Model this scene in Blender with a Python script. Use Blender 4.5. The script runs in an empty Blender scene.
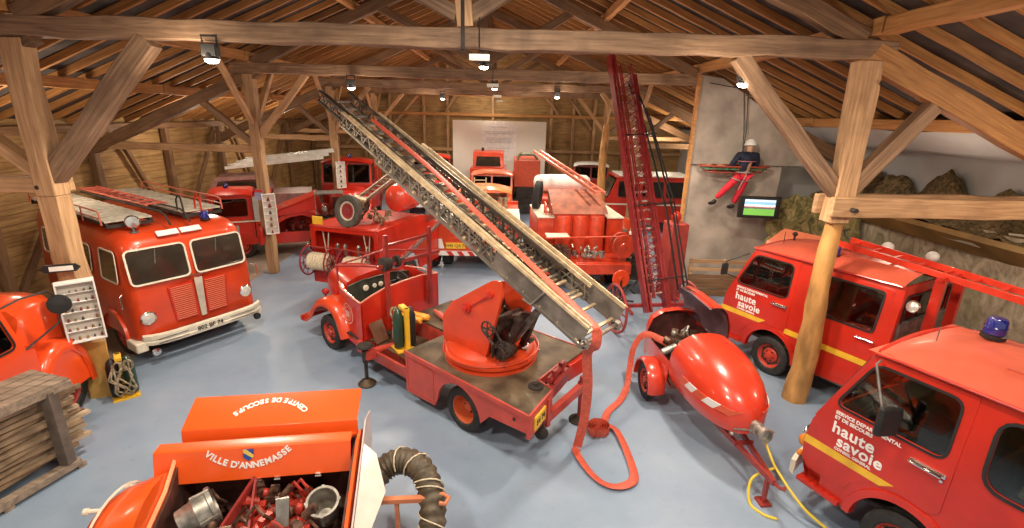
import bpy, bmesh, math, random
from mathutils import Vector, Matrix, geometry
random.seed(7)
C = bpy.context.scene.collection
R = math.radians
PI = math.pi
V3 = Vector

# ---------------------------------------------------------------- materials
_m = {}
def mat(name, rgb, rough=.5, metal=0., var=.08, scale=6., bump=0., coat=0., emit=0., alpha=None, trans=0., dirt=0., dirtcol=(.08,.06,.045), stretch=None):
    if name in _m: return _m[name]
    m = bpy.data.materials.new(name); m.use_nodes = True
    nt = m.node_tree; N = nt.nodes; L = nt.links
    p = N['Principled BSDF']
    p.inputs['Roughness'].default_value = rough
    p.inputs['Metallic'].default_value = metal
    if coat: p.inputs['Coat Weight'].default_value = coat; p.inputs['Coat Roughness'].default_value = .12
    if trans: p.inputs['Transmission Weight'].default_value = trans
    if emit:
        p.inputs['Emission Color'].default_value = (*rgb, 1); p.inputs['Emission Strength'].default_value = emit
    tc = N.new('ShaderNodeTexCoord'); mp = N.new('ShaderNodeMapping')
    L.new(tc.outputs['Object'], mp.inputs[0])
    if stretch: mp.inputs['Scale'].default_value = stretch
    nz = N.new('ShaderNodeTexNoise'); nz.inputs['Scale'].default_value = scale; nz.inputs['Detail'].default_value = 6
    L.new(mp.outputs[0], nz.inputs['Vector'])
    cr = N.new('ShaderNodeValToRGB')
    a, b = [max(0, c * (1 - var * 1.6)) for c in rgb], [min(1, c * (1 + var)) for c in rgb]
    cr.color_ramp.elements[0].position = .33; cr.color_ramp.elements[1].position = .68
    cr.color_ramp.elements[0].color = (*a, 1); cr.color_ramp.elements[1].color = (*b, 1)
    L.new(nz.outputs['Fac'], cr.inputs[0])
    out = cr.outputs[0]
    if dirt:
        n2 = N.new('ShaderNodeTexNoise'); n2.inputs['Scale'].default_value = scale * .45; n2.inputs['Detail'].default_value = 8
        n2.inputs['Roughness'].default_value = .7
        L.new(mp.outputs[0], n2.inputs['Vector'])
        c2 = N.new('ShaderNodeValToRGB'); c2.color_ramp.elements[0].position = .5; c2.color_ramp.elements[1].position = .75
        L.new(n2.outputs['Fac'], c2.inputs[0])
        mu = N.new('ShaderNodeMath'); mu.operation = 'MULTIPLY'; mu.inputs[1].default_value = dirt
        L.new(c2.outputs[0], mu.inputs[0])
        mx = N.new('ShaderNodeMixRGB'); mx.inputs[2].default_value = (*dirtcol, 1)
        L.new(mu.outputs[0], mx.inputs[0]); L.new(out, mx.inputs[1]); out = mx.outputs[0]
    L.new(out, p.inputs['Base Color'])
    if bump:
        bp = N.new('ShaderNodeBump'); bp.inputs['Strength'].default_value = bump; bp.inputs['Distance'].default_value = .01
        L.new(nz.outputs['Fac'], bp.inputs['Height']); L.new(bp.outputs[0], p.inputs['Normal'])
    _m[name] = m
    return m

def glass(name, tint=(.6,.65,.62), rough=.03, mix=.75):
    if name in _m: return _m[name]
    m = bpy.data.materials.new(name); m.use_nodes = True
    nt = m.node_tree; N = nt.nodes; L = nt.links
    N.remove(N['Principled BSDF'])
    t = N.new('ShaderNodeBsdfTransparent'); t.inputs[0].default_value = (*tint, 1)
    g = N.new('ShaderNodeBsdfGlossy'); g.inputs['Roughness'].default_value = rough; g.inputs[0].default_value = (.9,.9,.9,1)
    f = N.new('ShaderNodeFresnel'); f.inputs[0].default_value = 1.5
    nz = N.new('ShaderNodeTexNoise'); nz.inputs['Scale'].default_value = 3
    ad = N.new('ShaderNodeMath'); ad.operation = 'MULTIPLY_ADD'; ad.inputs[1].default_value = .05
    L.new(nz.outputs['Fac'], ad.inputs[0]); L.new(f.outputs[0], ad.inputs[2])
    mx = N.new('ShaderNodeMixShader'); L.new(ad.outputs[0], mx.inputs[0]); L.new(t.outputs[0], mx.inputs[1]); L.new(g.outputs[0], mx.inputs[2])
    L.new(mx.outputs[0], N['Material Output'].inputs[0])
    _m[name] = m
    return m

def wood(name, a, b, grain=9., knots=.25, rough=.7):
    """timber whose grain runs along the object's local x axis"""
    if name in _m: return _m[name]
    m = bpy.data.materials.new(name); m.use_nodes = True
    nt = m.node_tree; N = nt.nodes; L = nt.links; p = N['Principled BSDF']
    p.inputs['Roughness'].default_value = rough
    tc = N.new('ShaderNodeTexCoord'); oi = N.new('ShaderNodeObjectInfo')
    av = N.new('ShaderNodeVectorMath'); av.operation = 'ADD'
    L.new(tc.outputs['Object'], av.inputs[0])
    cm = N.new('ShaderNodeVectorMath'); cm.operation = 'SCALE'; cm.inputs[0].default_value = (7, 13, 19)
    L.new(oi.outputs['Random'], cm.inputs['Scale']); L.new(cm.outputs[0], av.inputs[1])
    mp = N.new('ShaderNodeMapping'); mp.inputs['Scale'].default_value = (.55, grain*1.3, grain*1.3); L.new(av.outputs[0], mp.inputs[0])
    nz = N.new('ShaderNodeTexNoise'); nz.inputs['Scale'].default_value = 2.2; nz.inputs['Detail'].default_value = 7; nz.inputs['Distortion'].default_value = .6
    L.new(mp.outputs[0], nz.inputs['Vector'])
    cr = N.new('ShaderNodeValToRGB'); e = cr.color_ramp.elements
    e[0].position = .3; e[1].position = .7; e[0].color = (*a, 1); e[1].color = (*b, 1)
    L.new(nz.outputs['Fac'], cr.inputs[0])
    n2 = N.new('ShaderNodeTexNoise'); n2.inputs['Scale'].default_value = 1.6; n2.inputs['Detail'].default_value = 5
    L.new(av.outputs[0], n2.inputs['Vector'])
    c2 = N.new('ShaderNodeValToRGB'); c2.color_ramp.elements[0].position = .5; c2.color_ramp.elements[1].position = .72
    L.new(n2.outputs['Fac'], c2.inputs[0])
    mu = N.new('ShaderNodeMath'); mu.operation = 'MULTIPLY'; mu.inputs[1].default_value = knots; L.new(c2.outputs[0], mu.inputs[0])
    mx = N.new('ShaderNodeMixRGB'); mx.inputs[2].default_value = (a[0]*.45, a[1]*.42, a[2]*.4, 1)
    L.new(mu.outputs[0], mx.inputs[0]); L.new(cr.outputs[0], mx.inputs[1])
    hs = N.new('ShaderNodeHueSaturation')
    mr = N.new('ShaderNodeMapRange'); mr.inputs['To Min'].default_value = .8; mr.inputs['To Max'].default_value = 1.15
    L.new(oi.outputs['Random'], mr.inputs[0]); L.new(mr.outputs[0], hs.inputs['Value']); L.new(mx.outputs[0], hs.inputs['Color'])
    L.new(hs.outputs[0], p.inputs['Base Color'])
    bp = N.new('ShaderNodeBump'); bp.inputs['Strength'].default_value = .5; bp.inputs['Distance'].default_value = .012
    L.new(nz.outputs['Fac'], bp.inputs['Height']); L.new(bp.outputs[0], p.inputs['Normal'])
    _m[name] = m
    return m

RED = mat('fire red paint', (.53,.022,.009), .33, coat=.35, var=.1, scale=2.5, dirt=.12)
VERM = mat('orange red paint', (.62,.055,.012), .34, coat=.35, var=.1, scale=2.5, dirt=.12)
ORNG = mat('bright orange paint', (.84,.105,.012), .34, coat=.35, var=.05, scale=2.)
FADE = mat('faded pink red paint', (.5,.06,.04), .42, coat=.2, var=.1, scale=4, dirt=.15)
ROOFR = mat('salmon roof red', (.62,.11,.06), .42, coat=.15, var=.1, scale=3, dirt=.1, dirtcol=(.4,.2,.16))  # van roof panels, lighter and pinker than the body red
DRED = mat('dark lattice red', (.27,.018,.02), .4, coat=.2, var=.18, scale=8, dirt=.2)
WHEELR = mat('wheel rim red', (.5,.045,.022), .45, var=.15, scale=10, dirt=.3)
TYRE = mat('tyre rubber', (.022,.02,.019), .75, var=.25, scale=14, dirt=.3, dirtcol=(.09,.08,.065))
BLACK = mat('black rubber trim', (.014,.013,.013), .5, var=.2, scale=10)
DARK = mat('dark interior', (.03,.022,.018), .8, var=.3, scale=5)
GREY = mat('dull grey metal', (.26,.25,.23), .45, .7, var=.25, scale=9, dirt=.35)
STEEL = mat('ladder steel', (.36,.32,.27), .42, .65, var=.2, scale=7, dirt=.4)
PLATEM = mat('ladder side plate', (.25,.22,.19), .5, .5, var=.25, scale=4, dirt=.35)
WOODL = mat('pale ladder wood', (.56,.42,.26), .5, var=.2, scale=10, dirt=.2)
CHROME = mat('chrome', (.8,.78,.74), .16, 1., var=.04, scale=5)
CREAM = mat('cream paint', (.74,.67,.54), .45, var=.08, scale=6, dirt=.12)
WHITE = mat('white paint', (.8,.78,.74), .45, var=.05, scale=6, dirt=.04)
LETTER = mat('white lettering', (.84,.82,.78), .5, var=.02)
YEL = mat('yellow paint', (.8,.46,.03), .45, var=.08, scale=6, dirt=.1)
PLY = mat('yellow number plate', (.85,.52,.04), .5, var=.05)
BLUE = mat('blue beacon glass', (.012,.02,.2), .12, var=.2, scale=5, coat=.8)
ROPE = mat('cream hose canvas', (.66,.56,.4), .8, var=.18, scale=30, bump=.4)
HOSE = mat('flat red fire hose', (.62,.1,.055), .55, var=.12, scale=20, bump=.2, dirt=.12)
SUCT = mat('grey brown suction hose', (.085,.06,.035), .5, var=.3, scale=12, bump=.5, dirt=.25, dirtcol=(.2,.15,.09))
TREAD = mat('worn bronze tread plate', (.2,.145,.09), .42, .55, var=.3, scale=3, dirt=.4)
BRASS = mat('brass', (.6,.38,.14), .35, .9, var=.2, scale=10, dirt=.2)
YHOSE = mat('yellow cord rubber', (.78,.56,.04), .4, var=.05)
LAMPGL = mat('headlamp glass', (.72,.7,.64), .12, .3, var=.12, scale=30, bump=.3)
AMBER = mat('amber lens', (.7,.22,.02), .2, var=.1, coat=.5)
REDL = mat('red lens', (.35,.01,.01), .2, var=.1, coat=.5)
SEAT = mat('black vinyl', (.035,.032,.035), .45, var=.3, scale=20)
BLUEM = mat('blue emblem', (.02,.07,.3), .5, var=.05)
GREENM = mat('dark green bottle', (.015,.05,.03), .3, var=.15, coat=.4)
GLS = glass('clear window glass', (.72,.76,.74))
GLSD = glass('darkened window glass', (.35,.37,.36))
PINE = wood('orange pine', (.36,.15,.045), (.62,.31,.105))
OAK = wood('weathered oak', (.15,.082,.046), (.33,.2,.115), knots=.65)
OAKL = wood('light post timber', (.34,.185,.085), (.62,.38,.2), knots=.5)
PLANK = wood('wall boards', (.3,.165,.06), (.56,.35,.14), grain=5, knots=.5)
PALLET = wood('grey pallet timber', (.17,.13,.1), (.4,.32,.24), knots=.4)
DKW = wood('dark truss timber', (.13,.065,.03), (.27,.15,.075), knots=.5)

# ---------------------------------------------------------------- mesh builder
def frame(d, up=(0,0,1)):
    d = V3(d).normalized(); up = V3(up)
    if abs(d.dot(up)) > .98: up = V3((1,0,0)) if abs(d.x) < .9 else V3((0,1,0))
    s = d.cross(up).normalized(); u = s.cross(d).normalized()
    return d, s, u

class MB:
    def __init__(s): s.v = []; s.f = []; s.mi = []; s.k = 0
    def mat(s, k): s.k = k; return s
    def add(s, vs, fs):
        o = len(s.v); s.v += [tuple(x) for x in vs]
        for f in fs: s.f.append([i + o for i in f]); s.mi.append(s.k)
        return s
    def box(s, c, d, rot=None):
        x, y, z = [q / 2 for q in d]; c = V3(c)
        vs = [V3((a*x, b*y, e*z)) for a in (-1,1) for b in (-1,1) for e in (-1,1)]
        if rot is not None: vs = [rot @ q for q in vs]
        return s.add([c + q for q in vs], [(0,1,3,2),(4,6,7,5),(0,4,5,1),(2,3,7,6),(0,2,6,4),(1,5,7,3)])
    def bb(s, x0, x1, y0, y1, z0, z1): return s.box(((x0+x1)/2,(y0+y1)/2,(z0+z1)/2), (abs(x1-x0),abs(y1-y0),abs(z1-z0)))
    def bar(s, a, b, w, h=None, up=(0,0,1)):
        h = h or w; a, b = V3(a), V3(b); d, sd, u = frame(b - a, up)
        vs = [p + sd*i*w/2 + u*j*h/2 for p in (a, b) for i, j in ((-1,-1),(1,-1),(1,1),(-1,1))]
        return s.add(vs, [(3,2,1,0),(4,5,6,7),(0,1,5,4),(1,2,6,5),(2,3,7,6),(3,0,4,7)])
    def cyl(s, a, b, r, r2=None, n=14, cap=True):
        r2 = r if r2 is None else r2; a, b = V3(a), V3(b); d, sd, u = frame(b - a)
        vs = []
        for p, q in ((a, r), (b, r2)):
            vs += [p + (sd*math.cos(t) + u*math.sin(t))*q for t in [2*PI*i/n for i in range(n)]]
        fs = [(i, (i+1)%n, n+(i+1)%n, n+i) for i in range(n)]
        if cap: fs += [tuple(range(n))[::-1], tuple(range(n, 2*n))]
        return s.add(vs, fs)
    def tube(s, pts, r, n=8, cap=True, closed=False):
        pts = [V3(p) for p in pts]; m = len(pts); vs = []; prev = None
        rr = r if isinstance(r, (list, tuple)) else [r]*m
        for i, p in enumerate(pts):
            if closed: t = pts[(i+1) % m] - pts[i-1]
            else: t = pts[min(i+1, m-1)] - pts[max(i-1, 0)]
            t.normalize()
            if prev is None: _, sd, u = frame(t)
            else:
                sd = prev - t * prev.dot(t)
                sd = sd.normalized() if sd.length > 1e-6 else frame(t)[1]
                u = sd.cross(t)
            prev = sd
            vs += [p + (sd*math.cos(2*PI*j/n) + u*math.sin(2*PI*j/n))*rr[i] for j in range(n)]
        fs = []
        for i in range(m if closed else m-1):
            k = (i+1) % m
            fs += [(i*n+j, i*n+(j+1)%n, k*n+(j+1)%n, k*n+j) for j in range(n)]
        if cap and not closed: fs += [tuple(range(n))[::-1], tuple(range((m-1)*n, m*n))]
        return s.add(vs, fs)
    def lathe(s, prof, o=(0,0,0), ax=(0,0,1), n=20, a0=0, a1=2*PI, cap=False):
        """prof: (radius, height along ax)"""
        o = V3(o); d, sd, u = frame(ax); full = abs(a1 - a0 - 2*PI) < 1e-6; k = n if full else n+1
        vs = [o + d*h + (sd*math.cos(t) + u*math.sin(t))*r for r, h in prof for t in [a0 + (a1-a0)*i/n for i in range(k)]]
        fs = []
        for i in range(len(prof)-1):
            for j in range(n):
                j2 = (j+1) % k if full else j+1
                fs.append((i*k+j, i*k+j2, (i+1)*k+j2, (i+1)*k+j))
        return s.add(vs, fs)
    def prism(s, loop, off):
        loop = [V3(p) for p in loop]; off = V3(off); n = len(loop)
        return s.add(loop + [p + off for p in loop], [tuple(range(n))[::-1], tuple(range(n, 2*n))] + [(i, (i+1)%n, n+(i+1)%n, n+i) for i in range(n)])
    def loft(s, loops, cap=True, closed=True):
        n = len(loops[0]); vs = [p for l in loops for p in l]; fs = []
        for i in range(len(loops)-1):
            for j in range(n if closed else n-1):
                k = (j+1) % n
                fs.append((i*n+j, i*n+k, (i+1)*n+k, (i+1)*n+j))
        if cap and closed: fs += [tuple(range(n))[::-1], tuple(range((len(loops)-1)*n, len(loops)*n))]
        return s.add(vs, fs)
    def plate(s, outer, holes, fn, thick=.02):
        """flat outline with holes; fn(u, v, t) -> 3d point, t = 0 outside face, thick = inside face"""
        loops = [outer] + list(holes)
        tri = geometry.tessellate_polygon([[V3((p[0], p[1], 0)) for p in l] for l in loops])
        flat = [p for l in loops for p in l]; n = len(flat)
        vs = [fn(p[0], p[1], 0) for p in flat] + [fn(p[0], p[1], thick) for p in flat]
        fs = [tuple(t) for t in tri] + [tuple(i + n for i in t)[::-1] for t in tri]
        o = 0
        for l in loops:
            k = len(l); fs += [(o+i, o+(i+1)%k, n+o+(i+1)%k, n+o+i) for i in range(k)]; o += k
        return s.add(vs, fs)
    def ell(s, c, r, n=14, m=8):
        vs = []; fs = []
        for i in range(m+1):
            a = PI*i/m
            for j in range(n): b = 2*PI*j/n; vs.append((c[0]+r[0]*math.sin(a)*math.cos(b), c[1]+r[1]*math.sin(a)*math.sin(b), c[2]+r[2]*math.cos(a)))
        for i in range(m):
            for j in range(n): fs.append((i*n+j, i*n+(j+1)%n, (i+1)*n+(j+1)%n, (i+1)*n+j))
        return s.add(vs, fs)
    def build(s, name, mats, parent=None, bevel=0, seg=2, loc=None, smooth=35, sub=0):
        me = bpy.data.meshes.new(name); me.from_pydata([tuple(v) for v in s.v], [], s.f)
        mats = mats if isinstance(mats, (list, tuple)) else [mats]
        for m in mats: me.materials.append(m)
        bm = bmesh.new(); bm.from_mesh(me)
        for f, k in zip(bm.faces, s.mi): f.material_index = min(k, len(mats)-1)
        bmesh.ops.remove_doubles(bm, verts=bm.verts, dist=1e-5)
        bmesh.ops.recalc_face_normals(bm, faces=bm.faces)
        if smooth:
            for f in bm.faces: f.smooth = True
            lim = R(smooth)
            for e in bm.edges:
                if len(e.link_faces) != 2 or e.calc_face_angle(0) > lim: e.smooth = False
        bm.to_mesh(me); bm.free()
        o = bpy.data.objects.new(name, me); C.objects.link(o)
        if parent: o.parent = parent
        if loc: o.location = loc
        if bevel:
            b = o.modifiers.new('bevel', 'BEVEL'); b.width = bevel; b.segments = seg; b.limit_method = 'ANGLE'; b.angle_limit = R(40)
            b.harden_normals = False
        if sub:
            b = o.modifiers.new('sub', 'SUBSURF'); b.levels = sub; b.render_levels = sub
        return o

def tag(o, label=None, cat=None, group=None, kind=None):
    if label: o['label'] = label
    if cat: o['category'] = cat
    if group: o['group'] = group
    if kind: o['kind'] = kind
    return o
def thing(name, label, cat, loc=(0,0,0), deg=0, group=None):
    o = bpy.data.objects.new(name, None); C.objects.link(o); o.location = loc; o.rotation_euler = (0,0,R(deg))
    o.empty_display_size = .2
    return tag(o, label, cat, group)
def struct(o): o['kind'] = 'structure'; return o
def copy_tree(o, parent=None):
    c = o.copy(); C.objects.link(c)
    if parent: c.parent = parent
    for ch in list(o.children): copy_tree(ch, c)
    return c

def rrect(x0, x1, y0, y1, r, n=4):
    """rounded rectangle outline, counter-clockwise"""
    out = []
    for cx, cy, a in ((x1-r, y1-r, 0), (x0+r, y1-r, PI/2), (x0+r, y0+r, PI), (x1-r, y0+r, 1.5*PI)):
        out += [(cx + r*math.cos(a + PI/2*i/n), cy + r*math.sin(a + PI/2*i/n)) for i in range(n+1)]
    return out
def rpoly(pts, r, n=4):
    """round the corners of a polygon"""
    out = []; m = len(pts)
    for i in range(m):
        p = V3((*pts[i], 0)); a = V3((*pts[i-1], 0)); b = V3((*pts[(i+1)%m], 0))
        rr = r[i] if isinstance(r, (list, tuple)) else r
        da, db = (a-p), (b-p); k = min(rr, da.length*.45, db.length*.45)
        if k < 1e-4: out.append((p.x, p.y)); continue
        p0 = p + da.normalized()*k; p1 = p + db.normalized()*k
        for j in range(n+1):
            t = j/n; q = p0*(1-t)**2 + p*2*t*(1-t) + p1*t**2; out.append((q.x, q.y))
    return out
def ring(mb, loop, fn, w, t, cl=None):
    """gasket: a flat band of width w around a 2d loop (outward), raised t"""
    n = len(loop); cx = sum(p[0] for p in loop)/n; cy = sum(p[1] for p in loop)/n
    out = []
    for i in range(n):
        a, b = loop[i-1], loop[(i+1)%n]; tx, ty = b[0]-a[0], b[1]-a[1]; l = math.hypot(tx, ty) or 1
        nx, ny = ty/l, -tx/l
        if nx*(loop[i][0]-cx) + ny*(loop[i][1]-cy) < 0: nx, ny = -nx, -ny
        out.append((loop[i][0]+nx*w, loop[i][1]+ny*w))
    vs = [fn(p[0], p[1], 0) for p in loop] + [fn(p[0], p[1], -t) for p in loop] + [fn(p[0], p[1], -t) for p in out] + [fn(p[0], p[1], 0) for p in out]
    fs = []
    for k in range(3):
        fs += [(k*n+i, k*n+(i+1)%n, (k+1)*n+(i+1)%n, (k+1)*n+i) for i in range(n)]
    mb.add(vs, fs)
def arc(c, r, a0, a1, n=10):
    return [(c[0]+r*math.cos(R(a0+(a1-a0)*i/n)), c[1]+r*math.sin(R(a0+(a1-a0)*i/n))) for i in range(n+1)]

def text(body, size, mat_, parent, loc, rot, name='lettering', extr=.002, align='CENTER', bold=0., shear=0., spacing=1.):
    cu = bpy.data.curves.new(name, 'FONT'); cu.body = body; cu.size = size; cu.align_x = align; cu.align_y = 'CENTER'
    cu.extrude = extr; cu.offset = bold; cu.shear = shear; cu.space_character = spacing
    cu.materials.append(mat_)
    to = bpy.data.objects.new('tmp', cu); me = bpy.data.meshes.new_from_object(to); me.materials.clear(); me.materials.append(mat_)
    bpy.data.objects.remove(to); bpy.data.curves.remove(cu)
    o = bpy.data.objects.new(name, me); C.objects.link(o); o.parent = parent; o.location = loc; o.rotation_euler = rot
    return o
def arctext(body, size, mat_, parent, fn, radius, name='lettering', up=1, bold=.001, span=1.0):
    """letters set on an arc; fn(u, v, ang) -> Matrix of the letter. all letters joined in one mesh part"""
    dg = bpy.context.evaluated_depsgraph_get()
    mb = MB(); adv = []
    widths = {'I':.34,"'":.25,' ':.35,'M':.92,'N':.78,'V':.7,'A':.7,'L':.58,'E':.62,'S':.6,'D':.74,'C':.7,'U':.74,'O':.78,'R':.68,'T':.62}
    tot = sum(widths.get(c, .65) for c in body)*size*span
    x = -tot/2
    for ch in body:
        w = widths.get(ch, .65)*size*span
        if ch != ' ':
            cu = bpy.data.curves.new('tmp', 'FONT'); cu.body = ch; cu.size = size; cu.align_x = 'CENTER'; cu.offset = bold; cu.extrude = .0015
            to = bpy.data.objects.new('tmp', cu); me = bpy.data.meshes.new_from_object(to)
            a = (x + w/2)/radius
            u = radius*math.sin(a); v = up*radius*(1-math.cos(a)); ca, sa = math.cos(a*up), math.sin(a*up)
            mb.add([fn(u + q.co.x*ca - q.co.y*sa, v + q.co.x*sa + q.co.y*ca, q.co.z) for q in me.vertices], [tuple(p.vertices) for p in me.polygons])
            bpy.data.meshes.remove(me); bpy.data.objects.remove(to); bpy.data.curves.remove(cu)
        x += w
    return mb.build(name, mat_, parent, smooth=0)

# ---------------------------------------------------------------- common vehicle pieces
def tyre(mb, o, ax, r, w, n=28):
    k = w/2
    prof = [(r*.62,-k*.8),(r*.68,-k),(r*.86,-k*1.02),(r*.95,-k*.9),(r,-k*.72),(r,-k*.3),(r*.985,-k*.28),(r*.985,-k*.12),(r,-k*.1),(r,k*.1),(r*.985,k*.12),(r*.985,k*.28),(r,k*.3),(r,k*.72),(r*.95,k*.9),(r*.86,k*1.02),(r*.68,k),(r*.62,k*.8),(r*.62,-k*.8)]
    mb.lathe(prof, o, ax, n)
def wheel(parent, loc, r=.37, w=.19, rim=None, side=1, name='wheel', lugs=6, hub=None, deep=.0, ax=None):
    """side: +1 the outer face looks to local +y"""
    rim = rim or WHEELR; ax = ax or (0, side, 0); A = V3(ax)
    m = MB(); tyre(m, (0,0,0), ax, r, w); o = m.build(name, TYRE, parent, loc=loc)
    d = MB(); k = w/2
    d.lathe([(r*.64,k*.85),(r*.6,k*.75),(r*.55,k*(.3-deep)),(r*.42,k*(.15-deep)),(r*.34,k*(.5-deep)),(r*.2,k*(.62-deep)),(r*.17,k*(.95-deep)),(.001,k*(1.0-deep))], (0,0,0), ax, 24)
    d.lathe([(r*.64,-k*.85),(r*.5,-k*.5),(.001,-k*.5)], (0,0,0), ax, 24)
    rm = d.build('rim', rim, o)
    h = MB(); _, sd, u = frame(A)
    for i in range(lugs):
        a = 2*PI*i/lugs; c = (sd*math.cos(a) + u*math.sin(a))*r*.26
        h.cyl(c + A*k*(.4-deep), c + A*k*(.75-deep), .014, n=6)
    for i in range(lugs):
        a = 2*PI*(i+.5)/lugs; c = (sd*math.cos(a) + u*math.sin(a))*r*.46
        h.cyl(c + A*k*(.2-deep), c + A*k*(.34-deep), .028, n=8)
    h.lathe([(r*.2,k*(.45-deep)),(r*.52,k*(.2-deep)),(r*.52,k*(.16-deep)),(r*.2,k*(.4-deep))], (0,0,0), ax, 24)
    h.build('hub_flange', hub or DARK, o)
    return o
def beacon(parent, loc, s=1., name='beacon'):
    b = MB(); b.lathe([(.001,0),(.085*s,0),(.085*s,.03*s),(.07*s,.035*s),(.07*s,.05*s)], (0,0,0), (0,0,1), 20)
    o = b.build(name, BLACK, parent, loc=loc)
    c = MB(); c.lathe([(.074*s,.04*s),(.075*s,.06*s),(.068*s,.15*s),(.055*s,.17*s),(.001,.175*s)], (0,0,0), (0,0,1), 24)
    c.lathe([(.076*s,.09*s),(.078*s,.095*s),(.075*s,.1*s)], (0,0,0), (0,0,1), 24)
    c.build('beacon_dome', BLUE, o)
    return o
def headlamp(parent, loc, r=.11, ax=(1,0,0), rimm=None, name='headlamp'):
    b = MB(); b.lathe([(.001,-.1),(r*.6,-.09),(r*.95,-.03),(r*1.12,.0),(r*1.12,.02),(r*.95,.03),(r*.9,.01)], (0,0,0), ax, 24)
    o = b.build(name, rimm or CHROME, parent, loc=loc)
    g = MB(); g.lathe([(r*.93,.012),(r*.6,.035),(.001,.045)], (0,0,0), ax, 24); g.build('lens', LAMPGL, o)
    return o
def rail_rack(mb, pts, r=.012): mb.tube(pts, r, 6)

def engine_bits(mb, c, s, seed, n=14):
    rnd = random.Random(seed)
    for k in range(n):
        p = V3((c[0]+rnd.uniform(-1,1)*s[0], c[1]+rnd.uniform(-1,1)*s[1], c[2]+rnd.uniform(-1,1)*s[2]))
        q = V3((rnd.uniform(-1,1), rnd.uniform(-1,1), rnd.uniform(-.3,1)))
        k2 = k % 4
        if k2 == 0: mb.cyl(p, p+q*.1, rnd.uniform(.03,.07), n=10)
        elif k2 == 1: mb.box(p, (rnd.uniform(.06,.16),rnd.uniform(.06,.14),rnd.uniform(.06,.14)), Matrix.Rotation(rnd.uniform(0,3),3,'Z'))
        elif k2 == 2: mb.tube([p, p+V3((.08,.03,.08)), p+V3((.16,-.04,.03)), p+V3((.2,.02,-.08))], .018, 6)
        else: mb.ell(p, (.05,.05,.06), 10, 6)
# ---------------------------------------------------------------- camera and render look
sc = bpy.context.scene
cam_d = bpy.data.cameras.new('camera'); cam = bpy.data.objects.new('camera', cam_d); C.objects.link(cam); sc.camera = cam
pit, yaw, rol = .3011, .0166, .0253
Fv = V3((math.sin(yaw)*math.cos(pit), math.cos(yaw)*math.cos(pit), -math.sin(pit)))
Rt = V3((math.cos(yaw), -math.sin(yaw), 0)); Up = Rt.cross(Fv)
Rt2 = Rt*math.cos(rol) + Up*math.sin(rol); Up2 = -Rt*math.sin(rol) + Up*math.cos(rol)
cam.matrix_world = Matrix.Translation((0,0,4.7)) @ Matrix((Rt2, Up2, -Fv)).transposed().to_4x4()
cam_d.sensor_width = 36; cam_d.lens = 483.6/1024*36; cam_d.clip_end = 200; cam_d.clip_start = .05
sc.view_settings.view_transform = 'Standard'; sc.view_settings.look = 'None'; sc.view_settings.gamma = 1
sc.view_settings.use_curve_mapping = False; sc.view_settings.exposure = 0.0

XC = -.86; XL, XR = -6.87, 5.15
YS = [1.04, 7.41, 13.78, 19.9, 26.2]
YB = 30.0
WL, WR = -11.6, 10.6
def zr(x): return 6.12 - .42*(abs(x - XC) - 6.01)     # underside of the rafters

def beam(name, a, b, w, h, m, up=(0,0,1), rough=.008, bevel=.014, taper=1.0):
    a, b = V3(a), V3(b); d, s, u = frame(b - a, up); L = (b - a).length; n = max(2, int(L/.45))
    mb = MB(); loops = []
    rnd = random.Random(hash((round(a.x,2), round(a.y,2), round(b.z,2), name)) & 0xffff)
    for i in range(n+1):
        x = L*i/n; k = 1 + (taper-1)*i/n; j = lambda: rnd.uniform(-rough, rough)
        oy, oz = j()*1.3, j()*1.3
        loops.append([(x, oy + sy*w/2*k + j(), oz + sz*h/2*k + j()) for sy, sz in ((-1,-1),(1,-1),(1,1),(-1,1))])
    mb.loft(loops)
    o = mb.build(name, m, bevel=bevel, smooth=30)
    # local x along the beam, z towards 'up'
    M = Matrix((d, -s, u)).transposed().to_4x4(); M.translation = a
    o.matrix_world = M
    return struct(o)

# ---- floor: blue painted nave, bare concrete in the aisles
def floor_mat():
    m = bpy.data.materials.new('blue painted floor'); m.use_nodes = True; nt = m.node_tree; N = nt.nodes; L = nt.links; p = N['Principled BSDF']
    tc = N.new('ShaderNodeTexCoord')
    n1 = N.new('ShaderNodeTexNoise'); n1.inputs['Scale'].default_value = .55; n1.inputs['Detail'].default_value = 8; n1.inputs['Roughness'].default_value = .62
    L.new(tc.outputs['Object'], n1.inputs['Vector'])
    cr = N.new('ShaderNodeValToRGB'); e = cr.color_ramp.elements; e[0].position = .35; e[1].position = .68
    e[0].color = (.215,.295,.41,1); e[1].color = (.315,.385,.485,1); L.new(n1.outputs['Fac'], cr.inputs[0])
    n2 = N.new('ShaderNodeTexNoise'); n2.inputs['Scale'].default_value = 5; n2.inputs['Detail'].default_value = 9; L.new(tc.outputs['Object'], n2.inputs['Vector'])
    c2 = N.new('ShaderNodeValToRGB'); c2.color_ramp.elements[0].position = .62; c2.color_ramp.elements[1].position = .8; L.new(n2.outputs['Fac'], c2.inputs[0])
    mu = N.new('ShaderNodeMath'); mu.operation = 'MULTIPLY'; mu.inputs[1].default_value = .3; L.new(c2.outputs[0], mu.inputs[0])
    mx = N.new('ShaderNodeMixRGB'); mx.inputs[2].default_value = (.17,.17,.17,1); L.new(mu.outputs[0], mx.inputs[0]); L.new(cr.outputs[0], mx.inputs[1])
    L.new(mx.outputs[0], p.inputs['Base Color'])
    rr = N.new('ShaderNodeMapRange'); rr.inputs['To Min'].default_value = .25; rr.inputs['To Max'].default_value = .5; L.new(n1.outputs['Fac'], rr.inputs[0]); L.new(rr.outputs[0], p.inputs['Roughness'])
    return m
FLOOR = floor_mat()
CONC = mat('bare concrete', (.3,.24,.185), .7, var=.2, scale=1.2, dirt=.35, dirtcol=(.14,.1,.07))
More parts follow.
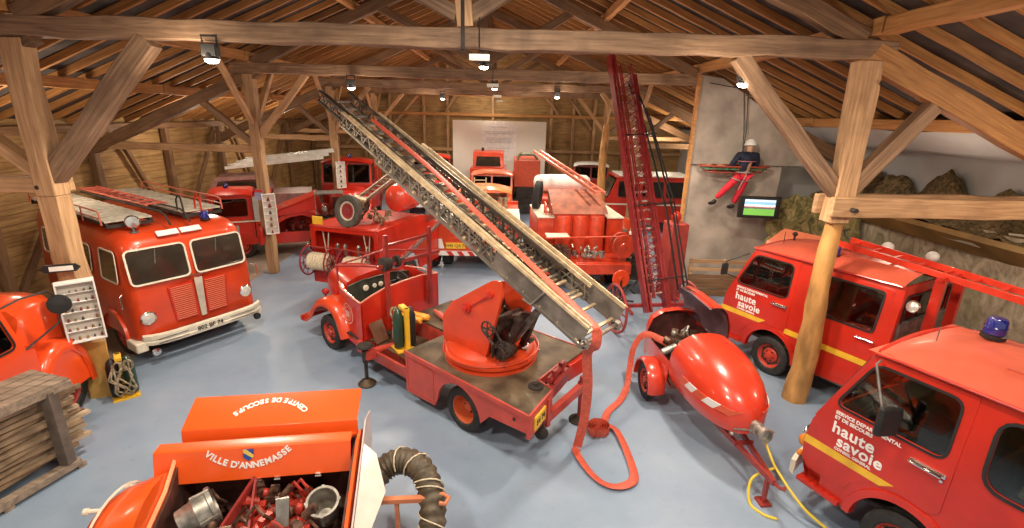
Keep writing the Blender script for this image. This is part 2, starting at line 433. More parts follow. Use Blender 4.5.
f = MB(); f.bb(-7.15, 5.0, -3, YB, -.1, 0); struct(f.build('floor', FLOOR))
f = MB(); f.bb(WL, -7.15, -3, YB, -.1, 0); struct(f.build('floor', CONC))
f = MB(); f.bb(5.0, WR, -3, YB, -.1, 0); struct(f.build('floor', FLOOR))

# ---- roof covering above the rafters, dark underlay boards
UND = mat('dark roof underlay', (.07,.055,.05), .85, var=.35, scale=2.)
for s, xe in ((-1, WL), (1, WR)):
    mb = MB(); x0, x1 = XC, xe; t = .17
    vs = [(x0,-3,zr(x0)+t),(x1,-3,zr(x1)+t),(x1,YB+.3,zr(x1)+t),(x0,YB+.3,zr(x0)+t)]
    mb.add(vs + [(x,y,z+.06) for x,y,z in vs], [(0,1,2,3),(7,6,5,4),(0,4,5,1),(1,5,6,2),(2,6,7,3),(3,7,4,0)])
    struct(mb.build('ceiling', UND, smooth=0))
RAFT = wood('rafter timber', (.27,.11,.03), (.52,.24,.07))
y = -.9; i = 0
while y < YB:
    for s, xe in ((-1, WL+.05), (1, 9.75)):
        x0 = XC + s*.04
        beam('rafter', (x0, y, zr(x0)+.085), (xe, y, zr(xe)+.085), .07, .13, RAFT, rough=.004, bevel=0)
    y += .68; i += 1

# ---- purlins and plates, bay by bay
for k in range(len(YS)):
    y0 = YS[k]; y1 = YS[k+1] if k+1 < len(YS) else YB
    for x, z in ((XL, 5.97), (XR, 5.97)):
        beam('wall_plate_timber', (x, y0-.25, z), (x, y1-.28, z), .2, .22, PINE)
    for x in (-9.1, 8.35): beam('purlin', (x, y0-.2, zr(x)-.1), (x, y1-.24, zr(x)-.1), .14, .22, PINE)
    for x in (-4.0, 2.5): beam('purlin', (x, y0-.2, zr(x)-.1), (x, y1-.24, zr(x)-.1), .14, .2, PINE)
    beam('ridge_timber', (XC, y0-.2, zr(XC)-.1), (XC, y1-.24, zr(XC)-.1), .14, .2, PINE)
for x in (-9.1, 8.35, -4.0, 2.5): beam('purlin', (x, -2.5, zr(x)-.1), (x, .8, zr(x)-.1), .14, .2, PINE)

# ---- trusses
for k, y in enumerate(YS):
    om = OAK if k == 1 else OAK
    pm = OAKL
    if k:
        # posts
        if k == 1:
            beam('post', (XL-.02, y, 0), (XL-.02, y, 3.35), .3, .27, OAKL, up=(0,1,0), rough=.012)
            beam('post', (XL, y, 3.35), (XL, y, 5.54), .3, .27, OAKL, up=(0,1,0), rough=.012)
            # right: peeled trunk below, squared above
        else:
            beam('post', (XL, y, 0), (XL, y, 5.54), .26, .26, OAKL, up=(0,1,0), rough=.012)
        if k in (1,):
            beam('post', (XR+.02, y, 3.2), (XR+.0, y, 5.54), .3, .28, OAKL, up=(0,1,0), rough=.012)
        elif k > 2:
            beam('post', (XR, y, 0), (XR, y, 5.54), .26, .26, OAKL, up=(0,1,0), rough=.012)
        elif 0:
            beam('post', (XR+.1, y, 0), (XR+.1, y, 5.54), .24, .24, OAKL, up=(0,1,0), rough=.012)
        # tie beams
        beam('tie_beam', (XL-.45, y, 5.69), (XR+.32, y, 5.68), .22, .27, om, rough=.014)
        # aisle ties
        if k == 1:
            beam('aisle_tie', (XL+.13, y-.06, 3.5), (WL+.1, y-.06, 3.52), .1, .24, OAKL)
            beam('aisle_tie', (XL+.13, y+.2, 3.5), (WL+.1, y+.2, 3.52), .1, .24, OAKL)
            beam('aisle_tie', (XR-.22, y-.2, 3.46), (WR, y-.2, 3.5), .1, .3, OAKL)
            beam('aisle_tie', (XR-.22, y+.2, 3.46), (WR, y+.2, 3.5), .1, .3, OAKL)
        else:
            beam('aisle_tie', (XL+.15, y, 3.6), (WL+.1, y, 3.62), .12, .2, OAKL)
            if k > 2: beam('aisle_tie', (XR-.15, y, 3.6), (WR, y, 3.62), .12, .2, OAKL)
        # braces
        bw = .19 if k == 1 else .15
        if k == 1:
            beam('brace', (XL+.06, y, 3.62), (-5.02, y, 5.56), bw+.04, .27, OAK)
            beam('brace', (XR-.02, y, 3.62), (3.25, y, 5.56), bw, .23, OAK)
            beam('brace', (XL-.06, y, 3.62), (-8.35, y, 4.85), bw, .18, OAKL)
            beam('brace', (XR+.1, y, 3.66), (6.25, y, 4.95), bw, .23, OAK)
        else:
            beam('brace', (XL+.06, y, 3.9), (-5.35, y, 5.56), bw, .17, OAKL)
            if k > 2: beam('brace', (XR-.06, y, 3.9), (3.65, y, 5.56), bw, .17, OAKL)
            beam('brace', (XL-.06, y, 3.7), (-8.3, y, 4.9), bw, .17, OAK)
            if k > 2: beam('brace', (XR+.06, y, 3.7), (6.6, y, 4.9), bw, .17, OAK)
        # longitudinal braces
        if k > 1:
            for x in ((XL, XR) if k > 2 else (XL,)): beam('brace', (x, y-.1, 4.3), (x, y-1.5, 5.86), .12, .14, OAKL)
            beam('brace', (XL, y+.1, 4.3), (XL, y+1.5, 5.86), .12, .14, OAKL)
    else:
        beam('tie_beam', (XL-.45, y, 5.69), (XR+.32, y, 5.68), .22, .27, om)
    dy = .0
    # principal rafters, nave and aisle
    for s, x in ((-1, XL+.15), (1, XR-.15)):
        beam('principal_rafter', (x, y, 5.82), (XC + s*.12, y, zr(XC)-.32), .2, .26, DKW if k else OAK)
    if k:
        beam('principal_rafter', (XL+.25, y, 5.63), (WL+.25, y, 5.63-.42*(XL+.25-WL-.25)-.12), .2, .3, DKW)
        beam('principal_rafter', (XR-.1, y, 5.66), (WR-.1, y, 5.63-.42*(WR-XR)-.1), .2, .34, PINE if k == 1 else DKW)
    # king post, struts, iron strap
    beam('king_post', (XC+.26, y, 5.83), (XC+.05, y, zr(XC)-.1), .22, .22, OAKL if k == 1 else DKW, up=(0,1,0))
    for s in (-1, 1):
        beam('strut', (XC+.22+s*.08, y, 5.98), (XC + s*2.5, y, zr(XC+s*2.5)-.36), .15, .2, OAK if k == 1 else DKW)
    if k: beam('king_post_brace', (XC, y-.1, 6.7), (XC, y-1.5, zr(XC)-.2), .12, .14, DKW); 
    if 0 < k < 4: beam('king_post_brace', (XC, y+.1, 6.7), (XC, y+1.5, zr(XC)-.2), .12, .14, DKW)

def trunk(name, pts, rr, m):
    mb = MB(); loops = []; rnd = random.Random(5)
    for p, r in zip(pts, rr):
        loops.append([(p[0]+math.cos(a)*r*(1+rnd.uniform(-.05,.05)), p[1]+math.sin(a)*r*(1+rnd.uniform(-.05,.05)), p[2]) for a in [2*PI*i/14 for i in range(14)]])
    mb.loft(loops); return struct(mb.build(name, m, smooth=50))
TRNK = mat('peeled trunk timber', (.5,.25,.075), .65, var=.28, scale=5, bump=.9, dirt=.35, dirtcol=(.24,.12,.045), stretch=(1,1,.35))
trunk('post', [(XR+.03+.035*math.sin(z*2.1), 7.41+.03*math.cos(z*1.7), z) for z in [i*.3 for i in range(12)]], [.2-.007*i+.008*math.sin(i*2.3) for i in range(12)], TRNK)
trunk('post', [(3.55+.03*math.sin(z*1.6), 18.0, z) for z in [i*.4 for i in range(12)]], [.17-.004*i for i in range(12)], TRNK)
# stone footing pads
# pegs and iron strap on the near truss
mb = MB(); mb.bb(XC+.2, XC+.25, 7.28, 7.3, 5.5, 6.15); mb.cyl((XC+.225,7.3,5.56),(XC+.225,7.24,5.56),.03); struct(mb.build('iron_strap', DARK))
for x, z in ((5.22, 3.44), (-6.98, 3.48)):
    mb = MB(); mb.cyl((x, 7.05 if x > 0 else 7.27, z), (x, 7.75, z), .035, n=10); struct(mb.build('iron_bolt', DARK))
mb = MB(); mb.bar((5.28,7.25,5.25),(5.75,7.2,5.02),.05,.05); struct(mb.build('iron_bar', DARK))

# ---- board walls (planks as geometry in bands)
def plank_wall(name, a, b, z0, z1, h=.24, th=.03, m=PLANK, outside=1):
    a, b = V3((*a, 0)), V3((*b, 0)); d = (b-a).normalized(); n = V3((-d.y, d.x, 0)); L = (b-a).length
    mb = MB(); z = z0; i = 0
    while z < z1 - .01:
        hh = min(h, z1 - z) - .012; t = .006*(i % 2)
        mb.bb(0, L, t, th + t, z, z + hh); z += h; i += 1
    mb.bb(-.05, L+.05, -.04, -.015, z0, z1)  # added backing sheet, stops world light coming through the plank gaps
    o = mb.build(name, m, smooth=0)
    M = Matrix((d, n, V3((0,0,1)))).transposed().to_4x4(); M.translation = a; o.matrix_world = M
    return struct(o)
plank_wall('wall_left', (WL, YB), (WL, -3), 0, 4.35)
plank_wall('wall_back', (WR, YB), (WL, YB), 0, 8.6)
for y in (1, 4.2, 7.41, 10.6, 13.78, 16.8, 19.9, 23, 26.2, 29.5):
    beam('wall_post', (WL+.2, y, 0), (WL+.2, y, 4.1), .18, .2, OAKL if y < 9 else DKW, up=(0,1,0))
for k, (y0, y1) in enumerate(((7.4,10.6),(10.6,13.78),(13.78,16.8),(16.8,19.9),(19.9,23),(23,26.2))):
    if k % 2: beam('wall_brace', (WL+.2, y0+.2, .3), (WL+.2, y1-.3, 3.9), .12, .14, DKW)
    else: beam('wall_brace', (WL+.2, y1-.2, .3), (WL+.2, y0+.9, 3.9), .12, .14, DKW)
beam('wall_plate_timber', (WL+.2, -2, 4.05), (WL+.2, YB, 4.05), .2, .2, DKW)
# rear gable framing
for x in (-10, -8.4, -6.87, -4.9, -3.5, -.86, 2.6, 3.9, 5.15, 7): beam('wall_post', (x, YB-.2, 0), (x, YB-.2, zr(x)-.2), .16, .18, OAKL, up=(0,1,0))
for z in (2.6, 4.6): beam('wall_rail', (WL, YB-.34, z), (WR, YB-.34, z), .12, .18, OAKL if z < 4 else PINE)
beam('wall_rail', (-6, YB-.3, 5.7), (5, YB-.3, 5.7), .14, .2, PINE)
for a, b in (((-6.7,3.9),(-5.2,5.6)), ((-3.6,4.7),(-2.4,6.6)), ((5,3.9),(3.6,5.6)), ((1.6,6.4),(3.0,4.7)), ((-9.5,2.7),(-8.4,4.3))):
    beam('wall_brace', (a[0], YB-.3, a[1]), (b[0], YB-.3, b[1]), .12, .15, OAKL)
# daylight slots between the eaves boards
# ---------------------------------------------------------------- fire vans
def steering(parent, loc, tilt, r=.21, m=None):
    mb = MB(); A = V3(tilt).normalized(); _, s, u = frame(A)
    mb.tube([(s*math.cos(a)+u*math.sin(a))*r for a in [2*PI*i/24 for i in range(24)]], .014, 6, closed=True)
    mb.cyl(-A*.02, A*.03, .04, n=10)
    for a in (0, 2.1, 4.2): mb.bar((0,0,0), (s*math.cos(a)+u*math.sin(a))*r, .022, .012, up=A)
    mb.cyl((0,0,0), -A*.5, .022, n=8)
    return mb.build('steering_wheel', m or BLACK, parent, loc=loc)
def seat(parent, x, y, z, m, w=.5, face=1, name='seat'):
    mb = MB(); mb.bb(x-.25, x+.25, y-w/2, y+w/2, z, z+.16); mb.box((x-face*.27, y, z+.42), (.13, w, .6), Matrix.Rotation(R(-8*face), 3, 'Y'))
    return mb.build(name, m, parent, bevel=.04, seg=3)

def fire_van(loc, deg, label, variant, group=None):
    t = thing('fire_van', label, 'van', (loc[0], loc[1], 0), deg, group); t.scale = (1,1,1.035)
    L = 2.88 if variant == 'crew' else 4.9
    WH = .97
    hw = lambda z: WH - .015*max(0, (.9-z))**1 - .15*max(0., (z-1.3)/.98)**1.3
    def sidefn(s):
        return lambda u, v, k: (u, s*(hw(v) - k), v)
    wx, wr = -1.05, .5
    xr = -L
    arch = [(wx + wr*math.cos(a), .42 + wr*.98*math.sin(a)) for a in [PI*i/14 for i in range(15)]]
    def side_outline():
        o = [(-.02,.62),(.06,.72),(.08,.98),(.02,1.24),(-.02,1.3),(-.36,2.18),(-.44,2.28)]
        o += [(xr+.02, 2.28), (xr, 1.4), (xr+.03, .5)]
        if variant != 'crew':
            o += [(-3.95+.0,.5)] + [(-3.45 + wr*math.cos(a), .42 + wr*.95*math.sin(a)) for a in [PI - PI*i/14 for i in range(15)]]
        o += [(wx - wr - .04, .42)] + arch[::-1][1:-1] + [(wx+wr+.02,.42), (-.2,.42), (-.2,.62)]
        return o
    front_w = rpoly([(-.17,1.56),(-.42,2.14),(-1.17,2.14),(-1.2,1.56)], .1)
    doorwin = front_w
    if variant == 'crew':
        wins = [rrect(-2.62, -1.8, 1.5, 2.12, .04)]
    else:
        wins = [rpoly([(-1.5,1.5),(-1.46,2.13),(-2.1,2.13),(-2.16,1.5)], .16), rrect(-3.2,-2.4,1.52,2.12,.12)]
    body = MB()
    for s in (1, -1):
        body.plate(side_outline(), [rpoly([(-.05,1.5),(-.36,2.19),(-1.24,2.19),(-1.27,1.5)], .03)] + wins, sidefn(s), .03)
    # front skin below the windscreen, curved in plan at the corners
    def frontrow(x, z, k=.0):
        w = hw(z); return [(x - .12*(abs(q))**4 - k, w*q, z) for q in [-1+2*i/16 for i in range(17)]]
    rows = [frontrow(.05,.42), frontrow(.14,.6), frontrow(.2,.9), frontrow(.18,1.1), frontrow(.13,1.24), frontrow(.08,1.3), frontrow(-.0,1.34)]
    body.loft(rows, cap=False, closed=False)
    # A pillars, header
    for s in (1, -1):
        body.bar((-.0, s*(hw(1.32)-.035), 1.3), (-.4, s*(hw(2.26)-.035), 2.27), .07, .07)
    body.tube([(-.38+.04*(1-q*q), hw(2.24)*q, 2.24+.05*(1-q*q)) for q in [-.95+1.9*i/12 for i in range(13)]], .04, 6)
    # rear
    if variant == 'crew':
        rw = rrect(-.72,.72,1.5,2.1,.06)
        body.plate([(-.95,.5),(.95,.5),(.95,1.3),(.83,2.28),(-.83,2.28),(-.95,1.3)], [rw], lambda u,v,k: (xr+.02+k, u, v), .03)
    else:
        body.plate([(-.95,.5),(.95,.5),(.95,1.3),(.83,2.28),(-.83,2.28),(-.95,1.3)], [], lambda u,v,k: (xr+.02+k, u, v), .03)
    body.build('body_shell', RED, t)
    # roof, crowned, with ribs
    rf = MB(); xs = [-.3,-.42,-.6,-1.0,-1.6,-2.3,-2.9] + ([] if variant == 'crew' else [-3.6,-4.3,-4.85]); xs[-1] = xr+.05
    loops = []
    for i, x in enumerate(xs):
        kk = [.0,.06,.12,.17,.185,.19,.19,.19,.18,.16][i]
        if variant == 'crew' and i == len(xs)-1: kk = .15
        loops.append([(x, .865*q, 2.27 + kk*(1-abs(q)**2.6)) for q in [-1+2*j/20 for j in range(21)]])
    rf.loft(loops, cap=False, closed=False)
    for y in (-.42, .42): rf.bar((-1.25, y, 2.27+.185*(1-(.42/.865)**2.6)), (xr+.35, y, 2.27+.19*(1-(.42/.865)**2.6)), .03, .022)
    if variant != 'crew': rf.bar((-2.35,-.6,2.41),(-2.35,.6,2.41),.02,.02)
    ro = rf.build('roof_panel', ROOFR, t)
    g = MB()
    for s in (1,-1): g.tube([(-.36, s*.85, 2.25), (-.6, s*.875, 2.275), (xr+.05, s*.875, 2.28)], .016, 6)
    g.build('rain_gutter', RED, t)
    # doors
    for s in (1, -1):
        d = MB()
        outl = rpoly([(-.02,.66),(.07,.95),(.03,1.26),(-.42,2.23),(-1.27,2.23),(-1.3,1.4),(-1.3,1.02),(-1.2,.96),(-.95,.98),(-.7,.93),(-.52,.78),(-.45,.64)], .02, 2)
        d.plate(outl, [front_w], lambda u,v,k: (u, s*(hw(v)+.012-k), v), .02)
        do = d.build('door', RED, t)
        h = MB(); h.tube([(-.96, s*(WH+.03), 1.4), (-1.0, s*(WH+.05), 1.41), (-1.24, s*(WH+.05), 1.41)], .018, 8); h.box((-1.11, s*(WH+.01), 1.41), (.3,.02,.04)); h.cyl((-1.24, s*(WH+.01),1.36),(-1.24,s*(WH+.03),1.36),.015)
        h.build('door_handle', CHROME, do)
        b = MB(); ring(b, front_w, lambda u,v,k: (u, s*(hw(v)+.012-k), v), .022, .012); b.build('window_seal', BLACK, do)
        p = MB(); p.plate(front_w, [], lambda u,v,k: (u, s*(hw(v)-.004-k), v), .004); p.bar((-.42, s*(hw(1.85)+.0),1.58),(-.42, s*(hw(2.1)),2.13),.015,.015) if 0 else None
        p.build('pane', GLS, do)
        # yellow band and lettering on the door
        st = MB(); st.plate([(.1,.965),(-.02,1.05),(-.86 if variant != 'crew' else -1.3,1.05),(-.78 if variant != 'crew' else -1.3,.965)] if 0 else [(.068,.93),(.064,1.03),(-.9,1.03),(-.78,.945)], [], lambda u,v,k: (u, s*(hw(v)+.0155-k), v), .003)
        st.build('yellow_band', YEL, do)
        sx = 1 if s > 0 else -1
        rot = (R(90), 0, R(180) if s > 0 else 0)
        for k, (body_, sz, xx, zz, bo, spc) in enumerate((('SERVICE DEPARTEMENTAL', .056, -.2, 1.485, .0015, 1.0), ('ET DE SECOURS', .056, -.2, 1.425, .0015, 1.0), ('haute', .19, -.2, 1.3, .004, 1.06), ('savoie', .18, -.28, 1.165, .004, 1.06), ('CONSEIL GENERAL', .046, -.27, 1.068, .0012, 1.0))):
            text(body_, sz, LETTER, do, (xx, s*(WH+.0145), zz), rot, align='LEFT' if s > 0 else 'RIGHT', bold=bo, spacing=spc)
    # extra side windows
    for s in (1, -1):
        for wn in wins:
            b = MB(); ring(b, wn, lambda u,v,k: (u, s*(hw(v)+.002-k), v), .028, .014); wo = b.build('side_window_seal', BLACK, t)
            p = MB(); p.plate(wn, [], lambda u,v,k: (u, s*(hw(v)-.012-k), v), .004); p.build('pane', GLS, wo)
    if variant == 'crew':
        b = MB(); ring(b, rw, lambda u,v,k: (xr+.018+k, u, v), .03, .014); wo = b.build('rear_window_seal', BLACK, t)
        p = MB(); p.plate(rw, [], lambda u,v,k: (xr+.03+k, u, v), .004); p.build('pane', GLSD, wo)
        # rear crew door outline and band
        for s in (1,-1):
            d = MB(); d.plate(rpoly([(-1.68,.55),(-1.68,2.2),(-2.74,2.2),(-2.76,.62),(-2.2,.55)], .04), [wins[0]], lambda u,v,k: (u, s*(hw(v)+.012-k), v), .016)
            do = d.build('crew_door', RED, t)
            st = MB(); st.plate([(-1.69,.93),(-1.69,1.03),(-2.75,1.03),(-2.75,.93)], [], lambda u,v,k: (u, s*(hw(v)+.0155-k), v), .003); st.build('yellow_band', YEL, do)
            h = MB(); h.tube([(-2.42, s*(WH+.03), 1.36), (-2.7, s*(WH+.045), 1.37)], .018, 8); h.build('door_handle', CHROME, do)
            st = MB(); st.plate([(-1.28,.93),(-1.28,1.03),(-1.7,1.03),(-1.7,.93)], [], lambda u,v,k: (u, s*(hw(v)+.0035-k), v), .003); st.build('yellow_band', YEL, t)
            k_ = MB(); k_.bb(-1.6,-2.9, s*.86, s*.93, .42, .58); k_.build('grey_sill', GREY, t)
    # windscreen
    wl = [(-.86,1.36),(.86,1.36),(.78,2.2),(-.78,2.2)]
    wf = lambda u,v,k: (.02 - (v-1.34)*.43 + .05*(1-(u/.9)**2) - k, u, v)
    wlr = rpoly(wl, .08); b = MB(); ring(b, wlr, wf, .03, .015); b.bar(wf(0,1.34,0), wf(0,2.22,0), .03,.02); wo = b.build('windscreen_seal', BLACK, t)
    p = MB(); p.plate(wlr, [], lambda u,v,k: wf(u,v,k+.003), .004); p.build('pane', GLS, wo)
    wp = MB()
    for y in (-.45,.35): wp.bar(wf(y,1.38,-.03), wf(y+.35,1.75,-.03), .012,.012)
    wp.bar(wf(-.45,1.37,-.03),wf(.35,1.37,-.03),.02,.012); wp.build('windscreen_wiper', BLACK, t)
    # bumper, step, lamps
    b = MB(); b.loft([[(x0 - .14*abs(q)**3, .99*q, z) for (x0, z) in ((.24,.42),(.3,.44),(.3,.6),(.24,.62))] for q in [-1+2*i/14 for i in range(15)]]); b.build('front_bumper', CREAM if variant != 'crew' else GREY, t)
    for s in (1,-1):
        st = MB(); st.bb(-.46,.04, s*.8, s*1.02, .42, .47); st.bb(-.46,.04, s*.8, s*.84, .42, .62)
        for i in range(6): st.bb(-.42+.08*i,-.38+.08*i, s*.85, s*1.01, .47, .478)
        st.build('cab_step', RED, t)
        a = MB(); a.ell((.1, s*.93, .9), (.06,.045,.08)); a.build('indicator_lamp', AMBER, t)
        a = MB(); a.ell((.12, s*.9, .7), (.04,.05,.04)); a.build('side_marker_lamp', AMBER, t)
        headlamp(t, (.2, s*.66, .86), .1)
        # wheel arch flare
        fl = MB(); fl.loft([[(wx + (wr+dr)*math.cos(a), s*(WH+dy), .42 + (wr+dr)*.98*math.sin(a)) for dr, dy in ((-.04,-.06),(-.03,.035),(.05,.03),(.06,-.02))] for a in [PI*i/18 for i in range(19)]], closed=True)
        fl.build('wheel_arch', RED, t)
        wheel(t, (wx, s*.83, .365), .365, .2, side=s)
        if variant != 'crew': wheel(t, (-3.45, s*.83, .365), .365, .2, side=s)
        else:
            wheel(t, (-3.75, s*.8, .365), .365, .2, side=s)
        # mirror
        m = MB(); zt = 2.16
        if variant != 'crew':
            m.tube([(-.45, s*.9, 2.22), (-.5, s*1.08, 2.24), (-.74, s*1.2, 1.78)], .013, 6)
        else:
            m.tube([(-.12, s*.93, 1.62), (-.02, s*1.12, 1.7), (.0, s*1.16, 1.95), (-.3, s*.92, 2.15)], .012, 6)
        mo = m.build('mirror_arm', GREY if variant != 'crew' else BLACK, t)
        h = MB(); c = (-.78, s*1.2, 1.78) if variant != 'crew' else (-.0, s*1.18, 1.8)
        sz = (.07,.24,.32) if variant != 'crew' else (.05,.14,.24)
        h.box((0,0,0), sz, Matrix.Rotation(R(s*-22), 3, 'Z')); h.build('mirror_head', BLACK, mo, bevel=.03, seg=3, loc=c)
    # plate and grille
    g = MB(); g.bb(.19,.215,-.42,.42,.74,1.0)
    for i in range(6): g.bb(.21,.23,-.4,.4,.76+.04*i,.775+.04*i)
    g.build('grille', BLACK, t)
    # interior
    i_ = MB(); i_.bb(xr+.1,-.1,-.88,.88,.6,.66); i_.bb(-.36,-.06,-.86,.86,1.1,1.4); i_.build('dashboard', DARK, t, bevel=.02)
    c_ = MB(); c_.bb(-.1,-1.0,-.22,.22,.66,1.2); c_.build('engine_cover', SEAT, t, bevel=.06)
    steering(t, (-.52,.5,1.52), (-.45,0,1))
    for y in (.52,-.52): seat(t, -.95, y, .98, SEAT)
    if variant == 'crew':
        seat(t, -2.3, 0, .95, SEAT, w=1.5); pt = MB(); pt.bb(-2.75,-2.9,-.8,.8,1.0,1.7); pt.build('rear_bulkhead', GREY, t)
    else:
        pt = MB(); pt.bb(-1.42,-1.46,-.85,-.1,.6,2.2); pt.bb(-1.42,-1.46,-.85,.85,.6,1.55)
        pt.build('cab_partition', mat('brown hardboard', (.3,.14,.06), .7, var=.15), t)
        bx = MB(); bx.bb(-1.6,-2.3,-.3,.6,.66,1.35); bx.bb(-2.5,-3.2,-.6,.6,.66,1.5); bx.build('equipment_crate', GREY, t, bevel=.01)
        cl = MB()
        for k in range(3): cl.tube([(-1.7-.2*k, .6, 1.4), (-1.75-.2*k,.62,1.75),(-1.9-.2*k,.6,1.85),(-2.0-.2*k,.6,1.45)], .05, 8)
        cl.build('hanging_hose', ROPE, t)
    if variant == 'crew':
        cb = beacon(t, (-1.62, .52, 2.4), 1.0)
        # chassis and ladder body behind the cab
        ch = MB(); ch.bb(-2.9,-5.4,-.42,-.32,.55,.7); ch.bb(-2.9,-5.4,.32,.42,.55,.7); ch.build('chassis_rail', DARK, t)
        bd = MB(); bd.bb(-3.25,-5.4,-.95,.95,.72,1.35); bd.build('equipment_body', RED, t, bevel=.02)
        gl = MB()
        for y in (.42,-.3): gl.bar((-3.1,y,.7),(-3.1,y,2.42),.1,.12)
        gl.bar((-3.1,-.4,2.42),(-3.1,.5,2.42),.08,.06); 
        gl.build('ladder_gantry', RED, t)
        headlamp(t, (-2.96,.72,2.0), .085, (0,1,.2), name='work_lamp')
        for x in (-1.73,-2.42):
            q = MB(); q.ell((x,-1.0,2.42),(.1,.1,.09)); q.cyl((x,-1.0,2.2),(x,-1.0,2.36),.02); q.build('white_globe_lamp', WHITE, t)
        q = MB(); q.bar((-1.4,-.99,2.2),(-2.7,-.99,2.2),.03); q.build('lamp_rail', RED, t)
    else:
        beacon(t, (-.86, -.3, 2.44), 1.28)
        an = MB(); an.cyl((-.62,.28,2.4),(-.62,.28,2.56),.006,n=5); an.build('antenna', GREY, t)
    if variant == 'crew':
        an = MB(); an.cyl((-.62,.1,2.4),(-.62,.1,2.5),.02,n=8); an.ell((-.62,.1,2.52),(.05,.05,.04)); an.cyl((-.7,.55,2.4),(-.7,.55,2.62),.006,n=5); an.build('antenna', BLACK, t)
    return t
v1 = fire_van((4.638, 5.344), 115, 'nearest red van, big blue roof beacon, square black wing mirror, haute savoie lettering on door', 'van')
a = R(118); off = -.14
v2 = fire_van((5.355+math.cos(a)*off, 9.79+math.sin(a)*off), 118, 'red crew cab van behind the peeled trunk post, carrying a long red ladder', 'crew')
def long_ladder(name, label, p0, p1, w, m, rungs, cat='ladder', hh=.09, parent=None, hooks=True):
    p0, p1 = V3(p0), V3(p1); d, s, u = frame(p1-p0); L = (p1-p0).length
    t = thing(name, label, cat, p0) if label else None
    for k in (-1, 1):
        mb = MB(); mb.bar(s*k*w/2, s*k*w/2 + d*L, .035, hh); mb.build('ladder_rail', m, t or parent, bevel=.006, loc=None if t else p0)
    rb = MB()
    for i in range(rungs):
        q = d*(L*(i+.5)/rungs); rb.bar(q - s*w/2, q + s*w/2, .035, .035)
    rb.build('ladder_rungs', m, t or parent, loc=None if t else p0)
    if hooks:
        hk = MB()
        for k in (-1,1): hk.tube([s*k*w/2, s*k*w/2 - d*.12 + u*.04, s*k*w/2 - d*.16 + u*.13, s*k*w/2 - d*.06 + u*.17], .016, 6)
        hk.build('ladder_hook', BLACK, t or parent, loc=None if t else p0)
    return t
_E = (5.355+math.cos(a)*off, 9.79+math.sin(a)*off)
def lw(o, deg, p):
    c, s = math.cos(R(deg)), math.sin(R(deg)); return V3((o[0]+p[0]*c-p[1]*s, o[1]+p[0]*s+p[1]*c, p[2]))
long_ladder('roof_ladder', 'long bright red ladder reaching out over the crew cab van, steel hooks at its tip', lw(_E,118,(-1.5,.1,2.68)), lw(_E,118,(-5.9,.1,2.28)), .46, mat('bright ladder red', (.8,.05,.02), .35, coat=.4), 13, hh=.1)
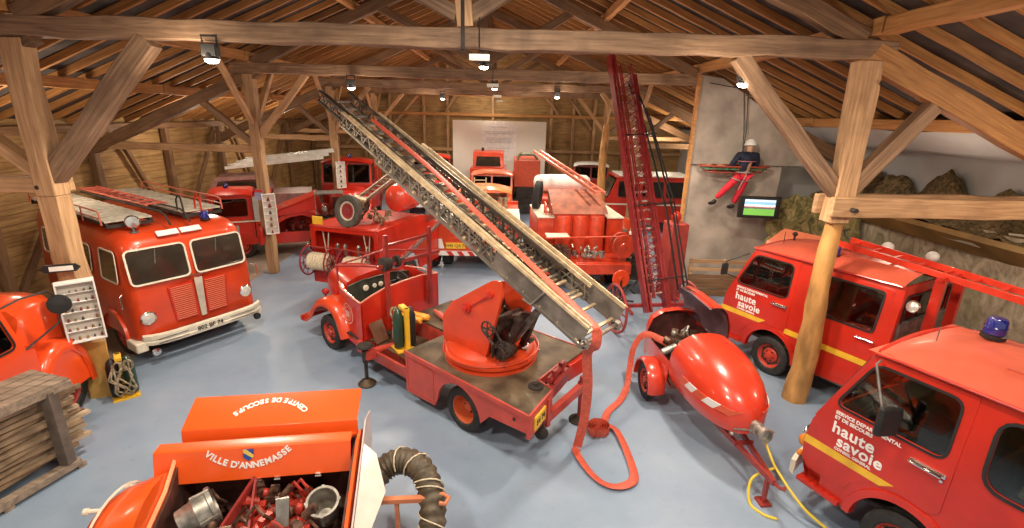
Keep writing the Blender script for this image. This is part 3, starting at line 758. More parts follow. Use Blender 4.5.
# ---------------------------------------------------------------- old cab-over tender, left
def cabover():
    t = thing('fire_truck', 'orange-red cab-over fire truck with cream bumper and slatted roof deck, front left', 'truck', (-6.03, 9.05, 0), -33)
    def sec(x, w, zt, zb=.5, k=1.0, crown=.12):
        pts = []; r = .22
        for y, z in rpoly([(-w, zb), (w, zb), (w*.985, 1.5), (w*.93, zt), (-w*.93, zt), (-w*.985, 1.5)], [.05,.05,.2,r,r,.2], 5):
            pts.append((x, y, z + (crown*(1-(y/w)**2) if z > zt-.25 else 0)))
        return pts
    b = MB()
    L = -4.7
    fr = [( .0, .98, 2.2, .58), (-.03, 1.06, 2.3, .54), (-.1, 1.11, 2.37, .5), (-.25, 1.14, 2.42, .5), (-.6, 1.15, 2.45, .5), (-1.6, 1.15, 2.45, .5), (L+.25, 1.13, 2.42, .5), (L+.05, 1.05, 2.34, .55), (L, .95, 2.2, .6)]
    def lean(pts, x):
        return [(p[0] - (.14*max(0,(p[2]-1.55)/.85) if x > -.5 else 0) - .05*(p[1]/1.1)**4*(1 if x > -.3 else 0), p[1], p[2]) for p in pts]
    b.loft([lean(sec(x, w, zt, zb, crown=.1), x) for x, w, zt, zb in fr])
    b.build('body_shell', VERM, t, smooth=40)
    ff = lambda u, v, k: (.012 - .14*max(0,(v-1.55)/.85) - .055*(u/1.1)**4 - .012*(abs(u) > .0) - k, u, v)
    # windscreen panes with pale frames
    for s, (y0, y1) in ((-1, (-1.05,-.12)), (1, (.02, .96))):
        lp = rpoly([(y0,1.6),(y1,1.6),(y1,2.2),(y0,2.2)], .08)
        f = MB(); ring(f, lp, lambda u,v,k: ff(u,v,k-.03), .03, .02); fo = f.build('windscreen_frame', CREAM, t)
        g = MB(); g.plate(lp, [], lambda u,v,k: ff(u,v,k-.034), .02)
        g.build('pane', DGL, fo)
        w = MB(); yc = (y0+y1)/2; w.bar(ff(yc,2.18,-.03), ff(yc-.05,1.92,-.03), .014,.012); w.build('windscreen_wiper', GREY, fo)
    # grille halves with louvres
    for s in (-1, 1):
        lp = [(s*.1,.72),(s*.48,.72),(s*.54,1.42),(s*.1,1.46)]
        g = MB(); g.plate(lp, [], lambda u,v,k: ff(u,v,k-.01), .012); go = g.build('grille_panel', RED, t)
        lv = MB()
        for i in range(17):
            z = .76+.04*i; lv.bar(ff(s*.115,z,-.022), ff(s*(.46+.05*i/17),z,-.022), .016, .012)
        lv.build('louvres', WHITE if 0 else mat('louvre salmon', (.72,.22,.12), .4, var=.05), go)
    v = MB(); v.prism([ff(-.075,1.5,-.03), ff(.075,1.5,-.03), ff(.05,.7,-.03), ff(-.05,.7,-.03)], (.02,0,0)); v.build('grille_spine', mat('dull aluminium trim', (.62,.55,.46), .4, .3, var=.1), t, bevel=.006)
    for y in (-.03,0,.03):
        pass
    w_ = MB()
    w_.prism([ff(-.2,1.56,-.03), ff(-.05,1.53,-.03), ff(0,1.5,-.03), ff(.05,1.53,-.03), ff(.2,1.56,-.03), ff(.08,1.585,-.03), ff(-.08,1.585,-.03)], (.02,0,0)); w_.build('winged_badge', CHROME, t)
    # bumper
    bm_ = MB(); loops = []
    for q in [-1+2*i/18 for i in range(19)]:
        y = .06+1.12*q; x = .16 - .2*abs(q)**6
        loops.append([(x-.05,y,.4),(x,y,.41),(x+.015,y,.47),(x,y,.495),(x+.015,y,.52),(x+.012,y,.6),(x-.05,y,.62)])
    bm_.loft(loops); bo = bm_.build('front_bumper', CREAM, t)
    st = MB()
    for y0 in (-.9,.42):
        st = MB(); st.bb(.165,.182, y0, y0+.52, .46, .472); st.bb(.165,.182, y0, y0+.52, .54, .552); st.build('bumper_strip', GREY, bo)
    text('802 BF 74', .12, DARK, bo, (.185,.02,.51), (R(90),0,R(90)), bold=.002)
    for y in (-.92,.9): headlamp(t, (-.02,y,.94), .115)
    fg = MB(); fg.lathe([(.001,.05),(.07,.03),(.075,0),(.05,-.06),(.001,-.07)], (.06,-.93,.28), (1,0,0), 18); fg.build('fog_lamp', CHROME, t)
    fg = MB(); fg.lathe([(.001,.05),(.07,.03),(.075,0),(.05,-.06),(.001,-.07)], (.02,1.05,.3), (1,0,0), 18); fg.build('fog_lamp', BLACK, t)
    # white sign plates over the windscreen
    for y in (-.5,-.1):
        s_ = MB(); s_.box((-.13,y+.19,2.43),(.02,.36,.12), Matrix.Rotation(R(-52),3,'Y')); s_.build('white_marker_plate', WHITE, t)
    # side: doors, mirror, arches
    for s in (-1, 1):
        sf = lambda u,v,k: (u, s*(1.155 - .07*max(0,(v-1.5)/.9) - k), v)
        lp = rpoly([(-.35,1.6),(-.4,2.15),(-1.05,2.15),(-1.05,1.6)], .07)
        f = MB(); ring(f, lp, lambda u,v,k: sf(u,v,k), .025, .012); fo = f.build('side_window_frame', CREAM, t); g = MB(); g.plate(lp, [], lambda u,v,k: sf(u,v,k-.004), .008); g.build('pane', DGL, fo)
        for x0 in (-1.5,-2.4,-3.3):
            lp = rrect(x0-.75,x0,1.62,2.12,.07); f = MB(); ring(f, lp, lambda u,v,k: sf(u,v,k), .025, .012); fo = f.build('side_window_frame', CREAM, t); g = MB(); g.plate(lp, [], lambda u,v,k: sf(u,v,k-.004), .008); g.build('pane', DGL, fo)
        h = MB(); h.tube([(-.18,s*1.17,1.18),(-.1,s*1.25,1.2),(-.1,s*1.25,1.42),(-.18,s*1.17,1.44)], .014, 6); h.build('grab_handle', CHROME, t)
        ch = MB(); ch.loft([[(-.95+(.52+dr)*math.cos(a), s*(1.14+dy), .42+(.5+dr)*math.sin(a)) for dr,dy in ((-.04,-.04),(-.03,.05),(.05,.05),(.07,-.02))] for a in [PI*i/16 for i in range(17)]]); ch.build('wheel_arch', VERM, t)
        wheel(t, (-.95, s*.98,.42), .42, .22, side=s); wheel(t, (-3.6, s*.98,.42), .42, .22, side=s)
        sp = MB(); sp.bb(-.45,-.02,s*1.0,s*1.2,.3,.5); sp.build('corner_valance', CREAM, t, bevel=.03)
    tr = MB(); tr.lathe([(.3,.03),(.34,.0),(.3,-.03)], (-4.4,-1.0,.8), (0,1,0), 24)
    # roof deck of slats, two halves
    for y0, y1 in ((-1.06,-.32),(.2,.95)):
        d = MB(); x = -.62; i = 0
        while x > L+.15:
            d.bb(x-.105, x, y0, y1, 2.66 + .004*(i%2), 2.69 + .004*(i%3)); x -= .118; i += 1
        o = d.build('roof_deck', mat('bleached slats', (.5,.45,.37), .75, var=.22, scale=9, dirt=.3, dirtcol=(.3,.25,.2)), t)
        r = MB()
        for y in (y0+.02, y1-.02): r.bb(-.6, L+.15, y-.02, y+.02, 2.6, 2.66)
        for x in (-.6,-1.9,-3.2,L+.2): r.bb(x-.02, x+.02, y0, y1, 2.56, 2.62)
        r.build('deck_frame', DARK, t)
    for y in (-1.1, 1.0):
        r = MB(); pts = [(-.65,y,2.62),(-.68,y,2.84),(-.8,y,2.87),(L+.5,y,2.87),(L+.35,y,2.84),(L+.32,y,2.62)]; r.tube(pts, .016, 6)
        for x in (-1.5,-2.4,-3.3): r.tube([(x,y,2.6),(x,y,2.87)], .012, 6)
        r.tube([(-.67,y,2.74),(L+.33,y,2.74)], .012, 6)
        r.build('rack_rail', mat('salmon rail', (.55,.14,.08), .4), t)
    # hose reels/ladder lying between the decks
    for y in (-.24,.1):
        r = MB(); r.tube([(L+.4,y,2.75),(-.9,y,2.78),(-.45,y,2.78),(-.25,y,2.72),(-.12,y,2.56)], .018, 6); r.build('deck_rail', DARK, t)
    for x, y in ((-.72,.22),(-.6,.5)):
        r = MB(); r.tube([(x-.1,y,2.68),(x-.1,y,2.9),(x,y,3.0),(x+.1,y,2.95),(x+.16,y,2.62)], .018, 6); r.build('deck_hook', DARK if y < .5 else RED, t)
    beacon(t, (-.42,.52,2.5), 1.05)
    s_ = MB(); s_.cyl((-.42,-.72,2.44),(-.42,-.72,2.56),.02,n=8); s_.cyl((-.42,-.72,2.46),(-.42,-.72,2.48),.08,n=14); so = s_.build('searchlight_stand', GREY, t)
    q = MB(); q.lathe([(.001,-.12),(.07,-.1),(.11,-.02),(.12,.02),(.1,.04),(.001,.05)], (-.42,-.72,2.66), (1,-.3,.1), 20); q.build('searchlight', CHROME, so)
    ud = MB(); ud.bb(L+.1,-.1,-.9,.9,.38,.52); ud.build('chassis', DARK, t)
    return t
DGL = mat('dark windscreen glass', (.035,.028,.02), .06, coat=1., var=.35, scale=1.5)
cab = cabover()
_d = R(-33); _o = V3((-6.03, 9.05, 0))
def loc_to_world(o, deg, p):
    c, s = math.cos(R(deg)), math.sin(R(deg)); return (o[0]+p[0]*c-p[1]*s, o[1]+p[0]*s+p[1]*c, p[2])
long_ladder('short_ladder', 'short red ladder lying between the two slatted roof decks', loc_to_world(_o,-33,(-.95,-.07,2.83)), loc_to_world(_o,-33,(-4.4,-.07,2.83)), .34, mat('salmon ladder', (.6,.13,.09), .4, dirt=.2), 9, hh=.035, hooks=False)
# ---------------------------------------------------------------- the turntable ladder truck in the middle
LT_O, LT_H = (-.54, 6.38), 138.3
def ladder_truck():
    t = thing('ladder_truck', 'old open-cab ladder truck, its turntable ladder raised over the hall', 'truck', (*LT_O, 0), LT_H)
    YR = -1.9; cy = (YR+.1)/2
    # chassis
    c = MB()
    for y in (cy-.4, cy+.4): c.bb(-.8, 4.7, y-.05, y+.05, .5, .64)
    c.bb(2.3,2.4,cy-.4,cy+.4,.5,.62); c.bb(-.8,-.7,cy-.4,cy+.4,.5,.62); c.bb(.0,.1,cy-.4,cy+.4,.5,.62)
    c.build('chassis', DARK, t)
    # tread plate deck with recess at the front left
    d = MB(); pl = [(-1.3,.1),(-1.14,-.6),(-.84,-.66),(-.76,-1.4),(-.84,-1.42),(-.8,-2.0),(2.45,YR),(2.45,-.85),(1.32,-.85),(1.32,.1)]
    d.prism([(x,y,.9) for x,y in pl], (0,0,.045)); dk = d.build('deck', TREAD2, t, bevel=.006)
    e = MB(); e.bar((-1.31,.12,.92),(1.33,.12,.92),.03,.07); e.bar((-.8,-2.01,.92),(2.45,YR-.01,.92),.03,.07); e.bar((-1.32,.13,.92),(-1.15,-.61,.92),.03,.07); e.bar((-1.15,-.61,.92),(-.85,-.67,.92),.03,.07); e.bar((-.85,-.67,.9),(-.77,-1.4,.9),.03,.12); e.build('deck_edging', FADE, t)
    r = MB(); r.bb(1.32,2.72,-.85,.08,.56,.6); r.build('lower_platform', TREAD2, t)
    r = MB(); r.bb(1.3,1.33,-.85,.1,.5,.9); r.bb(1.3,2.45,-.87,-.84,.56,.9); r.build('recess_panel', FADE, t)
    sp = MB(); sp.prism([(1.33,.09,.5),(1.33,.12,.62),(2.2,.14,.62),(2.85,.1,.5),(2.85,.09,.38),(1.33,.09,.4)], (0,-.05,0)); sp.bb(1.33,2.85,-.1,.1,.5,.6); sp.build('side_sill', FADE, t)
    for s, y in ((1,.115),(-1,YR-.015)):
        p = MB(); ar = [(.05+.47*math.cos(a), .36+.47*math.sin(a)) for a in [PI*i/14 for i in range(15)]]
        xr_ = -1.31 if s > 0 else -.8
        out = [(xr_,.88),(xr_,.66),(-.6,.6),(-.42,.4)] + [q for q in ar[::-1] if q[1] > .4] + [(.52,.4),(.6,.24),(1.32,.2),(1.32,.88)]
        p.plate(out, [], lambda u,v,k: (u, y - s*k, v), .03); po = p.build('side_skirt', FADE, t)
        q = MB(); ring(q, rrect(.62,1.26,.28,.84,.02), lambda u,v,k: (u, y + s*(.001+k*-1), v), .012, -.006 if 0 else .006)
        q.build('locker_door', FADE, po) if s > 0 else None
        h = MB(); h.cyl((-.76-.3*(s>0), y-s*.01, .78),(-.76-.3*(s>0),y+s*.008,.78),.025,n=12); h.build('filler_hole', BLACK, po)
    for y, s in ((-.03,1),(-1.78,-1)):
        wheel(t, (.05,y-.06*s,.365), .365, .25, side=s, deep=.9, rim=mat('orange rim', (.62,.12,.04), .45, dirt=.25))
    for y, s in ((-.06,1),(-1.72,-1)):
        wheel(t, (3.98,y-.0,.365), .365, .19, side=s)
    ax = MB(); ax.cyl((.05,-.1,.37),(.05,-1.75,.37),.06); ax.ell((.05,-.9,.37),(.16,.2,.16)); ax.cyl((3.98,-.1,.37),(3.98,-1.7,.37),.045); ax.build('axles', DARK, t)
    # cab tub: open, curved rim
    tub = MB()
    def rim(x): # top height of the side
        return 1.36 + .10*max(0,(x-2.72)/.7)
    out = rpoly([(2.72,.42),(2.72,1.34),(2.9,1.38),(3.25,1.44),(3.55,1.5),(3.7,1.5),(3.72,.62),(3.42,.42)], .04)
    for y, s in ((.03,1),(YR+.1,-1)):
        tub.plate(out, [], lambda u,v,k: (u, y - s*(k + .30*max(0,(u-3.1))**1.3), v), .03)
    bk = [(.03,.42),(.03,1.34),(-.2,1.42),(-.5,1.5),(-.95,1.54),(-1.4,1.55),(YR+.1,1.5),(YR+.1,.42)]
    tub.plate([(y,z) for y,z in bk], [], lambda u,v,k: (2.72+k, u, v), .03)
    tub.build('cab_body', RED, t)
    rm = MB(); rm.tube([(3.68,-.12,1.5),(3.4,-.0,1.47),(3.1,.03,1.42),(2.85,.03,1.375),(2.74,.02,1.35)]+[(2.735,y,z+.01) for y,z in bk[1:-1]]+[(2.9,YR+.1,1.5),(3.3,YR+.12,1.5),(3.6,YR+.25,1.5)], .018, 6)
    rm.build('cab_rim', mat('worn rim', (.66,.25,.18), .4), t)
    fl = MB(); fl.bb(2.75,3.6,YR+.15,0,.55,.58); fl.build('cab_floor', DARK, t)
    s_ = MB(); s_.bb(2.8,3.15,YR+.2,-.05,.6,.95); s_.bb(2.77,2.88,YR+.2,-.05,.9,1.3); s_.build('bench_seat', SEAT, t, bevel=.04)
    ds = MB(); ds.plate([(-.18,1.0),(-.18,1.44),(-.5,1.5),(-1.3,1.5),(-1.62,1.44),(-1.62,1.0)], [], lambda u,v,k: (3.5+k-.1*(v-1), u, v), .04)
    dsh = ds.build('dashboard', mat('dark green dashboard', (.05,.055,.04), .5, var=.2), t)
    g = MB()
    for y, r_ in ((-.55,.06),(-.75,.045),(-.9,.05)): g.lathe([(r_,0),(r_,.02),(r_*.8,.025),(.001,.02)], (3.455,y,1.32), (-1,0,0), 16)
    g.build('gauge_cluster', CREAM, dsh)
    steering(t, (3.2,-1.15,1.42), (-.5,0,.8), .22)
    # hood
    h = MB(); loops = []
    for x, w, zt, z0 in ((3.68,.72,1.53,1.02),(3.9,.66,1.52,.95),(4.3,.55,1.5,.88),(4.7,.46,1.46,.85),(4.86,.4,1.42,.84)):
        loops.append([(x, cy+w*q, z) for q, z in ((-1,z0),(-1,zt-.22),(-.88,zt-.1),(-.55,zt-.02),(0,zt+.02),(.55,zt-.02),(.88,zt-.1),(1,zt-.22),(1,z0))])
    h.loft(loops); ho = h.build('hood', RED, t, smooth=50)
    v = MB()
    for s in (1,-1):
        for i in range(7): v.bb(3.98+.08*i, 4.02+.08*i, cy+s*(.66-.02*i-.045*i*.4), cy+s*(.68-.03*i*.8), 1.0, 1.22)
    v.build('hood_louvres', RED, ho)
    gr = MB(); gr.bb(4.84,4.88,cy-.38,cy+.38,.6,1.36); gr.build('radiator_grille', DARK, t, bevel=.02)
    # flowing front fenders
    for s, y0, y1 in ((1,-.42,.1),(-1,YR+.5,YR-.02)):
        f = MB(); loops = []
        path = [(3.3,.46),(3.36,.62),(3.46,.84),(3.62,1.0),(3.85,1.08),(4.1,1.07),(4.33,.98),(4.52,.82),(4.66,.62),(4.85,.5),(5.0,.47)]
        for i, (x, z) in enumerate(path):
            a_ = path[max(i-1,0)]; b_ = path[min(i+1,len(path)-1)]; nx, nz = (b_[1]-a_[1]), -(b_[0]-a_[0]); l = math.hypot(nx,nz); nx, nz = -nx/l, -nz/l
            sec = []
            for q, dn in ((0,-.0),(.25,.03),(.6,.035),(.88,.0),(1,-.06),(.98,-.14),(.95,-.13),(.96,-.07),(.85,-.025),(.6,.005),(.25,.0),(0,-.03)):
                sec.append((x + nx*dn, y0 + (y1-y0)*q, z + nz*dn))
            loops.append(sec)
        f.loft(loops); f.build('front_fender', VERM, t, smooth=60)
    for y in (-.2, YR+.25): 
        a_ = MB(); a_.ell((4.42,y,1.08),(.08,.07,.07)); a_.cyl((4.42,y,.98),(4.42,y,1.05),.02); a_.build('fender_lamp', REDL, t)
    bp = MB(); bp.loft([[(x,y,z) for x,z in ((4.98-.1*abs(y-cy),.4),(5.03-.1*abs(y-cy),.4),(5.03-.1*abs(y-cy),.5),(4.98-.1*abs(y-cy),.5))] for y in [YR-.05+ (2.1)*i/8 for i in range(9)]]); bp.build('front_bumper', RED, t)
    # round emblem
    em = MB(); fn = lambda u,v: (u, .036 - .30*max(0,(u-3.1))**1.3, v)
    for rr, w in ((.19,.016),(.13,.01)):
        lp = [(3.2+rr*math.cos(2*PI*i/28), 1.02+rr*math.sin(2*PI*i/28)) for i in range(28)]; ring(em, lp, lambda u,v,k: (fn(u,v)[0], fn(u,v)[1]+.002-k*0, fn(u,v)[2]), w, -.003)
    for i in range(4): em.bb(3.13+.035*i,3.15+.035*i, .03,.038, .96,1.08)
    em.build('door_emblem', mat('faded pink paint', (.72,.4,.34), .5), t)
    # ladder rest frame over the cab
    fr = MB()
    for y in (-.5,-1.5): fr.bar((2.62,y,.95),(2.62,y,2.55),.07,.07)
    fr.build('ladder_rest_post', DRED2, t)
    fr = MB(); fr.bar((2.62,-.3,1.98),(2.62,-1.75,2.02),.06,.06); fr.bar((2.62,-.45,2.35),(2.62,-1.55,2.4),.05,.05)
    fr.tube([(2.62,-.5,1.95),(3.2,-.35,1.88),(3.72,-.12,1.82)], .022, 6); fr.tube([(2.62,-1.5,2.1),(3.3,-1.45,1.95),(3.95,-1.35,1.85)], .022, 6)
    fr.tube([(3.72,-.12,1.84),(3.72,-.12,1.45)], .025, 6); fr.tube([(3.95,-1.35,1.87),(3.95,-1.35,1.45)], .025, 6); fr.tube([(3.72,-.12,1.82),(3.95,-1.35,1.85)], .02, 6)
    fr.build('ladder_rest_rail', DRED2, t)
    pu = MB(); pu.cyl((2.62,-.4,2.02),(2.62,-.55,2.02),.13,n=16); pu.cyl((2.62,-.7,2.02),(2.62,-.76,2.02),.11,n=16); pu.cyl((2.62,-.55,2.02),(2.62,-.9,2.02),.03); pu.build('cable_pulley', DARK, t)
    # turntable
    cx, cyy = .24, -.8
    tt = MB(); tt.lathe([(.001,.94),(.75,.94),(.75,.99),(.72,1.0),(.72,1.03),(.77,1.04),(.77,1.09),(.71,1.1),(.69,1.14),(.6,1.16),(.001,1.16)], (cx,cyy,0), (0,0,1), 44)
    to = tt.build('turntable', VERM, t)
    rg = MB()
    for a in range(0, 360, 30): rg.box((cx+.77*math.cos(R(a)), cyy+.77*math.sin(R(a)), 1.1), (.05,.02,.02), Matrix.Rotation(R(a),3,'Z'))
    rg.tube([(cx+.76*math.cos(R(a)), cyy+.79*math.sin(R(a)), 1.12) for a in range(0,360,12)], .012, 6, closed=True); rg.build('turntable_rail', VERM, to)
    for s in (1,-1):
        y = cyy + s*.42
        pl = rpoly([(cx+.66,1.14),(cx+.68,1.55),(cx+.45,1.85),(cx-.42,2.42),(cx-.62,2.44),(cx-.6,2.2),(cx-.3,1.14)], .05)
        p = MB(); p.plate(pl, [], lambda u,v,k: (u, y+s*(.02-k), v), .05); po = p.build('turntable_side_plate', VERM, to)
        q = MB(); q.bar((cx+.1,y+s*.03,1.85),(cx-.4,y+s*.03,2.2),.03,.02); q.cyl((cx+.1,y+s*.02,1.85),(cx+.1,y+s*.06,1.85),.085,n=16); q.cyl((cx+.1,y+s*.06,1.85),(cx+.1,y+s*.1,1.85),.045,n=12); q.cyl((cx-.4,y+s*.02,2.2),(cx-.4,y+s*.06,2.2),.05,n=12); q.build('pivot_boss', RED, po)
    mc = MB(); mc.bb(cx-.25,cx+.35,cyy-.3,cyy+.3,1.16,1.5); mc.cyl((cx-.3,cyy-.35,1.6),(cx-.3,cyy+.35,1.6),.14,n=16); mc.cyl((cx+.15,cyy-.38,1.72),(cx+.15,cyy+.38,1.72),.1,n=14)
    mc.cyl((cx-.55,cyy+.15,1.3),(cx-.55,cyy+.36,1.3),.13,n=16); mc.bar((cx-.5,cyy-.2,1.2),(cx-.75,cyy-.2,1.85),.09,.09); mc.bar((cx-.5,cyy+.2,1.2),(cx-.75,cyy+.2,1.85),.09,.09)
    mc.tube([(cx-.5,cyy+.5,1.25),(cx-.55,cyy+.55,1.5),(cx-.3,cyy+.5,1.65)], .025, 6); mc.lathe([(.09,0),(.13,.02),(.13,.06),(.09,.08)], (cx-.62,cyy+.42,1.35), (0,1,0), 16)
    engine_bits(mc, (cx-.3,cyy+.0,1.45), (.38,.34,.26), 91, 34)
    mc.build('winch_machinery', mat('greasy machinery', (.08,.055,.045), .45, .5, var=.4, scale=8, dirt=.3, dirtcol=(.3,.06,.03)), to)
    hw_ = MB()
    for k, (x, y, z) in enumerate(((cx-.72,cyy+.48,1.45),(cx-.5,cyy+.62,1.75))):
        hw_.tube([(x+.11*math.cos(a), y, z+.11*math.sin(a)) for a in [2*PI*i/18 for i in range(18)]], .013, 6, closed=True); hw_.bar((x-.11,y,z),(x+.11,y,z),.015); hw_.bar((x,y,z-.11),(x,y,z+.11),.015)
    hw_.tube([(cx-.72,cyy+.48,1.45),(cx-.5,cyy+.5,1.75),(cx-.5,cyy+.62,1.75)], .015, 6); hw_.build('hand_wheel', DARK, to)
    cyl_ = MB(); cyl_.cyl((cx-.45,cyy+.0,1.3),(cx-.95,cyy+.0,2.0),.06,n=12); cyl_.build('elevating_ram', GREY, to)
    # the ladder: three telescoping lattice sections
    b0, b1 = V3((-1.70,-.82,1.93)), V3((4.65,-.84,4.8)); d = (b1-b0).normalized(); s_ = V3((0,1,0)); u = s_.cross(d)*-1
    if u.z < 0: u = -u
    P = lambda a, y, h: b0 + d*a + s_*y + u*h
    Lt = (b1-b0).length
    secs = ((0., 4.7, .455, .0, .3), (.55, 6.0, .38, .03, .24), (1.0, Lt, .31, .06, .19))
    LAT = (STEEL, STEEL, mat('dark lattice', (.11,.085,.07), .45, .6, dirt=.3))
    for k, (a0, a1, w, h0, hh) in enumerate(secs):
        for s in (1,-1):
            m = MB(); m.bar(P(a0,s*w,h0+hh), P(a1,s*w,h0+hh), .06, .035, up=u); 
            m.bar(P(a0,s*w-s*.02,h0+hh+.03), P(a1-.2,s*w-s*.02,h0+hh+.03), .025, .025, up=u)
            lad = m.build('ladder_top_rail', WOODL if k < 2 else LAT[2], t)
            m = MB(); m.bar(P(a0,s*w,h0), P(a1,s*w,h0), .05, .04, up=u)
            if k == 0:
                m.plate([(a0+.12,h0),(a0,h0+.1),(a0,h0+hh),(a0+1.7,h0+hh),(a0+1.7,h0)], [], lambda a,h,q: P(a, s*(w-q), h), .012)
                m.tube([P(a0+.75,s*(w+.01),h0+hh), P(a0+.85,s*(w+.03),h0-.02), P(a0+1.0,s*(w+.03),h0-.04)], .018, 6)
            n = int((a1-a0)/.3); st = a0 + (1.7 if k == 0 else 0)
            n = int((a1-st)/.24)
            for i in range(n):
                x0 = st + (a1-st)*i/n; x1 = st + (a1-st)*(i+1)/n
                m.bar(P(x0,s*w,h0), P((x0+x1)/2,s*w,h0+hh), .02, .02, up=s_); m.bar(P((x0+x1)/2,s*w,h0+hh), P(x1,s*w,h0), .02, .02, up=s_)
                if k < 2: m.bar(P(x0,s*w,h0+hh*.5), P(x1,s*w,h0+hh*.5), .012, .012, up=s_)
            m.build('ladder_side_lattice', (PLATEM if k == 0 else LAT[k]), lad)
        m = MB(); n = int((a1-a0)/.32)
        for i in range(n+1):
            a = a0 + .08 + (a1-a0-.16)*i/n; m.bar(P(a,-w,h0+.03), P(a,w,h0+.03), .04, .04, up=u)
        for y in ((-.12,.12) if k else (0,)): m.bar(P(a0+1.2,y,h0+.0), P(a1-.1,y,h0+.0), .02,.02, up=u)
        m.build('ladder_rungs', WOODL if k < 2 else STEEL, t)
    m = MB(); m.cyl(P(-.02,-.5,.02), P(-.02,.5,.02), .035, n=10); m.lathe([(.06,-.03),(.085,0),(.06,.03)], P(-.02,.4,.02), (0,1,0), 16); m.lathe([(.06,-.03),(.085,0),(.06,.03)], P(-.02,-.4,.02), (0,1,0), 16); m.build('ladder_foot_roller', STEEL, t)
    # lightening
    # rear: box, jack beams, plate, lamps
    b = MB(); b.bb(-.9,-.5,-2.02,-1.42,.62,.9); b.build('tool_box', RED, t, bevel=.01)
    b = MB(); b.bar((-1.02,-.7,.8),(-.88,-1.35,.8),.12,.2); b.cyl((-1.0,-.72,.98),(-.86,-1.3,.98),.05); b.tube([(-1.05,-.8,.9),(-1.1,-.95,1.02),(-1.0,-1.1,.9),(-1.05,-1.25,1.0)], .035, 6); b.bar((-1.0,-.85,.9),(-1.0,-.85,1.1),.06,.06); b.bar((-.92,-1.15,.9),(-.92,-1.15,1.08),.07,.07); b.build('winch_bracket', DRED2, t)
    b = MB(); b.lathe([(.001,0),(.11,0),(.11,.02),(.04,.03),(.04,.07),(.001,.08)], (-.93,-.5,.945), (0,0,1), 18); b.build('deck_cap', DARK, t)
    b = MB(); b.bar((-1.31,.12,.75),(-1.14,-.6,.75),.05,.32); b.build('rear_panel', FADE, t)
    p = MB(); p.bb(-.01,.01,-.17,.17,-.1,.1); po = p.build('number_plate', PLY, t, loc=(-1.275,-.18,.75)); po.rotation_euler = (0,0,R(13.3))
    text('54 74', .12, DARK, po, (-.014,0,0), (R(90),0,R(-90)), bold=.002)
    for s, yb, ye in ((1,-.15,.02),(-1,-.9,-1.45)): pass
    j = MB(); j.bar((-1.18,-.42,.56),(-1.13,-1.43,.62),.09,.13); j.bar((-1.2,-.45,.9),(-1.2,-.45,.45),.07,.07); j.build('outrigger_beam', FADE, t)
    for x, y, z in ((-1.12,-1.43,.7),):
        j = MB(); j.cyl((x,y,.03),(x,y,z+.1),.03,n=10); j.cyl((x,y,.5),(x,y,z),.055,n=12); jo = j.build('rear_jack', DRED2, t)
        q = MB(); q.lathe([(.001,0),(.15,.0),(.16,.02),(.1,.05),(.05,.09),(.001,.09)], (x,y,0), (0,0,1), 20); q.build('jack_pad', DARK, jo)
    q = MB(); q.ell((-1.22,-.3,.42),(.1,.1,.09)); q.cyl((-1.22,-.3,.45),(-1.22,-.3,.62),.03); q.build('rear_buffer', DARK, t)
    j = MB(); j.bar((2.22,-.4,.52),(2.22,.3,.6),.12,.16); j.build('outrigger_beam', FADE, t)
    j = MB(); j.cyl((2.26,.28,.05),(2.26,.28,.74),.032,n=10); j.cyl((2.26,.28,.45),(2.26,.28,.68),.055,n=12); jo = j.build('front_jack', DARK, t)
    q = MB(); q.lathe([(.001,0),(.15,0),(.16,.03),(.12,.07),(.05,.12),(.001,.12)], (2.26,.28,0), (0,0,1), 22); q.build('jack_pad', mat('dark bronze', (.09,.06,.035), .5, .5, dirt=.3), jo)
    q = MB(); q.lathe([(.001,0),(.13,0),(.14,.02),(.12,.05),(.04,.06),(.001,.07)], (2.26,.28,.74), (0,0,1), 22); q.build('jack_handwheel', DARK, jo)
    return t, P, d, u
TREAD2 = mat('worn tread plate', (.17,.12,.075), .5, .35, var=.4, scale=2.2, dirt=.5, dirtcol=(.08,.05,.035))
def tread_bump(m):
    nt = m.node_tree; N = nt.nodes; L = nt.links; p = N['Principled BSDF']; tc = N.new('ShaderNodeTexCoord')
    ch = N.new('ShaderNodeTexChecker'); ch.inputs['Scale'].default_value = 24
    mp = N.new('ShaderNodeMapping'); mp.inputs['Rotation'].default_value = (0,0,.78); L.new(tc.outputs['Object'], mp.inputs[0]); L.new(mp.outputs[0], ch.inputs['Vector'])
    bp = N.new('ShaderNodeBump'); bp.inputs['Strength'].default_value = 1.; bp.inputs['Distance'].default_value = .02; L.new(ch.outputs['Fac'], bp.inputs['Height']); L.new(bp.outputs[0], p.inputs['Normal'])
tread_bump(TREAD2)
DRED2 = mat('maroon frame red', (.3,.03,.025), .4, coat=.2, var=.15, dirt=.15)
LTR, LP, LD, LU = ladder_truck()
def ltw(p):
    c, s = math.cos(R(LT_H)), math.sin(R(LT_H)); p = V3(p); return V3((LT_O[0]+p.x*c-p.y*s, LT_O[1]+p.x*s+p.y*c, p.z))
def ribbon(mb, pts, ups, w, th=.012):
    """flat hose: pts centre line, ups = the flat face's normal at each point"""
    loops = []
    for i, p in enumerate(pts):
        t = (V3(pts[min(i+1,len(pts)-1)]) - V3(pts[max(i-1,0)])).normalized(); n = V3(ups[i]); n = (n - t*n.dot(t)).normalized(); s = t.cross(n)
        p = V3(p); loops.append([p + s*w/2, p + s*w*.4 + n*th/2, p - s*w*.4 + n*th/2, p - s*w/2, p - s*w*.4 - n*th/2, p + s*w*.4 - n*th/2])
    mb.loft(loops)
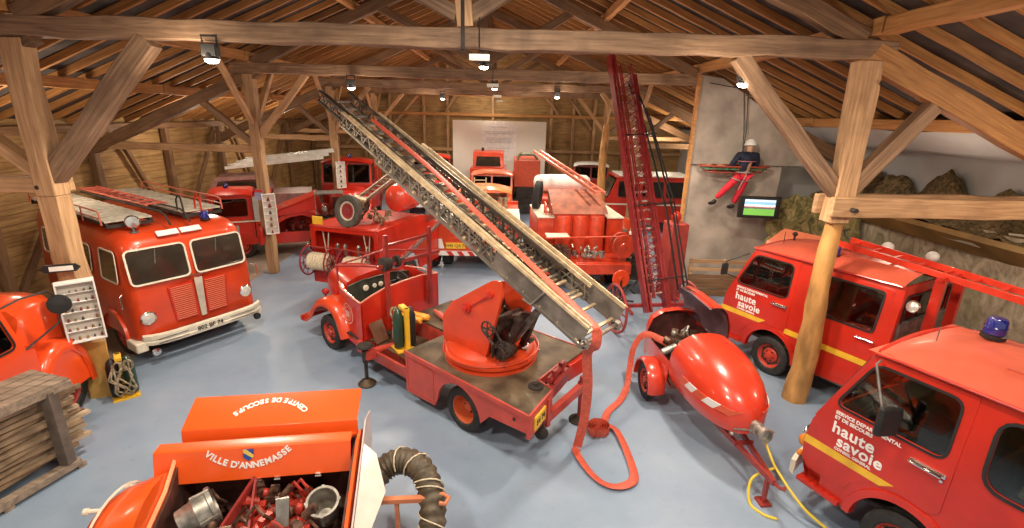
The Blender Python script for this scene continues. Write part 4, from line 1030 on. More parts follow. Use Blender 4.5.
def smooth_path(pts, n=8):
    pts = [V3(p) for p in pts]; out = []
    for i in range(len(pts)-1):
        p0 = pts[max(i-1,0)]; p1 = pts[i]; p2 = pts[i+1]; p3 = pts[min(i+2,len(pts)-1)]
        for k in range(n):
            t = k/n; out.append(.5*((2*p1) + (p2-p0)*t + (2*p0-5*p1+4*p2-p3)*t*t + (3*p1-p0-3*p2+p3)*t**3))
    out.append(pts[-1]); return out
# the flat hose: down the ladder, over its foot to the floor, then away to the pump trailer
hm = MB()
top = [LP(a, .02 + .36*max(0,(1-(a/3.8))) , .33) for a in (5.6,5,4,3,2,1.,.3,0)]
pts = [ltw(p) for p in top]
pts += [ltw(LP(-.08,.4,.3)), ltw(LP(-.16,.4,.12))]
n0 = len(pts)
foot = ltw(LP(-.16,.4,.0)); dropx, dropy = 1.25, 6.5
pts += [V3((1.1,5.64,1.75)), V3((1.16,5.74,1.2)), V3((1.17,5.86,.6)), V3((1.12,5.96,.07))]
sp = smooth_path(pts, 5)
U_ = (ltw(LP(1,0,1)) - ltw(LP(1,0,0))).normalized(); away = V3((-.1,-1,.1))
ups = [U_ if i < (n0-2)*5 else (U_*.5+away if i < (n0-1)*5 else away) for i in range(len(sp))]
ribbon(hm, sp, ups, .13)
fp = smooth_path([(1.12,5.96,.05),(1.1,5.9,.03),(1.16,5.68,.03),(1.27,5.43,.02),(1.42,5.25,.03),(1.62,5.22,.04),(1.81,5.36,.04),(1.85,5.7,.03),(1.83,6.15,.04),(1.78,6.42,.05),(1.66,6.52,.06)], 6)
ribbon(hm, fp, [V3((.25,.1,1))]*len(fp), .12)
coil = []
for i in range(90):
    a = i*.26; r = .04 + .0062*i*.26; coil.append((1.52+r*math.cos(a), 6.4+r*math.sin(a), .075))
ribbon(hm, coil, [V3((math.cos(i*.26), math.sin(i*.26), 0)) for i in range(90)], .13, .01)
fp = smooth_path([(1.62,6.52,.05),(1.76,6.9,.03),(2.04,7.25,.03),(2.26,7.68,.05),(2.36,7.95,.3),(2.42,8.02,.68),(2.58,7.92,.97),(2.9,7.6,.93)], 6)
ribbon(hm, fp, [V3((0,0,1))]*18+[V3((-.6,-.5,.5))]*(len(fp)-18), .12)
tag(hm.build('fire_hose', HOSE, smooth=50), 'flat red hose down the raised ladder, coiled on the floor, ending at the pump trailer', 'hose')

# breathing sets on a yellow rack, sign board
def rack(loc, deg, label):
    t = thing('breathing_apparatus', label, 'apparatus', loc, deg)
    f = MB(); f.bb(-.16,.16,-.14,.14,0,.02); f.bar((0,.1,0),(0,.1,.62),.06,.06); f.bar((0,-.1,.6),(0,.12,.6),.08,.04); f.build('stand', YEL, t)
    for x in (-.09,.09):
        c = MB(); c.lathe([(.001,.04),(.07,.05),(.075,.12),(.075,.48),(.05,.56),(.02,.6),(.001,.6)], (x,0,0), (0,0,1), 16); c.build('air_cylinder', GREENM if x > 0 else BLACK, t)
    s = MB(); rnd = random.Random(3)
    for k in range(7):
        x = rnd.uniform(-.15,.15); s.tube([(x,-.1,.55),(x+rnd.uniform(-.1,.1),-.15,.35),(x+rnd.uniform(-.12,.12),-.13,.15),(x+rnd.uniform(-.05,.05),-.08,.04)], .014, 6)
    for k in range(5):
        x = rnd.uniform(-.12,.12); s.tube([(x+.05*math.cos(a),-.12-.02*math.sin(a),.5+.08*math.sin(a)) for a in [2*PI*i/10 for i in range(10)]], .012, 5, closed=True)
    s.build('straps', mat('webbing straps', (.34,.27,.17), .8, var=.4, scale=25), t)
    return t
p_ = ltw((1.95,-.35,.605)); _q = rack(tuple(p_), LT_H+75, 'breathing set with green bottle on a yellow stand behind the open cab'); _q.scale = (1.25,1.25,1.3)
for k, (x,y,z) in enumerate(((1.95,-.62,1.12),(1.9,-.78,1.12))):
    pass
t = thing('yellow_cylinder', 'pair of orange yellow gas cylinders lying behind the open cab', 'cylinder', tuple(ltw((2.2,-.75,.95))), LT_H)
for y in (-.08,.1):
    m = MB(); m.lathe([(.001,-.28),(.05,-.27),(.065,-.22),(.065,.22),(.05,.27),(.02,.3),(.001,.31)], (0,y,.07), (1,.25,0), 16); m.build('cylinder_body', mat('orange cylinder', (.78,.33,.04), .4, dirt=.15), t)
m = MB(); a_, b_ = ltw((1.3,-1.0,1.0)), ltw((2.2,-1.25,1.0)); m.lathe([(.001,0),(.05,.01),(.055,.1),(.055,.72),(.035,.78),(.03,.92),(.001,.93)], a_, b_-a_, 16)
tag(m.build('hose_nozzle', mat('salmon pipe', (.62,.13,.09), .4, dirt=.1)), 'salmon red branch pipe lying on the brown truck deck', 'nozzle')
t = thing('notice_board', 'small white notice in a brown frame leaning behind the open cab', 'sign', tuple(ltw((2.5,-.18,.605))), LT_H+190)
m = MB(); rt = Matrix.Rotation(R(-25),3,'Y'); m.box((0,0,.2),(.02,.3,.4), rt); m.build('board', mat('brown frame', (.16,.07,.04), .5), t)
m = MB(); m.box((-.012,0,.21),(.006,.2,.27), rt); m.build('paper', WHITE, t)
# ---------------------------------------------------------------- teardrop pump trailer
ALU = mat('cast aluminium', (.45,.42,.37), .45, .75, var=.3, scale=12, dirt=.35)
ENG = mat('engine brown metal', (.15,.08,.055), .5, .5, var=.5, scale=14, dirt=.3, dirtcol=(.3,.2,.12))
def teardrop(loc, deg, label, lidang=0, simple=False):
    """nose towards +x, rounded like an egg"""
    t = thing('pump_trailer', label, 'trailer', (*loc, 0), deg); t.scale = (1,.9,1.03)
    def prof(x):    # half width, bottom, top
        k = max(0, min(1, -x/1.2)); w = .60*math.sqrt(max(0,1-(1-k)**2.2)) + .02
        top = .78 + .62*math.sqrt(max(0,1-(1-k)**2.0)); bot = .62 - .22*math.sqrt(max(0,1-(1-k)**2))
        return w, bot, top
    def section(x, sh=1., n=18, a0=-35, a1=215, z=None):
        w, b, tp = prof(x); out = []
        for i in range(n+1):
            a = R(a0 + (a1-a0)*i/n); cs, sn = math.cos(a), math.sin(a)
            p = 2.4; rr = 1/((abs(cs)**p + abs(sn)**p)**(1/p)); zc = b + (tp-b)*.45
            out.append((x, w*cs*rr*sh, zc + (tp-zc if sn > 0 else zc-b)*sn*rr*sh))
        return out
    # nose shell: from tip to the engine bay
    XO, XR_ = -1.5, -2.75
    sh = MB(); xs = [-.0,-.03,-.09,-.18,-.32,-.5,-.75,-1.0,-1.25,XO]
    sh.loft([section(x) for x in xs], cap=False, closed=False)
    sh.loft([section(x, .97) for x in xs], cap=False, closed=False)
    sh.build('nose_shell', RED2, t, smooth=60)
    # rear body: open topped bay with a low wall on the near side, hood wall behind
    rb = MB(); loops = []
    for x in (XO, -1.9, -2.35, -2.6, XR_):
        w, b, tp = prof(-1.4); kk = 1 if x > -2.4 else (.97 if x > -2.7 else .88)
        loops.append([(x, -w*kk, .92), (x, -w*kk*1.0, .6), (x, -w*.85*kk, .44), (x, w*.85*kk, .44), (x, w*kk, .6), (x, w*kk, .98)])
    rb.loft(loops, closed=False, cap=False)
    rb.build('lower_body', RED2, t, smooth=40)
    rb = MB(); rb.loft([[(p[0]+.0, p[1]*.96, p[2]+.012) for p in l] for l in loops], closed=False, cap=False); rb.plate([(y_*.86-.0,z*.93) for y_,z in ((-.6,.5),(-.6,1.0),(-.52,1.2),(-.3,1.33),(0,1.36),(.3,1.33),(.52,1.2),(.6,1.0),(.6,.5))], [], lambda u,v,k: (XR_+.02+k,u,v), .01); rb.build('dark_bay_inside', mat('dark bay inside', (.1,.025,.02), .7, var=.3), t, smooth=40)  # dark inner sheets added to darken the inside of the bay
    # rounded rear hoop
    hp = MB(); w = .6
    arcp = [(-.6,.5),(-.6,1.0),(-.52,1.2),(-.3,1.33),(0,1.36),(.3,1.33),(.52,1.2),(.6,1.0),(.6,.5)]
    hp.loft([[(x, y*k, z*kz) for y, z in arcp] for x, k, kz in ((XR_-.02,.86,.95),(XR_-.0,.95,.985),(XR_+.1,1,1),(XR_+.2,1,1))], cap=False, closed=False)
    hp.plate([(y*.86,z*.95) for y,z in arcp], [], lambda u,v,k: (XR_-.02+k,u,v), .02)
    hp.build('rear_panel', RED2, t, smooth=50)
    # lid, hinged on the far side and thrown open
    lid = MB(); 
    pr = [(0,0),(.12,.05),(.35,.1),(.55,.08),(.68,.0),(.72,-.1),(.72,-.2)]
    x0, x1 = XO-.02, XR_-.42
    A = R(lidang); hy, hz = .42, 1.16
    def lp(x, u, v):
        v = -v; return (x, hy + u*math.cos(A) + v*math.sin(A)*-1 , hz + u*math.sin(A) + v*math.cos(A))
    def lidsec(x, k, o=0): return [lp(x, u*k, v*k + o) for u, v in pr]
    lid.loft([lidsec(x0,.98), lidsec(x0-.1,1), lidsec(-2.2,1), lidsec(-2.7,.9), lidsec(x1,.45)], cap=False, closed=False)
    li = MB(); li.loft([lidsec(x0,.98,-.03), lidsec(x0-.1,1,-.03), lidsec(-2.2,1,-.03), lidsec(-2.7,.9,-.03), lidsec(x1,.45,-.03)], cap=False, closed=False); li.build('lid_lining', mat('purple grey lining', (.12,.07,.085), .5, var=.2), t, smooth=50)
    lid.build('open_lid', RED2, t, smooth=50)
    e = MB(); e.bb(XR_+.2,XO-.1,-.4,.4,.5,.85); engine_bits(e, (-1.95,-.05,.98), (.35,.35,.16), 4, 26); e.build('pump_engine', ENG, t)
    e = MB(); engine_bits(e, (-1.9,-.1,1.1), (.25,.2,.12), 9, 8); e.cyl((-1.85,-.35,1.0),(-1.8,-.62,.92),.06,n=12); e.build('pump_fittings', ALU, t)
    # striped band on the flank
    for s in (1,-1):
        for k in range(5):
            m = MB(); xa = -1.12+.2*k; xb = xa+.2
            def fp(u, v, q):
                w_, b, tp = prof(u); return (u, s*((w_ if 1 else 0)*1.0*(1-.02*((v-.75)/.1)**0)+.012-q*1.0 - .05*max(0,(.78-v)/.2)), v)
            m.plate([(xa+.1*q+(xb-xa)*e_, .84+.11*q) for q, e_ in ((0,0),(0,.25),(0,.5),(0,.75),(0,1),(1,1),(1,.75),(1,.5),(1,.25),(1,0))], [], fp, .012); m.build('stripe_band', WHITE if k % 2 else mat('orange stripe', (.72,.1,.04), .4), t)
        f = MB(); wx = -1.98
        f.loft([[(wx+(.38+dr)*math.cos(a), s*(.62+dy), .32+(.38+dr)*math.sin(a)) for dr, dy in ((0,-.05),(.02,.02),(.03,.2),(.0,.27),(-.03,.27),(-.02,.0))] for a in [R(-8)+PI*1.09*i/18 for i in range(19)]]); f.build('mudguard', RED2, t, smooth=50)
        wheel(t, (wx, s*.76, .32), .32, .15, side=s)
    # draw bar, jockey, suction outlet
    o = MB(); o.lathe([(.09,-.05),(.09,.1),(.075,.11),(.075,.2),(.1,.21),(.1,.27),(.075,.28),(.07,.22),(.001,.2)], (-.02,.05,.76), (1,.05,.1), 18); o.tube([(.2,.0,.84),(.27,.05,.9),(.27,.14,.86)], .014, 6); o.build('suction_outlet', ALU, t)
    b = MB(); b.bar((-.6,.16,.42),(.62,.0,.4),.05,.07); b.bar((-.6,-.16,.42),(.62,.0,.4),.05,.07); b.bar((-.1,-.15,.44),(-.1,.15,.44),.04,.05); b.tube([(.62,0,.4),(.72,0,.42),(.76,.05,.42),(.72,.08,.42)], .02, 6)
    b.bar((.5,.0,.42),(.5,.0,.1),.05,.05); b.build('tow_bar', DRED2, t)
    b = MB(); b.bb(.42,.58,-.08,.08,0.,.03); b.cyl((.5,0,.03),(.5,0,.12),.03); b.build('prop_foot', DRED2, t)
    b = MB(); b.tube([(-.12,-.2,.62),(-.05,-.22,.7),(.0,-.1,.72),(.02,.1,.7)], .014, 6); b.ell((-.1,-.22,.6),(.04,.04,.03)); b.build('grab_handle', ALU, t)
    return t
RED2 = mat('glossy pump red', (.66,.045,.018), .3, coat=.5, var=.05, scale=2)
teardrop((3.35,5.5), -86, 'egg-nosed red pump trailer, lid thrown open, hose plugged into its side', 106)
# yellow cord across the floor
m = MB(); m.tube(smooth_path([(3.55,5.15,.42),(3.28,5.15,.25),(3.2,4.98,.03),(3.28,4.8,.015),(3.42,4.72,.015)], 8), .017, 8)
tag(m.build('air_line', YHOSE), 'short yellow cord drooping under the nose of the egg-nosed trailer', 'cord')
m = MB(); m.tube(smooth_path([(3.5,5.5,.72),(3.52,5.3,.55),(3.55,5.1,.42),(3.7,4.75,.2),(3.95,4.55,.03),(4.1,4.4,.02),(3.98,4.05,.02),(4.05,3.7,.02)], 8), .017, 8)
tag(m.build('air_line', YHOSE), 'long yellow cord trailing from the trailer towards the nearest van wheel', 'cord')

# ---------------------------------------------------------------- orange rescue pump trailer in front
def orange_pump():
    deg = 8; t = thing('motor_pump_trailer', 'bright orange motor pump trailer with two raised lids and open engine bay', 'trailer', (-2.4, 4.2, 0), deg)
    # far lid: folded box standing upright
    l = MB(); l.loft([[(x+dx*k,.64,1.60),(x,.63,1.62),(x,.27,1.485),(x,.24,1.465),(x,.22,1.30),(x,.235,1.30),(x,.26,1.455),(x,.28,1.465)] for x, dx, k in ((-.9,0,0),(.87,0,0))], closed=True); lo = l.build('rear_lid', ORNG, t, bevel=.004)
    arctext('CENTRE DE SECOURS', .082, LETTER, lo, lambda u,v,k: (-u*1.0 - .06, .56 - v*.936, 1.6 - v*.36 + k), .52, up=1, bold=.003)
    # near lid with the town name
    l = MB(); l.loft([[(x,.15,1.37),(x,.14,1.40),(x,.02,1.395),(x-.0,.0,1.385),(x,-.085,1.07),(x,-.07,1.065),(x,.01,1.36)] for x in (-1.06,.83)], closed=True); lo2 = l.build('front_lid', ORNG, t, bevel=.004)
    f3 = lambda u,v,k: (u, -.04+v*.26, 1.235+v*.965) if 0 else V3((u - .17, -.046 + v*.2605 - .006 - k, 1.222 + v*.9655))
    arctext("VILLE D'ANNEMASSE", .088, LETTER, lo2, lambda u,v,k: f3(u, v-.035, k), .62, up=1, bold=.003)
    sh = MB(); f2 = lambda u,v,k: f3(u, v*1.0 + .1, -k + .004)
    sh.plate([(-.05,.06),(.05,.06),(.05,-.02),(0,-.06),(-.05,-.02)], [], f2, .004); so = sh.build('town_crest', BLUEM, lo2)
    sh = MB(); sh.plate([(-.05,.06),(-.05,.03),(.038,-.03),(.05,-.02),(.05,.0),(-.02,.06)], [], lambda u,v,k: f3(u, v + .1, .007-k), .002); sh.build('crest_band', mat('crest gold', (.72,.5,.1), .5), so)
    for x in (-.8,.02,.2,.6):
        m = MB(); m.box((x-.1,-.09,1.07),(.05,.03,.03)); m.cyl((x-.13,-.1,1.06),(x-.07,-.1,1.06),.012,n=8); m.build('lid_hinge', CHROME, lo2)
    # body walls
    b = MB(); b.bb(-.86,.86,.2,.24,.5,1.32); b.plate([(-.95,.45),(.22,.45),(.22,1.3),(.0,1.3),(-.25,1.12),(-.6,1.0),(-.95,.98)], [], lambda u,v,k: (-.86-k,u,v), .03); b.bb(-.86,.9,-.95,.22,.42,.48); b.plate([(-.95,.45),(.6,.45),(.6,1.1),(.2,1.36),(.0,1.36),(-.95,1.0)], [], lambda u,v,k: (.88+k,u,v), .03)
    b.build('body_tub', ORNG, t)
    b = MB(); b.bb(-.84,.86,.17,.19,.48,1.29); b.plate([(-.93,.5),(.19,.5),(.19,1.27),(.0,1.27),(-.25,1.1),(-.6,.98),(-.93,.96)], [], lambda u,v,k: (-.835-k,u,v), .02); b.plate([(-.93,.5),(.19,.5),(.19,1.3),(.0,1.3),(-.93,.97)], [], lambda u,v,k: (.85+k,u,v), .02); b.bb(-.84,.85,-.94,.19,.485,.5); b.build('dark_bay_inside', mat('dark engine bay', (.09,.03,.022), .7, var=.4, scale=6), t)  # dark plates added inside the tub so the bay reads darker
    fr = MB(); fr.tube([(-.87,-.95,1.0),(-.87,-.6,1.02),(-.87,-.25,1.14),(-.87,.0,1.31)], .02, 6); fr.build('body_edge', mat('worn orange edge', (.8,.4,.2), .5), t)
    # rounded water box at the left end
    e = MB(); loops = []
    for x, k in ((-.89,1.26),(-.98,1.2),(-1.07,1.1),(-1.16,1.0),(-1.3,.9),(-1.4,.76),(-1.45,.5)):
        zc = .72; loops.append([(x, -.35 + .62*min(k,1)*math.cos(a), zc + .46*k*math.sin(a)) for a in [2*PI*i/24 for i in range(24)]])
    e.loft(loops); e.build('end_tank', ORNG, t, smooth=50)
    e = MB(); e.lathe([(.47,-.012),(.49,0),(.47,.012)], (-1.3,-.35,.72), (1,0,0), 32); eo = e.build('chrome_band', CREAM, t)
    eo.scale = (1,1.18,.97); eo.location = (0,.06,.02)
    for y, z in ((.22,.95),(-.78,1.0),(-.35,1.17)):
        k = MB(); k.cyl((-1.38,y,z-.1),(-1.5,y,z-.1),.02,n=8); k.cyl((-1.48,y,z-.1),(-1.52,y,z-.1),.032,n=10); k.build('wing_bolt', CREAM, t)
    # fender under the left end
    # wheels
    for y, s in ((-.98,-1),(.3,1)): wheel(t, (-.1,y*.9,.32), .32, .16, side=s)
    # engine bay
    m = MB(); engine_bits(m, (.12,-.4,.82), (.28,.28,.14), 12, 24); m.bb(-.2,.5,-.65,-.05,.5,.85); m.build('engine_block', mat('red engine parts', (.42,.035,.02), .4, .1, var=.4, scale=10, dirt=.35), t)
    m = MB(); engine_bits(m, (-.1,-.42,.78), (.6,.36,.14), 21, 34); engine_bits(m, (.1,-.38,.92), (.3,.25,.08), 5, 10); m.bb(-.8,.85,-.9,.18,.485,.55); m.build('engine_fittings', ENG, t)
    def bell(p, ax, r, L, name):
        q = MB(); q.lathe([(r*.62,L),(r*.7,L*.98),(r*.8,L*.6),(r*.95,L*.5),(r*.97,L*.15),(r*1.06,L*.12),(r*1.06,0),(r*.9,0),(r*.85,L*.1),(r*.7,L*.55),(r*.5,L*.9),(.001,L*.9)], p, ax, 28)
        for k in range(4):
            a = k*PI/2; d, s, u = frame(ax); c = V3(p) + (s*math.cos(a)+u*math.sin(a))*r*1.02
            q.bar(c, c + d*L*.5 + (s*math.cos(a)+u*math.sin(a))*.01, .03, .03)
        return q.build(name, ALU, t)
    bell((-.48,-.38,1.1), (.5,.55,.15), .2, .01, 'intake_strainer') if 0 else None
    bell((-.42,-.3,1.0), (-.8,-.5,-.2), .17, .32, 'intake_strainer')
    bell((.6,-.4,1.0), (-.05,.35,-.9), .15, .34, 'pump_bell')
    m = MB(); m.prism([(.17,-.4,1.06),(.29,-.38,1.06),(.3,-.55,.8),(.2,-.58,.8)], (0,.02,0)); m.build('steel_bracket', GREY, t)
    m = MB(); m.bar((-.1,-.1,1.08),(-.4,-.75,.75),.03,.1); m.bar((-.1,-.1,1.07),(-.02,-.8,.7),.02,.1); m.build('lid_strut', DRED2, t)
    # folded pale side flap
    w = MB(); w.prism([(.935,.62,1.32),(.935,.3,1.42),(.935,.0,1.3),(.935,-.9,.98),(.935,-.9,.6),(.935,.62,.9)], (.015,0,0)); w.build('side_wall', mat('pale inner panel', (.62,.5,.47), .35, coat=.3, var=.05), t)
    w = MB(); w.prism([(.955,.05,1.3),(.955,-.95,.92),(1.1,-.7,.9),(1.2,-.32,.98),(1.08,.02,1.18)], (.0,.012,-.015)); w.build('side_flap', mat('pale pink panel', (.74,.6,.53), .4, coat=.2, var=.06), t)
    return t
orange_pump()
def o2w(p):
    c, s = math.cos(R(8)), math.sin(R(8)); return V3((-2.4+p[0]*c-p[1]*s, 4.2+p[0]*s+p[1]*c, p[2]))
m = MB(); path = smooth_path([o2w(p) for p in ((1.0,-.05,.82),(1.15,.1,.92),(1.35,.12,.98),(1.55,-.02,.96),(1.66,-.25,.8),(1.66,-.5,.55),(1.6,-.7,.3),(1.5,-1.0,.16),(1.3,-1.3,.14))], 14)
rr = [.135+.012*math.sin(i*1.55) for i in range(len(path))]; m.tube(path, rr, 18)
sh_ = m.build('suction_hose', SUCT, smooth=80); tag(sh_, 'thick ribbed dark suction hose curling over beside the orange trailer', 'hose')
m = MB(); 
for q0, q1 in ((.2,.5),(.45,.75),(.6,.9)):
    i0, i1 = int(q0*len(path)), int(q1*len(path))
    m.tube([path[i] + frame(path[min(i+1,len(path)-1)]-path[i-1])[1]*.15*math.cos((i-i0)*.5) + frame(path[min(i+1,len(path)-1)]-path[i-1])[2]*.15*math.sin((i-i0)*.5) for i in range(i0,i1)], .008, 5)
m.build('hose_lashing', ROPE, sh_)
m = MB(); 
def T_(p): return o2w(p)
m.bar(T_((.92,-.3,.86)),T_((1.6,-.32,.84)),.06,.05); m.tube([T_((1.6,-.32,.84)),T_((1.78,-.3,.86)),T_((1.84,-.36,.86)),T_((1.8,-.44,.86)),T_((1.74,-.42,.86))], .022, 8)
m.bar(T_((1.3,-.3,.84)),T_((1.3,-.3,.0)),.04,.04)
tag(m.build('tow_hook', mat('rusty orange bar', (.6,.2,.09), .5, dirt=.2)), 'orange tow bar with round hook eye under the ribbed suction hose', 'tow bar')
# ---------------------------------------------------------------- climbing wall, hanging climber, screen, relief
CLIFF = mat('grey plastered climbing wall', (.46,.39,.33), .85, var=.22, scale=1.6, bump=.5, dirt=.3, dirtcol=(.5,.44,.38))
WWALL = mat('white wall board', (.55,.53,.5), .8, var=.06, scale=1.5)
y = 13.6
m = MB(); m.plate([(5.1,0),(7.6,0),(7.68,3.45),(8.25,3.47),(8.2,3.95),(7.3,4.75),(5.7,5.72),(5.1,5.8)], [], lambda u,v,k: (u, y+k, v), .12)
cw = m.build('wall_climbing', CLIFF); struct(cw)
m = MB(); m.bb(5.03,5.1,y-.05,y+.1,0,5.8); struct(m.build('trim_1', PINE))
m = MB(); m.bb(5.1,8.2,y-.03,y-.003,3.46,3.5); struct(m.build('trim_2', GREY))
m = MB(); m.bb(WR-.1,WR,-1,YB,0,5.0); struct(m.build('wall_right', WWALL))
m = MB(); m.plate([(7.3,0),(WR-.1,0),(WR-.1,4.3),(7.3,5.2)], [], lambda u,v,k:(u, 15.2+k, v), .08); struct(m.build('wall_divider', WWALL))
# painted sky behind the relief, sagging fold
m = MB(); m.loft([[(WR-.15-.25*math.sin((i/12)*PI)*0, 14.6-i*.75, zz) for i in range(13)] for zz in (3.0,3.6,4.2)], closed=False, cap=False)
m.loft([[(WR-.15-(WR-.15-8.42)*j/4, 14.6-i*.75, (4.02,4.05,4.1,4.2,4.56)[j] - .02*math.sin(j/4*PI)+.02*math.sin(i*1.3+j)) for i in range(13)] for j in range(5)], closed=False, cap=False)
struct(m.build('wall_sky_canvas', mat('pale painted sky', (.6,.6,.6), .8, var=.08, scale=.8)))
# photographic rock wall under the relief and the grassy slope between
def rockmat(name, cols, sc=3.):
    m = bpy.data.materials.new(name); m.use_nodes = True; nt = m.node_tree; N = nt.nodes; L = nt.links; p = N['Principled BSDF']; p.inputs['Roughness'].default_value = .9
    tc = N.new('ShaderNodeTexCoord'); mp = N.new('ShaderNodeMapping'); mp.inputs['Scale'].default_value = (1,1,.6); mp.inputs['Rotation'].default_value = (.5,.0,.3); L.new(tc.outputs['Object'], mp.inputs[0])
    nz = N.new('ShaderNodeTexNoise'); nz.inputs['Scale'].default_value = sc; nz.inputs['Detail'].default_value = 9; nz.inputs['Distortion'].default_value = 1.6; nz.inputs['Roughness'].default_value = .65; L.new(mp.outputs[0], nz.inputs['Vector'])
    cr = N.new('ShaderNodeValToRGB'); e = cr.color_ramp.elements
    for i, (pos, c) in enumerate(cols):
        if i < 2: e[i].position = pos; e[i].color = (*c,1)
        else: q = e.new(pos); q.color = (*c,1)
    L.new(nz.outputs['Fac'], cr.inputs[0])
    n2 = N.new('ShaderNodeTexNoise'); n2.inputs['Scale'].default_value = .7; n2.inputs['Detail'].default_value = 4; L.new(tc.outputs['Object'], n2.inputs['Vector'])
    c2 = N.new('ShaderNodeValToRGB'); c2.color_ramp.elements[0].position = .52; c2.color_ramp.elements[1].position = .62; L.new(n2.outputs['Fac'], c2.inputs[0])
    mx = N.new('ShaderNodeMixRGB'); mx.inputs[2].default_value = (.2,.19,.07,1)
    mu = N.new('ShaderNodeMath'); mu.operation = 'MULTIPLY'; mu.inputs[1].default_value = .45; L.new(c2.outputs[0], mu.inputs[0]); L.new(mu.outputs[0], mx.inputs[0]); L.new(cr.outputs[0], mx.inputs[1]); L.new(mx.outputs[0], p.inputs['Base Color'])
    bp = N.new('ShaderNodeBump'); bp.inputs['Strength'].default_value = .7; bp.inputs['Distance'].default_value = .05; L.new(nz.outputs['Fac'], bp.inputs['Height']); L.new(bp.outputs[0], p.inputs['Normal'])
    return m
ROCK = rockmat('rock face mural', [(.3,(.16,.12,.08)),(.7,(.62,.52,.4)),(.45,(.36,.29,.2)),(.56,(.5,.4,.29))], 2.6)
HILL = rockmat('grassy hillside', [(.3,(.05,.045,.015)),(.7,(.4,.3,.14)),(.45,(.13,.11,.035)),(.56,(.27,.2,.08))], 5.)
def bumpy(name, fn, nu, nv, m, amp, seed, th=.15, kind=None):
    rnd = random.Random(seed); g = MB(); loops = []
    for i in range(nu+1):
        loops.append([V3(fn(i/nu, j/nv)) + V3((rnd.uniform(-1,1), rnd.uniform(-1,1), rnd.uniform(-1,1)))*amp for j in range(nv+1)])
    g.loft(loops, closed=False, cap=False); o = g.build(name, m, smooth=60)
    s = o.modifiers.new('thick', 'SOLIDIFY'); s.thickness = th; return o
o = bumpy('wall_rock_mural', lambda u,v: (9.5+.5*v*0+.15*math.sin(u*9), 13.3-11.5*u, 2.75*v), 40, 10, ROCK, .03, 4); struct(o)
o = bumpy('hillside', lambda u,v: (7.5+1.75*u, 13.5-.9*u-.6*(1-v), (2.0+1.7*u**.8)*v + .2*math.sin(u*9)*v), 22, 18, HILL, .05, 8)
tag(o, 'brown green artificial hillside rising between the climbing wall and the relief', 'hillside')
# relief map: tilted table with mountains
def relief():
    t = thing('mountain_relief', 'long brown and green relief model of mountains above the rock wall', 'model', (9.6, 7.5, 2.7))
    b = MB(); NU, NV = 110, 22
    rnd = random.Random(11); peaks = [(rnd.uniform(-6,6.3), rnd.uniform(.62,.95), rnd.uniform(.16,.34), rnd.uniform(.3,.62)) for _ in range(26)]
    peaks += [(3.6,.9,.62,.7),(2.2,.92,.5,.8),(.6,.93,.48,.75),(4.9,.9,.4,.6),(-1.4,.9,.6,.8)]
    rows = []
    for i in range(NU+1):
        yy = 6.6-12.8*i/NU; r = []
        for j in range(NV+1):
            v = j/NV; x = -.55+1.25*v; z = -.02 + .38*v + .03*math.sin(yy*3.1+v*5) + .03*math.sin(yy*7.3-v*9)
            z += .03*math.sin(yy*17+v*11)*math.sin(v*23-yy*9)
            for py, pv, h, w in peaks:
                d = math.hypot((yy-py)/w*(1+.25*math.sin(yy*13+py*5)), (v-pv)/.3*.9); z += 1.0*h*max(0,1-d)**1.5 
            r.append((x, yy, z + rnd.uniform(-.025,.025)))
        rows.append(r)
    b.loft(rows, closed=False, cap=False); b.build('terrain', RELM, t, smooth=40)
    e = MB(); e.loft([[(-.55,yy,-.03),(-.62,yy,-.0),(-.66,yy,-.1),(-.35,yy,-.42),(-.3,yy,-.4)] for yy in (6.6,3,0,-3,-6.2)]); e.build('relief_edge', mat('olive brown board', (.3,.17,.05), .6, var=.25, scale=1.2), t)
    l = MB(); l.prism([(-.63+.34*q-.012, yy, -.1-.34*q+.0) for yy, q in ((1.9,.3),(1.7,.2),(1.45,.16),(1.3,.3),(1.35,.5),(1.6,.52),(1.9,.42),(2.3,.36))], (-.012,0,-.01)); l.build('painted_lake', mat('pale lake', (.62,.62,.48), .5), t)
    r = MB(); r.tube([(-.2,3.4,.12),(-.05,3.1,.17),(.05,3.2,.2),(.2,2.9,.28)], .02, 5); r.tube([(.1,.9,.25),(-.1,.6,.16),(-.2,.8,.13),(-.3,1.1,.1)], .02, 5); r.build('river', CREAM, t)
    return t
RELM = rockmat('relief model paint', [(.28,(.03,.025,.012)),(.72,(.42,.33,.2)),(.42,(.09,.07,.03)),(.58,(.25,.16,.075))], 9.)
relief()
